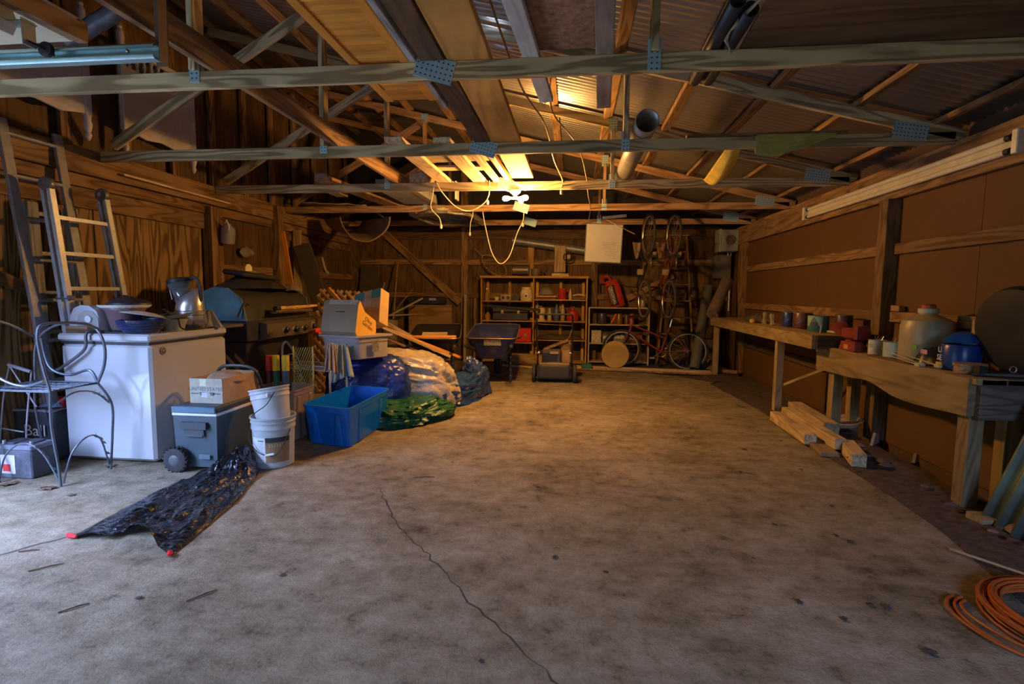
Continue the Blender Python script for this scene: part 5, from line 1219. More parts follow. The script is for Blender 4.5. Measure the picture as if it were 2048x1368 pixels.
b = MB(); b.lathe([(.21,0),(.205,.018),(.10,.05),(0,.055)], 22, Matrix.Translation((-.27,7.76,.235)) @ Matrix.Diagonal((1,.45,1,1))); b.obj('chute_cover', mat('dusty_disc', (.16,.14,.10), .5, var=.2), mw)
b = MB(); b.rbox((-.27,7.70,.24), (.44,.05,.09), .01); b.obj('chute_frame', tank, mw)
b = MB(); b.rbox((-.32,7.95,.36), (.28,.26,.22), .02); b.obj('engine_block', eng, mw)
for k in range(5): b = MB(); b.box((-.34,7.812,.29+k*.03), (.22,.02,.010)); b.obj('cooling_fin', blkm, mw)
b = MB(); b.box((-.28,7.805,.42), (.12,.012,.035)); b.obj('engine_plate', mat('engine_plate', (.32,.24,.13), .5), mw)
b = MB(); b.rbox((-.10,7.98,.40), (.17,.24,.34), .04); b.obj('shroud', tank, mw)
b = MB(); b.prism([(-.33,0),(.02,.14),(.02,.17),(-.33,.03)], -.1, .1, Matrix(((1,0,0,-.11),(0,0,1,7.95),(0,1,0,.44),(0,0,0,1)))); b.obj('engine_cover', tank, mw)
for x, y, r in ((-.565,7.72,.135),(.025,7.72,.135),(-.54,8.22,.10),(0,8.22,.10)):
    M = rotm((x,y,r), 'Y', 90)
    b = MB(); b.lathe([(r*.6,-.022),(r*.92,-.026),(r,-.014),(r,.014),(r*.92,.026),(r*.6,.022)], 26, M); wh = b.obj('wheel', rubber, mw)
    b = MB(); b.lathe([(0,-.018),(r*.62,-.014),(r*.62,.014),(0,.018)], 18, M); b.obj('wheel_hub', mat('hub_tan', (.20,.15,.08), .5), wh)
for s, x in ((-1,-.52),(1,-.02)):
    b = MB(); b.tube(cv([(x,7.80,.20),(x-.005*s,7.70,.42),(x,7.60,.62),(x,7.42,.93)]), .013, 8); b.obj('handle_tube', blkm, mw)
    b = MB(); b.lathe([(0,-.02),(.02,-.02),(.026,0),(.02,.02),(0,.02)], 12, rotm((x-.02*s,7.70,.43), 'Y', 90)); b.obj('handle_knob', steel, mw)
b = MB(); b.tube(cv([(-.52,7.42,.93),(-.51,7.37,.99),(-.46,7.35,1.0),(-.08,7.35,1.0),(-.03,7.37,.99),(-.02,7.42,.93)]), .013, 8); b.obj('handle_bar', blkm, mw)
b = MB(); b.tube([(-.51,7.46,.86),(-.03,7.46,.84)], .006, 6); b.obj('bail_bar', blkm, mw)
b = MB(); b.tube([(-.03,7.5,.78),(-.06,7.62,.68),(-.12,7.80,.57)], .004, 6); b.obj('starter_rope', cable, mw)
b = MB(); b.tube(cv([(-.5,7.4,.95),(-.56,7.40,.80),(-.58,7.5,.6),(-.52,7.68,.45),(-.45,7.85,.4)]), .006, 6); b.obj('throttle_cable', blk, mw)
# ---------------------------------------------------------------- bookcase and what stands in it
bc = thing('bookcase', 'open orange pine bookcase against the back wall', 'bookcase', (-.72,9.7,0))
bcw = wood('bookcase_pine', (.58,.34,.10), (.38,.20,.05), .8, rings=.3)
BX = (-1.665,-.725,.215)
for x in BX: panel('upright', (x-.012,9.52,0), (x+.012,9.86,1.55), bcw, bc)
panel('top_board', (-1.69,9.50,1.55), (.24,9.88,1.588), bcw, bc, 'X')
SHL = [(.06,0),(.40,0),(.79,0),(1.145,0)]; SHR = [(.06,0),(.455,0),(.79,0),(1.175,0)]
for z, _ in SHL: panel('shelf_board', (-1.65,9.53,z-.018), (-.74,9.85,z), bcw, bc, 'X')
for z, _ in SHR: panel('shelf_board', (-.71,9.53,z-.018), (.20,9.85,z), bcw, bc, 'X')
for x in (-1.60,-1.19,-.78,-.68,-.25,.16): panel('back_post', (x-.025,9.852,.0), (x+.025,9.875,1.50), bcw, bc)
def pot(name, label, c, prof, m, n=18, cat='jar', parts=(), tilt=None):
    t = thing(name, label, cat, c); M = Matrix.Translation(c)
    if tilt: M = M @ Euler(tilt).to_matrix().to_4x4()
    b = MB(); b.lathe(prof, n, M); b.obj('body', m, t)
    for nm, pf, mm in parts:
        b = MB(); b.lathe(pf, n, M); b.obj(nm, mm, t)
    return t
yb = 9.66
pot('glass_bottle', 'slim amber glass bottle at the left end of the top shelf', (-1.585,yb,1.145), [(0,0),(.035,0),(.037,.01),(.037,.12),(.015,.16),(.013,.20),(0,.20)], mat('amber_glass', (.45,.30,.12), .15, trans=.4), cat='bottle', parts=[('cap',[(.016,.20),(.016,.225),(0,.226)],white)])
pot('small_cup', 'small white cup beside the wooden speaker box on the shelf', (-1.395,yb-.05,1.145), [(0,0),(.035,0),(.044,.065),(.04,.065),(.03,.01),(0,.01)], mat('stoneware_white', (.68,.60,.46), .35), cat='cup')
sp = thing('radio', 'small wooden radio with two round speakers on the shelf', 'radio', (-1.23,yb,1.145))
b = MB(); b.rbox((-1.23,yb-.03,1.20), (.19,.12,.105), .006); b.obj('cabinet', palew, sp)
for x in (-1.275,-1.185): b = MB(); b.lathe([(0,0),(.030,0),(.030,.006),(.02,.008),(0,.004)], 18, rotm((x,yb-.091,1.20), 'X', 90)); b.obj('speaker', blk, sp)
tag(base(MB().prism([(-.08,0),(.06,0),(.08,.10),(-.04,.12)], 0, .10, Matrix(((1,0,0,-1.06),(0,0,1,yb-.05),(0,1,0,1.145),(0,0,0,1)))).obj('black_bin', blk), (-1.06,yb,1.145)), 'small black bin between the radio and the crock', 'bin')
ckq = pot('crock', 'cream stoneware crock with a dark rosette on the top shelf', (-.86,yb-.02,1.145), [(0,0),(.105,0),(.115,.02),(.118,.14),(.10,.19),(.085,.205),(.085,.222),(.095,.224),(.095,.245),(.08,.245),(.075,.20),(0,.02)], mat('crock_cream', (.70,.58,.38), .3), 26, 'crock')
dk = mat('rosette_ink', (.05,.03,.02), .5)
for k in range(9):
    a = 2*math.pi*k/9; b = MB(); b.lathe([(0,-.006),(.016,0),(0,.006)], 8, Matrix.Translation((-.86+.055*math.cos(a), yb-.138+.012*abs(math.cos(a)), 1.235+.055*math.sin(a)))); b.obj('petal', dk, ckq)
b = MB(); b.lathe([(.014,-.003),(.022,0),(.014,.003)], 14, rotm((-.86,yb-.14,1.235), 'X', 90)); b.obj('rosette_centre', dk, ckq)
o = crumple('knit_hat', -.50, yb, .14, .11, .17, mat('grey_knit', (.23,.20,.16), .95, bump=.4, bscale=80), seed=17, z0=1.245, nu=30, nv=16, rag=.1, profile=1.6); tag(o, 'grey crumpled cloth on the pink tray on the top right shelf', 'cloth')
for z, m, lab in ((1.176,blk,'black tray at the bottom of the tray stack on the top right shelf'), (1.212,mat('salmon_tray', (.58,.26,.14), .5),'salmon pink tray under the grey cloth on the top right shelf')):
    b = MB(); b.rbox((-.50,yb,z+.017), (.36,.22,.03), .006); tag(base(b.obj('tray', m), (-.5,yb,z)), lab, 'tray')
jr = pot('pitcher', 'red enamel pitcher on the top right shelf', (-.22,yb-.02,1.175), [(0,0),(.07,0),(.074,.01),(.07,.17),(.078,.20),(.07,.20),(.06,.01),(0,.01)], mat('red_enamel', (.42,.03,.025), .3), 20, 'pitcher')
b = MB(); b.tube([(-.155,yb-.02,1.34),(-.11,yb-.02,1.33),(-.11,yb-.02,1.25),(-.15,yb-.02,1.22)], .008, 7); b.obj('handle', mat('red_enamel'), jr)
pot('spray_bottle', 'pale conical bottle right of the red pitcher', (-.075,yb-.03,1.175), [(0,0),(.026,0),(.027,.09),(.012,.16),(.008,.19),(0,.19)], mat('pale_bottle', (.58,.55,.46), .35), cat='bottle')
tl = thing('plate_stack', 'stack of dark pans with a wooden handled tool on the top right shelf', 'pans', (.08,yb,1.175))
for k in range(3): b = MB(); b.rbox((.08,yb,1.184+k*.02), (.25,.2,.014), .005); b.obj('pan', [blk,mat('pan_tin', (.42,.34,.2), .4, .5),blk][k], tl)
b = MB(); b.tube(cv([(-.03,yb-.08,1.245),(.04,yb-.09,1.262),(.10,yb-.09,1.265),(.19,yb-.08,1.245)]), [.014]*24+[.010], 8); b.obj('wooden_handle', palew, tl)
tb = thing('tool_chest', 'black plastic tool chest with two white latches on the middle shelf', 'toolbox', (-1.12,yb,.79))
b = MB(); b.rbox((-1.14,yb-.01,.865), (.64,.26,.14), .012); b.obj('chest_base', blk, tb)
b = MB(); b.rbox((-1.14,yb-.01,.985), (.66,.27,.10), .02); b.obj('chest_lid', mat('charcoal_plastic', (.035,.035,.033), .5, var=.2), tb)
for x in (-1.28,-.99): b = MB(); b.rbox((x,yb-.148,.945), (.042,.012,.05), .004); lt = b.obj('latch', mat('ivory_latch', (.66,.58,.42), .4), tb); b = MB(); b.box((x,yb-.155,.945), (.018,.004,.018)); b.obj('latch_slot', blk, lt)
o = tag(beam('black_board', (-1.60,yb-.04,1.055), (-.60,yb-.14,.985), .16, .045, blkm), 'long dark board lying on the tool chest and poking out to the right', 'board')
pot('wooden_bowl', 'small orange wooden block at the left end of the middle shelf', (-1.57,yb,.79), [(0,0),(.04,0),(.05,.06),(.05,.10),(0,.10)], bcw, 10, 'block')
gm = thing('coffee_mill', 'cream hand coffee mill with a crank on the middle right shelf', 'coffee mill', (-.585,yb-.05,.79))
b = MB(); b.lathe([(0,0),(.075,0),(.075,.02),(.05,.04),(.045,.10),(.065,.15),(.07,.20),(.05,.235),(.02,.245),(0,.245)], 16, Matrix.Translation((-.58,yb-.05,.79))); b.obj('hopper', mat('mill_cream', (.62,.48,.28), .4, var=.15), gm)
b = MB(); b.tube([(-.58,yb-.05,1.035),(-.58,yb-.05,1.05),(-.65,yb-.05,1.055),(-.65,yb-.05,1.09)], .007, 7); b.obj('crank', steel, gm)
pot('green_bottle', 'small pale green bottle right of the coffee mill', (-.44,yb,.79), [(0,0),(.04,0),(.04,.15),(.02,.18),(.02,.20),(0,.20)], mat('pale_green', (.36,.36,.2), .4), cat='bottle', parts=[('cap',[(.024,.20),(.024,.225),(0,.226)],mat('mint_cap', (.40,.5,.32), .4))])
pot('blue_bottle', 'tall blue plastic bottle in the middle of the right shelf', (-.315,yb,.79), [(0,0),(.05,0),(.052,.01),(.052,.20),(.025,.25),(.022,.28),(0,.28)], mat('blue_jug', (.06,.10,.26), .35), cat='bottle', parts=[('cap',[(.026,.28),(.026,.305),(0,.306)],blk)])
pot('grey_bottle', 'tan grey spray bottle right of the tall blue bottle', (-.205,yb,.79), [(0,0),(.04,0),(.042,.18),(.03,.24),(.012,.30),(0,.30)], mat('taupe_bottle', (.34,.26,.18), .4), cat='bottle')
gc = thing('gas_can', 'red plastic gas can on the middle right shelf', 'gas can', (-.02,yb,.79))
b = MB(); b.lathe([(0,0),(.105,0),(.11,.01),(.11,.12),(.085,.18),(.03,.20),(.025,.23),(0,.23)], 20, Matrix.Translation((-.03,yb,.79))); b.obj('can_body', mat('gas_red', (.42,.03,.02), .4), gc)
b = MB(); b.tube([(-.05,yb,1.0),(-.06,yb,1.04),(-.01,yb,1.05),(.02,yb,1.0)], .009, 7); b.obj('handle', mat('gas_red'), gc)
rt_ = thing('red_toolbox', 'bright red steel toolbox on the low left shelf', 'toolbox', (-.9,yb,.40))
b = MB(); b.rbox((-.93,yb,.53), (.34,.24,.245), .01); b.obj('box_body', mat('toolbox_red', (.62,.035,.02), .3, var=.06), rt_)
b = MB(); b.tube([(-1.02,yb-.13,.50),(-1.02,yb-.155,.49),(-.96,yb-.155,.49),(-.93,yb-.14,.52)], .008, 7); b.obj('handle', blk, rt_)
b = MB(); b.rbox((-.865,yb-.125,.53), (.05,.012,.06), .004); b.obj('latch', mat('pewter', (.45,.35,.25), .35, .7), rt_)
o = crumple('folded_tarp', -.25, yb, .42, .13, .10, mat('olive_canvas', (.06,.05,.035), .8), seed=23, z0=.455, nu=40, nv=14, rag=.06, profile=2.5); tag(o, 'folded dark canvas on the low right shelf', 'canvas')
ZT = 1.588
sn = thing('snowshoe', 'old bentwood snowshoe standing on top of the bookcase', 'snowshoe', (-1.45,9.7,ZT))
Msn = Matrix.Translation((-1.46,9.70,ZT+.19)) @ Euler((R(-12),R(38),0)).to_matrix().to_4x4() @ Matrix.Rotation(R(90), 4, 'X')
b = MB(); b.tube([Msn @ Vector((.15*math.cos(a), .26*math.sin(a)*(1 if math.sin(a) > 0 else .9), 0)) @ Matrix.Identity(3) if False else Msn @ Vector((.27*math.cos(a), .13*math.sin(a), 0)) for a in [2*math.pi*k/28 for k in range(28)]], .010, 7, closed=True); b.obj('bent_frame', wood('bentwood', (.42,.27,.13), (.25,.15,.07), 1.5), sn)
b = MB()
for k in range(-6, 7):
    x = k*.037; h = .13*math.sqrt(max(0, 1-(x/.27)**2))
    b.tube([Msn @ Vector((x,-h,0)), Msn @ Vector((x+.02,h,0))], .0025, 4); b.tube([Msn @ Vector((x,h,0)), Msn @ Vector((x+.02,-h,0))], .0025, 4)
o = b.obj('lacing', mat('rawhide', (.25,.17,.09), .7), sn); o['kind'] = 'stuff'
b = MB(); b.tube([Msn @ Vector((-.26,.0,0)), Msn @ Vector((-.48,.02,0))], .006, 6); b.obj('tail', bcw, sn)
wsp = thing('wire_spool', 'grey spool of fence wire on the bookcase', 'spool', (-1.0,9.7,ZT))
b = MB(); b.tube([(-1.12,9.70,ZT+.11),(-.84,9.70,ZT+.11)], .085, 20); b.obj('wire_winding', mat('dull_wire', (.20,.175,.14), .4, .5, var=.3, scale=30, aniso=(30,1,1)), wsp)
for x in (-1.13,-.83): b = MB(); b.lathe([(0,-.005),(.108,-.005),(.108,.005),(0,.005)], 22, rotm((x,9.70,ZT+.11), 'Y', 90)); b.obj('flange', mat('flange_grey', (.18,.15,.12), .5), wsp)
pot('enamel_pot', 'small dull grey pot on the bookcase beside the wire spool', (-.70,9.69,ZT), [(0,0),(.075,0),(.085,.02),(.095,.13),(.09,.13),(.08,.02),(0,.015)], mat('pewter_grey', (.16,.14,.115), .5, .3), 20, 'pot')
hs = thing('hand_shears', 'dark hand shears lying open on the bookcase', 'shears', (-.55,9.67,ZT))
for s in (-1, 1): b = MB(); b.tube([(-.56+s*.09,9.66,ZT+.012),(-.56,9.66,ZT+.09),(-.56-s*.06,9.66,ZT+.19),(-.56-s*.02,9.66,ZT+.20)], .009, 7); b.obj('blade_arm', rust, hs)
hb = thing('wooden_stand', 'upright pale wooden stand with an iron ring on the bookcase', 'stand', (-.27,9.7,ZT))
panel('base_block', (-.41,9.62,ZT), (-.11,9.78,ZT+.05), palew, hb, 'X'); panel('upright_block', (-.37,9.67,ZT+.075), (-.17,9.72,ZT+.54), palew, hb)
panel('spacer', (-.34,9.66,ZT+.05), (-.20,9.73,ZT+.075), darkw, hb, 'X')
b = MB(); b.torus(.075, .012, 24, 7, rotm((-.13,9.66,ZT+.34), 'X', 90)); b.obj('iron_ring', blkm, hb)
panel('ring_block', (-.145,9.655,ZT+.31), (-.085,9.70,ZT+.38), palew, hb)
pp = thing('duct_pipe', 'long grey metal duct hung along the back wall above the bookcase', 'pipe', (-.45,9.83,2.15))
b = MB(); b.tube([(-1.14,9.80,2.235),(.28,9.80,2.035)], .072, 20); b.obj('pipe_shell', mat('dull_duct', (.24,.25,.24), .45, .5, var=.15), pp)
panel('wooden_bracket', (-.86,9.86,1.60), (-.75,9.905,2.13), bcw, pp)
# ---------------------------------------------------------------- white shelf unit
wsu = thing('shelf_unit', 'low off-white shelf unit right of the bookcase', 'shelf', (.78,9.75,0))
wsm = mat('grimy_white_board', (.44,.38,.28), .55, var=.12)
for x in (.265,1.31): panel('side_board', (x-.012,9.60,0), (x+.012,9.86,1.03), wsm, wsu)
for z in (.08,.41,.745,1.045): panel('shelf_board', (.255 if z > 1 else .277,9.60,z-.02), (1.322 if z > 1 else 1.298,9.86,z), wsm, wsu, 'X')
rc = thing('charcoal_bag', 'red and black charcoal bag leaning on top of the white shelf', 'bag', (.70,9.72,1.045))
Mr = Matrix.Translation((.78,9.70,1.045)) @ Euler((R(-4),R(-16),0)).to_matrix().to_4x4()
def bagshape(x0, x1, z0, z1, dep):
    b = MB(); n = 20
    vs = []; fs = []
    for j in range(9):
        v = j/8; z = z0+(z1-z0)*v; d = dep*math.sin(math.pi*min(1, max(.08, v*.9+.08)))**.5; w = 1-.12*(v > .8)*(v-.8)*5
        for k in range(n):
            a = 2*math.pi*k/n; cx = math.copysign(abs(math.cos(a))**.6, math.cos(a)); sy = math.copysign(abs(math.sin(a))**.8, math.sin(a))
            vs.append(((x0+x1)/2+cx*(x1-x0)/2*w+.006*noise.noise(Vector((a*2, v*6, x0))), sy*d/2*(1+.25*noise.noise(Vector((a*3, v*7, 3)))), z+.008*noise.noise(Vector((a*4, v*3, 7)))))
    for j in range(8):
        for k in range(n): fs.append((j*n+k, j*n+(k+1)%n, (j+1)*n+(k+1)%n, (j+1)*n+k))
    fs += [tuple(range(n-1,-1,-1)), tuple(8*n+k for k in range(n))]
    return b.add(vs, fs, Mr)
bagshape(-.13,.13,.01,.50,.14).obj('bag_body', mat('bag_red', (.42,.03,.02), .35, var=.25), rc)
b = MB(); b.grid(lambda u, v: tuple(Mr @ Vector((-.115+u*.13, -.079-.004*math.sin(u*3), .05+.36*v))), 6, 8); b.obj('black_panel', mat('bag_black', (.03,.025,.02), .35), rc, solid=.002)
text('lettering', 'ORIGINAL', Mr @ frame((-.045,-.086,.23), (0.03,0,-1), (1,0,.03)), .075, mat('bag_lettering', (.70,.62,.48), .4), rc)
b = MB(); b.tube([Mr @ Vector((-.13,0,.48)), Mr @ Vector((-.15,0,.58)), Mr @ Vector((-.05,0,.60)), Mr @ Vector((.0,0,.50))], [.02,.03,.03,.02], 8); b.obj('twisted_neck', mat('bag_red'), rc)
pot('metal_can', 'silver grey drink can on top of the white shelf', (1.20,9.70,1.045), [(0,0),(.038,0),(.042,.01),(.042,.13),(.034,.145),(0,.145)], mat('can_silver', (.42,.36,.32), .35, .5, var=.4, scale=30), cat='can')
bk = thing('black_holder', 'black wall bracket above the white shelf', 'bracket', (.55,9.9,1.2)); b = MB(); b.tube([(.46,9.905,1.30),(.46,9.905,1.46),(.58,9.905,1.46),(.58,9.905,1.34)], .014, 6); b.obj('bracket_arm', blkm, bk)
for x, prof, m, lab, cat in ((.50,[(0,0),(.075,0),(.08,.01),(.08,.18),(.074,.195),(0,.195)],mat('navy_can', (.05,.045,.12), .35),'navy blue paint can on the middle white shelf','can'),
      (.80,[(0,0),(.06,0),(.065,.02),(.065,.13),(.05,.16),(.05,.19),(0,.19)],mat('brown_jar', (.16,.08,.03), .25),'brown glass jar on the middle white shelf','jar'),
      (.93,[(0,0),(.045,0),(.045,.16),(.03,.18),(0,.18)],mat('dark_tin', (.09,.05,.03), .4),'dark tin beside the red canister on the white shelf','tin'),
      (1.02,[(0,0),(.04,0),(.04,.17),(.025,.19),(0,.19)],mat('red_canister', (.50,.06,.03), .35),'red canister on the middle white shelf','canister')):
    pot(cat.replace('canister','red_canister')+'_pot' if False else {'can':'paint_can','jar':'glass_jar','tin':'storage_tin','canister':'canister'}[cat], lab, (x,9.70,.745), prof, m, cat=cat)
o = tag(beam('glow_stick', (.655,9.66,.76), (.74,9.66,.93), .02, .02, mat('orange_red', (.85,.16,.03), .4)), 'orange red rod leaning between navy can and brown jar', 'rod')
for x, w, h, m, lab in ((.40,.17,.22,mat('white_box_print', (.48,.43,.33), .6, var=.5, scale=25),'white printed box on the lowest white shelf'), (.58,.15,.17,mat('dark_box_print', (.12,.10,.08), .6, var=.5, scale=25),'dark printed box on the lowest white shelf'), (.80,.20,.19,mat('blue_grey_box', (.16,.16,.18), .5, var=.4),'blue grey box behind the front bicycle wheel'), (1.08,.24,.16,mat('maroon_box', (.14,.05,.04), .6, var=.4),'maroon box at the right end of the lowest white shelf')):
    t = thing('small_box', lab, 'box', (x,9.7,.41)); b = MB(); b.rbox((x,9.70,.41+h/2), (w,.18,h), .004); b.obj('box_body', m, t); b = MB(); b.box((x,9.608,.41+h*.6), (w*.8,.002,h*.3)); b.obj('box_print', mat('print_pale', (.5,.46,.38), .6, var=.5, scale=60), t)
# ---------------------------------------------------------------- whiteboard
wbd = thing('whiteboard', 'small framed whiteboard hanging from the rearmost truss', 'whiteboard', (.45,8.93,1.8))
Mb = Matrix.Translation((.45,8.885,2.10)) @ Euler((R(3),R(2.5),R(-3))).to_matrix().to_4x4()
b = MB(); b.box((0,0,0), (.565,.012,.60), M=Mb); b.obj('board_face', mat('whiteboard_face', (.60,.58,.52), .3, var=.04), wbd)
for p, d in (((0,-.003,.304),(.59,.022,.014)),((0,-.003,-.304),(.59,.022,.014)),((.289,-.003,0),(.014,.022,.62)),((-.289,-.003,0),(.014,.022,.62))): b = MB(); b.box(p, d, M=Mb); b.obj('frame_bar', mat('board_frame', (.16,.14,.12), .5), wbd)
rnd = random.Random(4)
for k in range(15):
    z = .02-.018*k; x0 = -.05+.11*(k/15)+rnd.uniform(0,.04); x1 = .25-rnd.uniform(0,.07); Q = []; x = x0
    while x < x1: Q.append(Mb @ Vector((x,-.0075,z-.02*(x-x0)+rnd.uniform(-.005,.005)))); x += .012
    if k % 3 != 1 or k < 6: b = MB(); b.tube(Q, .0012, 4); b.obj('scribble', mat('marker_ink', (.08,.08,.09), .6), wbd)
b = MB(); b.tube([Mb @ Vector((-.25,0,.30)), (.36,8.91,2.44)], .003, 5); b.obj('hanging_string', cable, wbd); b = MB(); b.tube([Mb @ Vector((.2,0,.30)), (.55,8.91,2.44)], .003, 5); b.obj('hanging_string', cable, wbd)
tag(beam('stick', (.48,8.84,2.47), (.94,8.86,2.24), .012, .012, palew), 'thin stick hanging across the upper corner of the whiteboard', 'stick')
tag(beam('metal_strip', (.42,8.86,2.50), (.80,8.84,2.53), .03, .045, galv), 'blue grey metal strip lying on the rearmost truss above the whiteboard', 'strip')
# ---------------------------------------------------------------- bicycles
def bicycle(name, label, M, fm, wb=1.03, r=.335, bars='flat'):
    t = thing(name, label, 'bicycle', M.translation); tr = lambda p: M @ Vector(p)
    rimm = mat('alloy_rim', (.55,.47,.35), .3, .7); chain = mat('chain_steel', (.25,.2,.15), .4, .7)
    for x in (0, wb):
        Mw = M @ rotm((x,0,r), 'X', 90)
        b = MB(); b.torus(r-.02, .021, 40, 8, Mw); w = b.obj('wheel', rubber, t)
        b = MB(); b.torus(r-.046, .009, 40, 6, Mw @ Matrix.Diagonal((1,1,1.2,1))); b.obj('rim', rimm, w)
        b = MB(); b.tube([tr((x,-.05,r)), tr((x,.05,r))], .018, 10); b.obj('hub', chain, w)
        for k in range(18):
            a = 2*math.pi*k/18+.1; s = .02 if k % 2 else -.02
            b = MB(); b.tube([tr((x+.016*math.cos(a+1.2),s,r+.016*math.sin(a+1.2))), tr((x+(r-.05)*math.cos(a),0,r+(r-.05)*math.sin(a)))], .0013, 3, caps=False); b.obj('spoke', rimm, w)
    bb = (.43,0,r-.03); st = (.30,0,r+.40); hd0 = (wb-.13,0,r+.30); hd1 = (wb-.16,0,r+.42)
    for nm, a, c, q in (('down_tube',hd0,bb,.019),('top_tube',hd1,(.36,0,r+.20),.017),('seat_tube',bb,st,.017)): b = MB(); b.tube([tr(a), tr(c)], q, 10); b.obj(nm, fm, t)
    b = MB(); b.tube([tr(hd0), tr(hd1)], .022, 10); b.obj('head_tube', fm, t)
    for s in (-1, 1):
        b = MB(); b.tube([tr(bb), tr((0,s*.06,r))], .009, 7); b.obj('chain_stay', fm, t)
        b = MB(); b.tube([tr((.315,0,r+.34)), tr((.15,s*.05,r+.2)), tr((0,s*.06,r))], .008, 7); b.obj('seat_stay', fm, t)
        b = MB(); b.tube([tr(hd0), tr((wb-.10,s*.055,r+.24)), tr((wb,s*.055,r))], .011, 7); b.obj('fork_blade', fm, t)
        b = MB(); b.tube([tr((bb[0],s*.06,bb[2])), tr((bb[0]+s*.13,s*.08,bb[2]-s*.10))], .010, 7); ck_ = b.obj('crank_arm', chain, t)
        b = MB(); b.box((bb[0]+s*.13,s*.13,bb[2]-s*.10), (.085,.09,.022), M=M); b.obj('pedal', mat('pedal_tan', (.30,.24,.14), .6), ck_)
    b = MB(); b.tube([tr(st), tr((.27,0,r+.53))], .013, 8); b.obj('seat_post', steel, t)
    b = MB()
    for k in range(9):
        pass
    b.grid(lambda u, v: tr((.13+.27*v, (u-.5)*(.15*(1-v)**1.2+.035), r+.555-.02*abs(u-.5)*4*(1-v)+.012*math.sin(v*3))), 6, 10); b.obj('saddle', mat('saddle_tan', (.30,.19,.09), .5), t, solid=.03)
    b = MB(); b.tube([tr(hd1), tr((wb-.18,0,r+.52)), tr((wb-.14,0,r+.54))], .013, 8); b.obj('stem', chain, t)
    b = MB(); b.tube(cv([tr((wb-.22,-.29,r+.57)), tr((wb-.14,-.15,r+.56)), tr((wb-.13,0,r+.545)), tr((wb-.14,.15,r+.56)), tr((wb-.22,.29,r+.57))], 5), .011, 8); b.obj('handlebar', blkm, t)
    for s in (-1, 1): b = MB(); b.tube([tr((wb-.18,s*.22,r+.565)), tr((wb-.26,s*.30,r+.57))], .016, 8); b.obj('grip', blk, t)
    b = MB(); b.torus(.085, .006, 26, 5, M @ rotm((bb[0],-.04,bb[2]), 'X', 90)); b.obj('chainring', chain, t)
    b = MB(); b.tube([tr((bb[0],-.04,bb[2]+.085)), tr((0,-.04,r+.035))], .004, 5); b.tube([tr((bb[0],-.04,bb[2]-.085)), tr((0,-.04,r-.035))], .004, 5); b.obj('chain', chain, t)
    return t
mar = mat('maroon_paint', (.22,.03,.03), .25, .2, var=.2, coat=.4)
Mk = Matrix.Translation((1.90,9.20,.0)) @ Matrix.Rotation(math.atan2(.26,-1.13), 4, 'Z') @ Euler((R(3),0,0)).to_matrix().to_4x4()
bicycle('bicycle', 'maroon bicycle standing on the floor before the white shelf', Mk, mar, wb=1.10)
def hung(x, y, zt, yaw): return Matrix.Translation((x,y,zt)) @ Matrix.Rotation(R(yaw), 4, 'Z') @ Matrix.Rotation(R(83), 4, 'Y') @ Matrix.Translation((0,0,-.335)) @ Matrix.Rotation(R(0), 4, 'Z')
bicycle('bicycle', 'dark framed bicycle hanging vertically, left of the two', hung(1.12,8.62,2.20,100), blkm, wb=1.0, r=.33)
bicycle('bicycle', 'red framed bicycle hanging vertically, right of the two', hung(1.50,8.62,2.20,100), mat('faded_red_frame', (.16,.03,.025), .4), wb=1.0, r=.33)
b = MB(); b.lathe([(0,-.009),(.225,-.009),(.23,-.005),(.23,.005),(.225,.009),(0,.009)], 40, Matrix.Translation((.70,9.12,.265)) @ Euler((R(80),0,R(4))).to_matrix().to_4x4()); tag(base(b.obj('round_board', wood('particle_round', (.42,.29,.11), (.33,.22,.08), .6, rings=.1)), (.70,9.14,.05)), 'round tan wooden disc leaning on the front bicycle wheel', 'disc')
tag(base(MB().rbox((.22,9.02,.075), (.17,.12,.08), .006).obj('green_box', mat('green_plastic', (.03,.16,.06), .5)), (.22,9.02,.035)), 'small green box on the floor left of the round disc', 'box')
# wooden step ladder against the back wall
sl = thing('step_ladder', 'tall wooden step ladder standing behind the hanging bikes', 'ladder', (1.75,9.55,0))
for s in (-1, 1): beam('side_rail', (1.75+s*.31,9.45,.02), (1.78+s*.15,9.80,2.30), .025, .07, brownw, sl); beam('rear_rail', (1.75+s*.27,9.84,.02), (1.78+s*.13,9.83,2.25), .02, .04, darkw, sl)
for k in range(7):
    q = .13+k*.125; y = 9.45+.35*q; z = 2.28*q+.02; w = .31-.16*q; b = MB(); b.rbox((1.75+.03*q,y-.01,z), (2*w,.10,.022), .004); b.obj('step', brownw, sl)
b = MB(); b.rbox((1.78,9.80,2.31), (.36,.14,.025), .004); b.obj('top_cap', brownw, sl)
# boxes in the back right corner
spk = thing('speaker_box', 'pale wall box with a round brown disc high in the right corner', 'speaker', (2.6,9.6,2.0))
b = MB(); b.rbox((2.585,9.66,2.20), (.29,.30,.36), .006); b.obj('cabinet', mat('pale_mint', (.34,.37,.34), .5), spk)
b = MB(); b.lathe([(0,0),(.082,0),(.085,.004),(0,.006)], 24, rotm((2.60,9.507,2.21), 'X', 90)); b.obj('speaker_cone', mat('cone_brown', (.20,.10,.06), .8), spk)
b = MB(); b.rbox((2.43,9.66,2.20), (.03,.32,.38), .004); b.obj('side_cover', mat('pale_mint'), spk)
epb = thing('breaker_panel', 'grey electrical panel under the wall box in the right corner', 'panel', (2.55,9.85,1.58))
b = MB(); b.rbox((2.55,9.84,1.77), (.29,.12,.40), .004); b.obj('enclosure', mat('panel_grey', (.17,.155,.13), .5), epb)
b = MB(); b.rbox((2.55,9.775,1.77), (.235,.012,.33), .003); b.obj('panel_door', mat('panel_grey'), epb)
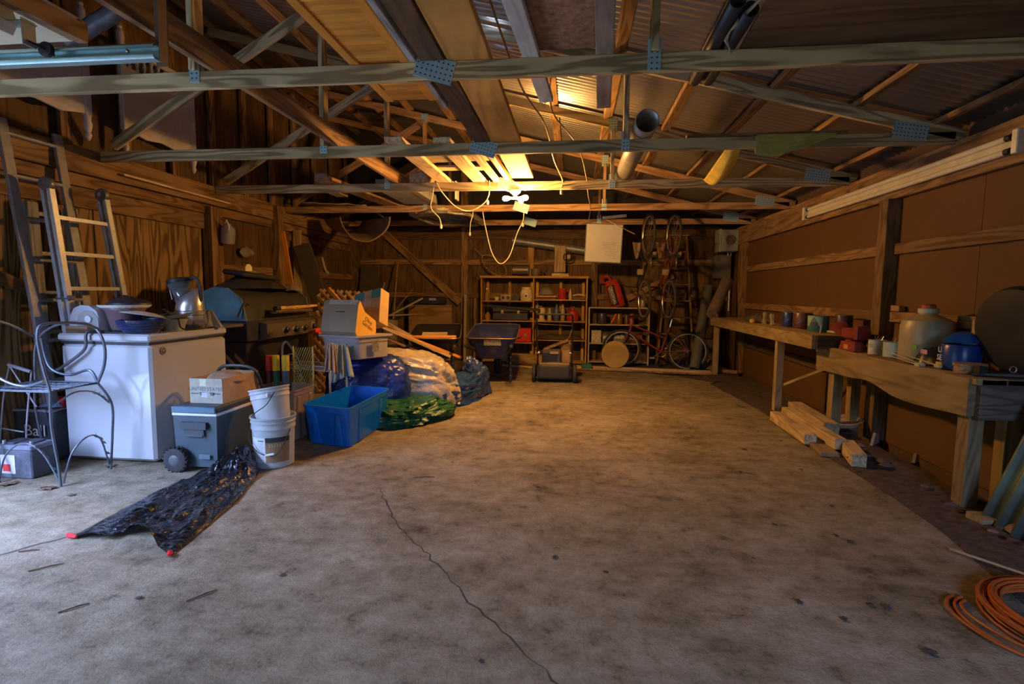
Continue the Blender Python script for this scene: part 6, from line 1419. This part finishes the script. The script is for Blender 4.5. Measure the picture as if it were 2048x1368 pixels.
b = MB(); b.tube([(2.66,9.86,1.97),(2.66,9.86,2.02)], .015, 8); b.tube([(2.715,9.88,1.0),(2.715,9.88,2.02)], .012, 8); b.obj('conduit', galv, epb)
def rollo(name, label, a, c, r, m, cap): 
    t = thing(name, label, 'roll', a); a, c = Vector(a), Vector(c); b = MB(); b.tube([a, a.lerp(c,.33), a.lerp(c,.66), c], [r, r*1.04, r*.98, r], 18); b.obj('roll_body', m, t)
    d = (c-a).normalized(); b = MB(); b.tube([c, c+d*.03, c+d*.05], [r*.8, r*.5, r*.15], 12); b.obj('roll_end', cap, t); return t
rollo('carpet_roll', 'grey rolled mat leaning in the right back corner', (2.0,9.1,.06), (2.30,9.62,1.42), .085, mat('mat_grey', (.10,.10,.095), .7), mat('mat_grey'))
rollo('insulation_roll', 'purple grey plastic wrapped roll leaning in the right back corner', (2.16,8.75,.97), (2.50,9.25,1.52), .095, mat('purple_film', (.20,.15,.16), .35, var=.3), mat('tan_paper', (.36,.24,.13), .8))
# things along the left part of the back wall
tag(beam('foam_board', (-1.99,9.72,0), (-1.99,9.80,1.24), .23, .05, mat('speckled_foam', (.34,.28,.17), .9, var=.35, scale=60), roll=R(90)), 'pale speckled board standing left of the bookcase', 'board')
tag(beam('foam_board', (-1.83,9.80,0), (-1.83,9.86,1.18), .12, .05, brownw, roll=R(90)), 'brown offcut standing behind the speckled board', 'board')
o = panel('plywood_offcut', (-3.06,9.66,0.02), (-2.24,9.675,1.05), wood('red_ply', (.30,.18,.085), (.20,.115,.05), .5, rings=.5, swirl=4), grain='X'); o.matrix_basis = o.matrix_basis @ Matrix.Rotation(R(0), 4, 'Z'); tag(o, 'reddish plywood offcut leaning on the back wall behind the black wheelbarrow', 'plywood')
tb2 = thing('dark_case', 'long dark tool case with a silver plate standing on the plywood offcut', 'case', (-2.75,9.7,1.05)); b = MB(); b.rbox((-2.72,9.72,1.13), (.72,.12,.15), .02); b.obj('case_body', blkm, tb2); b = MB(); b.box((-2.60,9.655,1.155), (.13,.006,.045)); b.obj('name_plate', galv, tb2)
pot('bucket', 'pale grey bucket behind the cartons at the back wall', (-3.05,8.6,.42), [(0,0),(.12,0),(.145,.40),(.14,.40),(.115,.01),(0,.01)], mat('grey_pail', (.20,.18,.15), .5), cat='bucket')
b = MB(); b.box((-3.05,8.6,.21), (.4,.4,.42)); tag(base(b.obj('dark_chest', mat('dark_chest_wood', (.06,.045,.03), .8), smooth=False), (-3.05,8.6,0)), 'dark chest under the pale grey bucket at the back', 'chest')
for k, (a, c, r) in enumerate((((-3.28,9.75,1.86),(-3.14,8.95,.45),.014),((-2.65,9.2,1.18),(-3.5,8.9,.70),.016),((-2.72,9.0,.90),(-3.7,8.85,.85),.012),((-3.45,9.5,1.45),(-3.55,9.0,.6),.010),((-2.85,9.3,1.35),(-3.35,8.9,.62),.009))):
    tag(base(MB().tube([a, c], r, 8).obj('pole', [pineR,greyw,greyw,palew,brownw][k]), c), ['tall thin stake leaning on the back wall','grey pole slanting left at the back','level grey pole across the back clutter','short pale stick behind the cartons','thin brown rod slanting behind the cartons'][k], 'pole')
tag(beam('dark_board', (-3.45,7.65,.02), (-3.97,7.5,1.96), .26, .02, mat('slate_board', (.075,.065,.05), .7)), 'wide dark board leaning against the left wall behind the lattice', 'board')
tag(beam('dark_board', (-3.75,9.2,.02), (-3.85,9.80,1.75), .34, .02, mat('slate_board')), 'tall dark board standing in the left back corner', 'board')
tag(beam('dark_board', (-3.40,9.15,.02), (-3.42,9.5,1.12), .32, .02, mat('slate_board')), 'short dark board standing behind the cartons', 'board')
tag(beam('board', (-4.07,7.52,.02), (-4.09,7.60,2.18), .12, .03, palew), 'pale upright board leaning near the left post', 'board')
tag(beam('board', (-4.06,7.35,1.25), (-4.08,7.15,2.12), .10, .025, orangew), 'short orange offcut wedged behind the left post', 'board')
tag(base(MB().tube(cv([(-4.20,8.6,1.85),(-4.19,8.65,1.7),(-4.18,8.7,1.62),(-4.18,8.75,1.6)]), [.02]*18+[.03]*7, 8).obj('rope_bundle', rope), (-4.05,8.75,1.6)), 'pale rope bundle hanging on the left wall below the carpet', 'rope')
# pipes and poles on the floor along the back
for k, (a, c, r, m, lab) in enumerate((((-.45,9.30,.03),(2.32,8.93,.035),.022,palew,'long tan pole on the floor, nearest the bicycle'), ((-.3,9.18,.025),(2.28,8.83,.03),.02,palew,'long tan pole on the floor, middle of three'), ((-.9,9.12,.02),(2.2,8.72,.026),.018,pineR,'long tan pole on the floor, nearest the viewer'))):
    tag(base(MB().tube([a, c], r, 10).obj('floor_pole', m), a), lab, 'pole', 'poles along the back wall')
b = MB(); b.tube([(2.22,8.92,.065),(2.58,8.72,.065)], .035, 14); tag(base(b.obj('wooden_post', pineR), (2.4,8.8,.03)), 'short round post lying in the right back corner', 'post')
b = MB(); b.tube([(-1.35,9.35,.13),(-.45,9.15,.13)], .10, 14); tag(base(b.obj('log', wood('log_bark', (.40,.27,.11), (.22,.14,.05), .8)), (-.9,9.25,.03)), 'thick tan log lying behind the mower', 'log')
tag(beam('floor_board', (-1.25,9.28,.02), (-.3,8.98,.02), .14, .03, palew), 'flat pale board on the floor beside the mower', 'board')
rck = crumple('rock', 2.28, 9.35, .12, .11, .20, mat('grey_rock', (.20,.17,.14), .9, bump=.5), seed=41, z0=.02, nu=26, nv=14, rag=.1, profile=1.6); tag(rck, 'grey rock in the right back corner', 'rock')
# ---------------------------------------------------------------- far workbench
fb = thing('workbench', 'long narrow workbench along the right wall, farther from the viewer', 'workbench', (2.45,7.0,0))
bw = wood('bench_timber', (.34,.245,.125), (.20,.138,.068), .9, rings=.3)
for k in range(3): beam('top_plank', (2.295+k*.145,5.2,.912), (2.295+k*.145,8.9,.912), .142, .036, bw, fb)
beam('front_apron', (2.20,5.2,.865), (2.20,8.92,.865), .04, .13, bw, fb)
beam('end_apron', (2.22,5.2,.865), (2.65,5.2,.865), .04, .12, darkw, fb)
for y in (6.12, 8.75): beam('leg', (2.24,y,.0), (2.24,y,.80), .075, .075, bw, fb)
beam('brace', (2.26,6.16,.28), (2.63,5.5,.66), .025, .03, bw, fb)
BZ = .931
for (y, x, r, h, m, lab) in ((6.34,2.40,.068,.175,mat('cobalt_can', (.03,.06,.25), .3, .2, var=.3, scale=25),'blue labelled paint can on the far workbench'), (6.02,2.42,.095,.18,mat('brown_can', (.13,.055,.045), .35, .2, var=.3),'large brown paint can on the far workbench'),
      (5.60,2.40,.095,.165,mat('teal_can', (.05,.17,.17), .35, .1, var=.4),'teal paint can with pale drips on the far workbench'), (5.48,2.58,.075,.18,mat('dark_brown_can', (.07,.035,.03), .4),'dark can behind the teal paint can')):
    t = thing('paint_can', lab, 'paint can', (x,y,BZ), 'paint cans on the far bench')
    b = MB(); b.lathe([(0,0),(r-.004,0),(r,.006),(r,h-.006),(r-.003,h),(r-.006,h-.006),(0,h-.008)], 26, Matrix.Translation((x,y,BZ))); b.obj('can_body', m, t)
    for z in (.004,h-.004): b = MB(); b.torus(r+.001, .003, 26, 6, Matrix.Translation((x,y,BZ+z))); b.obj('can_rim', galv, t)
    if lab.startswith('teal'):
        b = MB(); b.grid(lambda u, v: (x+(r+.002)*math.cos(R(170)+u*R(100)), y+(r+.002)*math.sin(R(170)+u*R(100)), BZ+h-.01-(.05+.045*math.sin(u*9))*v), 24, 2); b.obj('paint_drip', mat('mint_paint', (.30,.48,.36), .3), t)
        b = MB(); b.grid(lambda u, v: (x+(r+.0035)*math.cos(R(205)+u*R(38)), y+(r+.0035)*math.sin(R(205)+u*R(38)), BZ+h-.062-.035*v), 10, 2); b.obj('dark_patch', mat('bark_brown', (.08,.05,.035), .6), t)
    else:
        b = MB(); b.tube(cv([(x-r*.2,y-r,BZ+h*.6),(x-r*.9,y-r*.6,BZ+h*.35),(x-r*1.03,y,BZ+h*.28),(x-r*.9,y+r*.5,BZ+h*.4)]), .002, 5); b.obj('bail', steel, t)
clr = mat('clear_acrylic', (.55,.56,.52), .15, var=.2, trans=.4)
for k, (y, dy) in enumerate(((7.0,.05),(6.72,-.06))):
    b = MB(); b.prism([(-.05,0),(.05,0),(.03,.07),(.06,.12),(.02,.15),(-.04,.13),(-.02,.06)], -.012, .012, Matrix(((0,0,1,2.36),(1,0,0,y),(0,1,0,BZ),(0,0,0,1))) @ Matrix.Rotation(R(12*(1-2*k)), 4, 'Z')); tag(base(b.obj('clear_clip', clr), (2.36,y,BZ)), ['left of two upright clear plastic clips on the far workbench','right of two upright clear plastic clips on the far workbench'][k], 'clip')
o = crumple('plastic_film', 2.45, 7.55, .14, .42, .11, mat('dull_film', (.16,.13,.10), .25, trans=.2), seed=44, z0=BZ, nu=40, nv=18, rag=.15); tag(o, 'crumpled dull plastic film on the far workbench', 'plastic')
pot('tan_finial', 'small tan wooden finial on the far workbench', (2.30,7.25,BZ), [(0,0),(.03,0),(.04,.02),(.035,.045),(0,.055)], palew, 12, 'finial')
# ---------------------------------------------------------------- near workbench
nb = thing('workbench', 'sturdy weathered workbench with a wavy front apron, nearer the viewer', 'workbench', (2.55,4.4,0))
for k in range(2): beam('top_plank', (2.42+k*.17,3.38,.80), (2.42+k*.17,5.42,.80), .165, .036, bw, nb)
n = 24; poly = [(3.42,.815),(5.42,.815)]
for k in range(n+1):
    u = k/n; y = 5.42-2.0*u; poly.append((y, .585+.045*math.exp(-((u-.47)/.12)**2)+.02*math.sin(u*7)-.01*u))
b = MB(); b.prism([(-y, z) for y, z in poly], 0, .045, Matrix(((0,0,1,2.325),(-1,0,0,0),(0,1,0,0),(0,0,0,1))))
o = b.obj('front_apron', bw, nb); me = o.data; Q = Matrix.Rotation(R(90), 4, 'Z'); me.transform(Q.inverted()); o.matrix_basis = o.matrix_basis @ Q
beam('end_apron', (2.34,5.41,.70), (2.66,5.41,.70), .04, .22, darkw, nb)
beam('end_apron', (2.37,3.40,.695), (2.67,3.40,.695), .04, .24, wood('grey_brown_board', (.20,.165,.12), (.12,.095,.065), .9), nb)
for p in ((2.42,5.22),(2.41,3.50),(2.62,5.3),(2.62,3.5)): beam('leg', (p[0],p[1],0), (p[0],p[1],.782), .085, .085 if p[0] > 2.5 else .10, bw, nb)
NZ = .820
vs_ = thing('bench_vise', 'red cast iron bench vise bolted on the near workbench', 'vise', (2.5,5.2,NZ))
vr = mat('vise_red', (.26,.045,.035), .5, .2, var=.25)
b = MB(); b.lathe([(0,0),(.11,0),(.11,.03),(.07,.045),(.06,.08),(0,.08)], 22, Matrix.Translation((2.50,5.12,NZ))); b.obj('swivel_base', vr, vs_)
b = MB(); b.rbox((2.49,5.10,NZ+.135), (.13,.36,.10), .02); b.obj('vise_body', vr, vs_)
b = MB(); b.lathe([(0,-.05),(.095,-.05),(.105,-.03),(.105,.03),(.095,.05),(0,.05)], 26, rotm((2.47,5.28,NZ+.125), 'Y', 75)); b.obj('round_jaw', vr, vs_)
b = MB(); b.rbox((2.48,4.94,NZ+.15), (.12,.05,.13), .01); b.obj('fixed_jaw', vr, vs_)
b = MB(); b.tube([(2.40,5.40,NZ+.13),(2.47,5.16,NZ+.13)], .016, 10); b.obj('lead_screw', galv, vs_)
b = MB(); b.tube([(2.345,5.40,NZ+.19),(2.33,5.41,NZ+.05),(2.32,5.41,NZ-.06)], .008, 7); b.obj('handle_rod', galv, vs_)
bx = thing('fastener_box', 'small dark red box with an orange label in front of the vise', 'box', (2.37,4.90,NZ)); b = MB(); b.rbox((2.38,4.90,NZ+.04), (.07,.24,.08), .004); b.obj('box_body', vr, bx); b = MB(); b.box((2.343,4.92,NZ+.035), (.002,.08,.04)); b.obj('orange_label', mat('orange_label', (.55,.25,.08), .5, var=.6, scale=80), bx)
for y, r, h, m, lab in ((4.62,.062,.12,mat('dingy_white_tin', (.50,.52,.47), .45, var=.15, dirt=(.2,.15,.1), dirt_amt=.5),'dingy white tin full of screws on the near workbench'), (4.38,.075,.125,mat('pale_green_tin', (.40,.50,.44), .4, .1, var=.15),'pale green tin right of the tin of screws')):
    t = thing('tin_can', lab, 'can', (2.44,y,NZ)); b = MB(); b.lathe([(0,0),(r,0),(r,h),(r-.004,h),(r-.006,.01),(0,.01)], 24, Matrix.Translation((2.44,y,NZ))); b.obj('tin_body', m, t)
    b = MB(); b.torus(r, .003, 24, 6, Matrix.Translation((2.44,y,NZ+h))); b.obj('tin_rim', galv, t)
    if 'screws' in lab:
        for k in range(5): b = MB(); b.tube([(2.44+.02*math.cos(k),y+.02*math.sin(k*2),NZ+h-.03),(2.44+.045*math.cos(k*1.7),y+.04*math.sin(k*2.3),NZ+h+.03)], .003, 5); b.obj('screw', steel, t)
        for k in range(3): b = MB(); b.torus(.013, .0015, 14, 5, frame((2.44-r*.97,y-.03+k*.026,NZ+.075), (0,-1,0), (0,0,1))); b.obj('printed_ring', mat('grey_print'), t)
jg = thing('water_jug', 'large cloudy plastic jug with a red cap on the near workbench', 'jug', (2.56,4.24,NZ))
b = MB(); b.lathe([(0,0),(.155,0),(.165,.015),(.165,.26),(.15,.30),(.08,.335),(.055,.345),(.055,.36),(0,.36)], 30, Matrix.Translation((2.56,4.22,NZ))); b.obj('jug_body', mat('cloudy_jug', (.46,.40,.25), .35, var=.18, scale=6, trans=.15), jg)
b = MB(); b.lathe([(.062,.355),(.064,.36),(.064,.385),(.06,.388),(0,.388)], 22, Matrix.Translation((2.56,4.22,NZ))); b.obj('collar', mat('ivory_collar', (.58,.55,.45), .4), jg)
b = MB(); b.lathe([(.045,.388),(.045,.41),(.03,.42),(0,.42)], 18, Matrix.Translation((2.56,4.22,NZ))); b.obj('red_cap', mat('faded_red_cap', (.45,.08,.04), .45), jg)
o = crumple('tool_pouch', 2.50, 4.05, .10, .15, .13, mat('black_pouch', (.02,.02,.02), .35), seed=51, z0=NZ, nu=36, nv=18, rag=.12, profile=1.6); tag(o, 'black crumpled pouch between jug and blue canister', 'pouch')
tag(base(MB().rbox((2.415,4.10,NZ+.115), (.006,.05,.03), .002).obj('green_tag', mat('lime_tag', (.16,.42,.06), .4)), (2.415,4.1,NZ+.115)), 'bright green tag on the black pouch', 'tag')
tag(base(MB().rbox((2.405,3.98,NZ+.095), (.006,.07,.032), .002).obj('pink_tag', mat('pink_tag', (.5,.28,.38), .4)), (2.405,3.98,NZ+.095)), 'pale pink tag on the black pouch', 'tag')
bc2 = thing('blue_canister', 'blue plastic canister with white lettering on the near workbench', 'canister', (2.52,3.80,NZ))
blm = mat('canister_blue', (.012,.05,.26), .3, var=.2)
b = MB(); b.lathe([(0,0),(.105,0),(.108,.01),(.108,.15),(.10,.165),(0,.17)], 26, Matrix.Translation((2.52,3.80,NZ))); b.obj('canister_body', blm, bc2)
text('lettering', 'LI\nSE', frame((2.409,3.825,NZ+.10), (0,-1,0), (0,0,1)), .052, white, bc2)
b = MB(); b.box((2.413,3.83,NZ+.025), (.004,.06,.035)); b.obj('yellow_label', mat('yellow_print', (.65,.42,.02), .5), bc2)
o = crumple('blue_bag', 2.52, 3.80, .11, .10, .10, mat('glossy_blue_film', (.01,.09,.36), .2, var=.3), seed=53, z0=NZ+.168, nu=34, nv=16, rag=.15); tag(o, 'glossy blue plastic bag on top of the blue canister', 'bag')
st = thing('tapered_sticks', 'bundle of pale plastic strips lying on the front edge of the near workbench', 'strips', (2.38,4.1,NZ))
for k, (a, c) in enumerate((((2.40,4.42,NZ+.055),(2.36,3.92,NZ+.012)),((2.42,4.40,NZ+.065),(2.39,3.80,NZ+.02)),((2.37,4.36,NZ+.03),(2.345,3.93,NZ+.008)))): beam('strip', a, c, .012, .006, mat('ivory_strip', (.50,.52,.38), .5), st); b = MB(); b.rbox(c, (.025,.05,.022), .003); b.obj('strip_end', mat('ivory_strip'), st)
o = tag(beam('rusty_blade', (2.36,4.55,NZ+.006), (2.38,4.02,NZ+.006), .07, .010, rust), 'dark rusty blade lying under the pale strips', 'blade')
pot('wood_round', 'sawn wooden disc on a dark puck near the bench end', (2.46,3.62,NZ), [(0,0),(.075,0),(.08,.01),(.078,.045),(.085,.047),(.086,.062),(0,.064)], wood('round_offcut', (.40,.28,.17), (.25,.16,.09), 2), 22, 'disc')
mt_ = thing('metal_bracket', 'dark square tube bracket hanging off the near bench end', 'bracket', (2.45,3.48,NZ))
b = MB(); b.box((2.44,3.50,NZ+.03), (.05,.05,.06)); b.obj('square_end', blkm, mt_); beam('flat_bar', (2.40,3.52,NZ+.012), (2.70,3.40,NZ+.02), .05, .02, blkm, mt_); b = MB(); b.torus(.018, .003, 14, 5, rotm((2.58,3.45,NZ+.05), 'X', 90)); b.obj('ring', galv, mt_)
dk_ = thing('wheel_cover', 'big black round wheel leaning on the right wall at the frame edge', 'wheel', (2.68,3.50,NZ))
Md = Matrix.Translation((2.635,3.50,NZ+.275)) @ Euler((0,R(82),R(10))).to_matrix().to_4x4()
b = MB(); b.lathe([(.06,-.05),(.20,-.06),(.255,-.04),(.27,0),(.255,.035),(.10,.04),(.06,.03)], 36, Md); b.obj('tyre', mat('dull_black_rubber', (.008,.008,.008), .65, var=.3), dk_)
b = MB(); b.lathe([(0,-.03),(.06,-.035),(.062,.02),(0,.02)], 20, Md); b.obj('hub', mat('hub_black', (.03,.03,.03), .4), dk_)
tag(base(MB().rbox((2.66,3.86,NZ+.17), (.05,.07,.30), .004).obj('pale_block', mat('pale_buff', (.36,.29,.22), .7)), (2.7,3.85,NZ+.02)), 'pale block standing between blue canister and black wheel', 'block')
# ---------------------------------------------------------------- lumber and litter under the near bench
lum = 'timber offcuts under the near bench'
for a, c, w, h, z, lab, m in (((2.06,5.65),(2.03,4.75),.10,.09,.065,'front squared timber lying at the slab edge under the bench',palew), ((2.24,6.0),(2.06,4.45),.14,.035,.022,'flat plank under the squared timbers',bw), ((2.22,5.8),(2.18,4.55),.09,.09,.085,'middle squared timber of the pile under the bench',palew), ((2.36,5.95),(2.30,4.98),.13,.12,.10,'thick rear squared timber under the bench',palew), ((2.26,4.62),(2.15,4.20),.10,.10,.06,'short squared offcut at the near end of the pile',palew)):
    tag(beam('squared_timber', (a[0],a[1],z), (c[0],c[1],z), w, h, m), lab, 'timber', lum)
bk_ = thing('basket_lid', 'shallow round tan basket lid on the soil under the bench', 'lid', (2.58,5.35,.10)); b = MB(); b.lathe([(0,.0),(.125,0),(.14,.03),(.147,.03),(.147,.02),(.13,-.01),(0,-.012)], 30, Matrix.Translation((2.52,5.22,.115)) @ Euler((R(4),R(-8),0)).to_matrix().to_4x4()); b.obj('woven_disc', palew, bk_); b = MB(); b.torus(.147, .008, 30, 6, Matrix.Translation((2.52,5.22,.142)) @ Euler((R(4),R(-8),0)).to_matrix().to_4x4()); b.obj('woven_rim', palew, bk_)
rnd = random.Random(12)
for k in range(26):
    y = rnd.uniform(2.9,6.6); x = rnd.uniform(edge_x(y)+.05, 2.52); s = rnd.uniform(.015,.05)
    o = crumple('rubble', x, y, s, s*rnd.uniform(.6,1), s*.9, mat('rubble_pink', (.24,.15,.12), .9) if k % 3 == 0 else mat('rubble_brown', (.12,.08,.055), .9), seed=60+k, z0=.035, nu=12, nv=6, rag=.2, profile=1.5); tag(o, 'small broken clod on the dark soil beside the slab', 'rubble', 'rubble on the soil strip')
for k, (x, y, rz, s) in enumerate(((2.62,4.72,40,.09),(2.66,4.25,10,.06))): tag(base(MB().prism([(-s,0),(s*.8,0),(s*.5,s*.9),(-s*.3,s*1.1)], 0, .02, Matrix(((.7,0,.7,x-.1),(.7,0,-.7,y),(0,1,0,.06),(0,0,0,1)))).obj('broken_tile', mat('pale_shard', (.30,.24,.18), .8)), (x-.1,y,.06)), ['larger pale shard on the soil under the bench','smaller pale shard on the soil under the bench'][k], 'shard')
beam('x', (0,0,-9), (0,0,-8.9), .01, .01, bw); bpy.data.objects.remove(bpy.data.objects['x'])
b = MB(); b.box((2.36,3.22,.035), (.16,.13,.05)); tag(base(b.obj('wood_pad', bw, smooth=False), (2.36,3.22,.01)), 'flat wooden pad on the soil before the near bench leg', 'wood')
# green corrugated sheet leaning at the right edge
gs = mat('sage_green_steel', (.11,.15,.13), .45, .3, var=.2)
b = MB()
def cs(u, v):
    y = 3.24-.62*u; d = .018*math.cos(u*.62/.11*2*math.pi)
    x = 2.34+.36*v-d; z = .03+1.05*v+d*.3
    return (x, y+(-.04)*v, z)
b.grid(cs, 60, 4); tag(b.obj('corrugated_sheet', gs, solid=.003), 'sage green corrugated sheet leaning on the right wall at the frame edge', 'metal sheet')
# coiled orange extension cord
oc_ = thing('cable_coil', 'coiled orange extension cord on the slab in the lower right corner', 'cord', (1.93,2.22,0))
orm = mat('orange_vinyl', (.42,.09,.015), .45, var=.15)
rnd = random.Random(3); Q = []; N = 24
for k in range(N*26+1):
    a = 2*math.pi*k/26; q = k//26; rr = .265+.10*noise.noise(Vector((q*.9, 0, 3)))+.014*noise.noise(Vector((a*.5, q, 1))); cx = 1.985+.03*noise.noise(Vector((q*1.3, 4, 0))); cy = 2.22+.03*noise.noise(Vector((q*1.1, 9, 0)))
    Q.append((cx+rr*math.cos(a), cy+rr*math.sin(a)*1.05, .009+.0065*(q % 9)+.03*max(0, noise.noise(Vector((a*.4, q*.7, 8))))))
b = MB(); b.tube(Q, .0058, 6); b.obj('coil', orm, oc_)
for r2, ph in ((.37,.1),(.40,.5),(.35,.9)):
    b = MB(); Q = []
    for k in range(30):
        a = R(135)+k/29*R(175); Q.append((1.95+r2*math.cos(a+ph*.1), 2.20+r2*math.sin(a+ph*.1)*.80+.02*math.sin(k*.4), .008+.03*math.sin(math.pi*k/29)*ph))
    b.tube(Q, .0058, 6); b.obj('loose_loop', orm, oc_)
tag(beam('lath', (1.93,2.87,.012), (2.10,2.50,.05), .016, .010, palew), 'thin lath beside the orange cord', 'lath')

# ---------------------------------------------------------------- black trash bag spread on the slab
bag = thing('trash_bag', 'empty black trash bag spread on the floor with red drawstring ends', 'trash bag', (-2.3,2.8,0))
Lf = [(-2.59,2.41),(-2.61,2.70),(-2.64,3.05),(-2.60,3.35),(-2.47,3.55)]; Rt = [(-1.93,2.30),(-1.98,2.65),(-2.05,3.0),(-2.15,3.34),(-2.26,3.55)]
def ip(L, v):
    q = v*(len(L)-1); i = min(int(q), len(L)-2); f = q-i; return Vector(L[i]).lerp(Vector(L[i+1]), f)
b = MB()
def bagf(u, v):
    a, c = ip(Lf, v), ip(Rt, v); p = a.lerp(c, u); e = math.sin(math.pi*u)**.5
    if v < .12: p.y += (.12-v)/.12*.10*math.sin(math.pi*u)**2*(1 if .35 < u < .95 else .4)
    w = Vector((p.x*6+p.y*2.2, p.y*1.6-p.x*1.2, 0))
    fold = abs(noise.noise(w*1.3+Vector((3,1,0))))*.6+abs(noise.noise(w*3.1))*.35+abs(noise.noise(Vector((p.x*26, p.y*20, 2))))*.22+abs(noise.noise(Vector((p.x*60, p.y*45, 5))))*.10
    z = .006+e*(.012+.105*fold*(.55+.7*v))+.14*max(0, v-.72)/.28*e
    if v < .2 and .38 < u < .82: z += .05*(1-v/.2)*math.sin((u-.38)/.44*math.pi)
    return (p.x+.012*noise.noise(w*2), p.y+.012*noise.noise(w*2+Vector((5,5,5))), z)
b.grid(bagf, 90, 110); b.obj('bag_film', mat('black_film', (.006,.007,.009), .16, var=.3, bump=1.0, bscale=22, coat=.2), bag, angle=60)
red = mat('drawstring_red', (.75,.02,.03), .3)
for p, d in (((-2.60,2.41,.012),(.05,-.012,0)),((-1.945,2.305,.014),(.02,-.03,.005))):
    p, d = Vector(p), Vector(d); b = MB(); b.tube([p-d*.4, p, p+d*.6, p+d], [.008,.014,.012,.006], 8); b.obj('drawstring', red, bag)
# ---------------------------------------------------------------- small litter on the slab
rnd = random.Random(21)
spots = [(1.47,2.9,.035),(1.43,2.97,.03),(1.23,3.98,.03),(1.15,3.07,.022),(.97,2.28,.03),(1.10,2.18,.026),(1.31,2.0,.045),(1.44,4.58,.03),(-.22,3.47,.02),(-.07,2.53,.03),(.17,2.42,.022),(-1.11,6.28,.02),(1.26,2.3,.028),(1.32,2.29,.03),(.9,2.65,.016),(.4,3.2,.014),(.6,4.2,.016),(-.5,4.6,.015),(.1,5.2,.014),(-.9,3.9,.018),(1.6,3.4,.022),(-1.3,2.2,.02),(-1.8,1.95,.022),(-.3,1.75,.02),(.55,1.72,.035),(1.7,4.1,.025),(1.85,4.9,.02),(.8,6.1,.016),(1.5,6.6,.02),(1.2,5.4,.016)]
MARKS = [(1.9,2.2,'the coiled orange cable'),(2.1,4.5,'the timber pile under the bench'),(2.3,3.4,'the near bench leg'),(-2.3,2.8,'the black trash bag'),(-1.4,6.3,'the navy tarpaulin'),(-.27,7.7,'the lawn mower'),(-.45,2.15,'the long crack'),(-2.1,4.4,'the blue tub'),(2.24,6.1,'the far bench leg')]
used_labels = {}
def chiplab(x, y, s):
    m = sorted(MARKS, key=lambda q: (q[0]-x)**2+(q[1]-y)**2)
    size = 'large' if s >= .03 else 'small' if s <= .016 else 'medium'
    for a, q in [(0, 'dark'), (0, 'flat'), (0, 'curled'), (0, 'split'), (0, 'ragged'), (0, 'lone')]:
        side = ('left of' if x < m[a][0]-.25 else 'right of' if x > m[a][0]+.25 else 'beyond' if y > m[a][1] else 'nearer the viewer than')
        lab = '%s dark bark chip on the slab %s %s' % (size, side, m[a][2])
        if lab not in used_labels: used_labels[lab] = 1; return lab
        lab = '%s bark chip on the slab %s %s, farther away' % (size, side, m[a][2]) if y > 3 else '%s bark chip on the slab %s %s, in the foreground' % (size, side, m[a][2])
        if lab not in used_labels: used_labels[lab] = 1; return lab
        return 'dark bark chip lying on the open concrete floor'
for k, (x, y, s) in enumerate(spots):
    oakleaf('bark_chip', chiplab(x, y, s), x, y, s*.62, rnd.uniform(0,360), 'bark chip', 'bark chips scattered on the slab', mat('bark_dark', (.055,.042,.03), .9))
tl_ = ['twig on the slab nearest the red bag corner at left','twig on the slab right of the black bag, in the foreground','twig on the slab beyond the long crack','short twig beside the crack at far left','lowest twig in the left foreground','twig on the slab before the timber pile']
for k, (x, y, l, rz) in enumerate(((-2.42,2.12,.13,40),(-1.55,2.0,.12,55),(-1.02,3.55,.14,12),(-2.66,2.25,.09,20),(-2.0,1.85,.1,48),(1.29,3.95,.09,-30))):
    d = Vector((math.cos(R(rz)), math.sin(R(rz)), 0))*l/2; c = Vector((x,y,.004)); tag(base(MB().tube([c-d, c+d*.3+Vector((0,0,.003)), c+d], [.003,.0035,.002], 6).obj('twig', leafm), c), tl_[k], 'twig', 'twigs scattered on the slab')
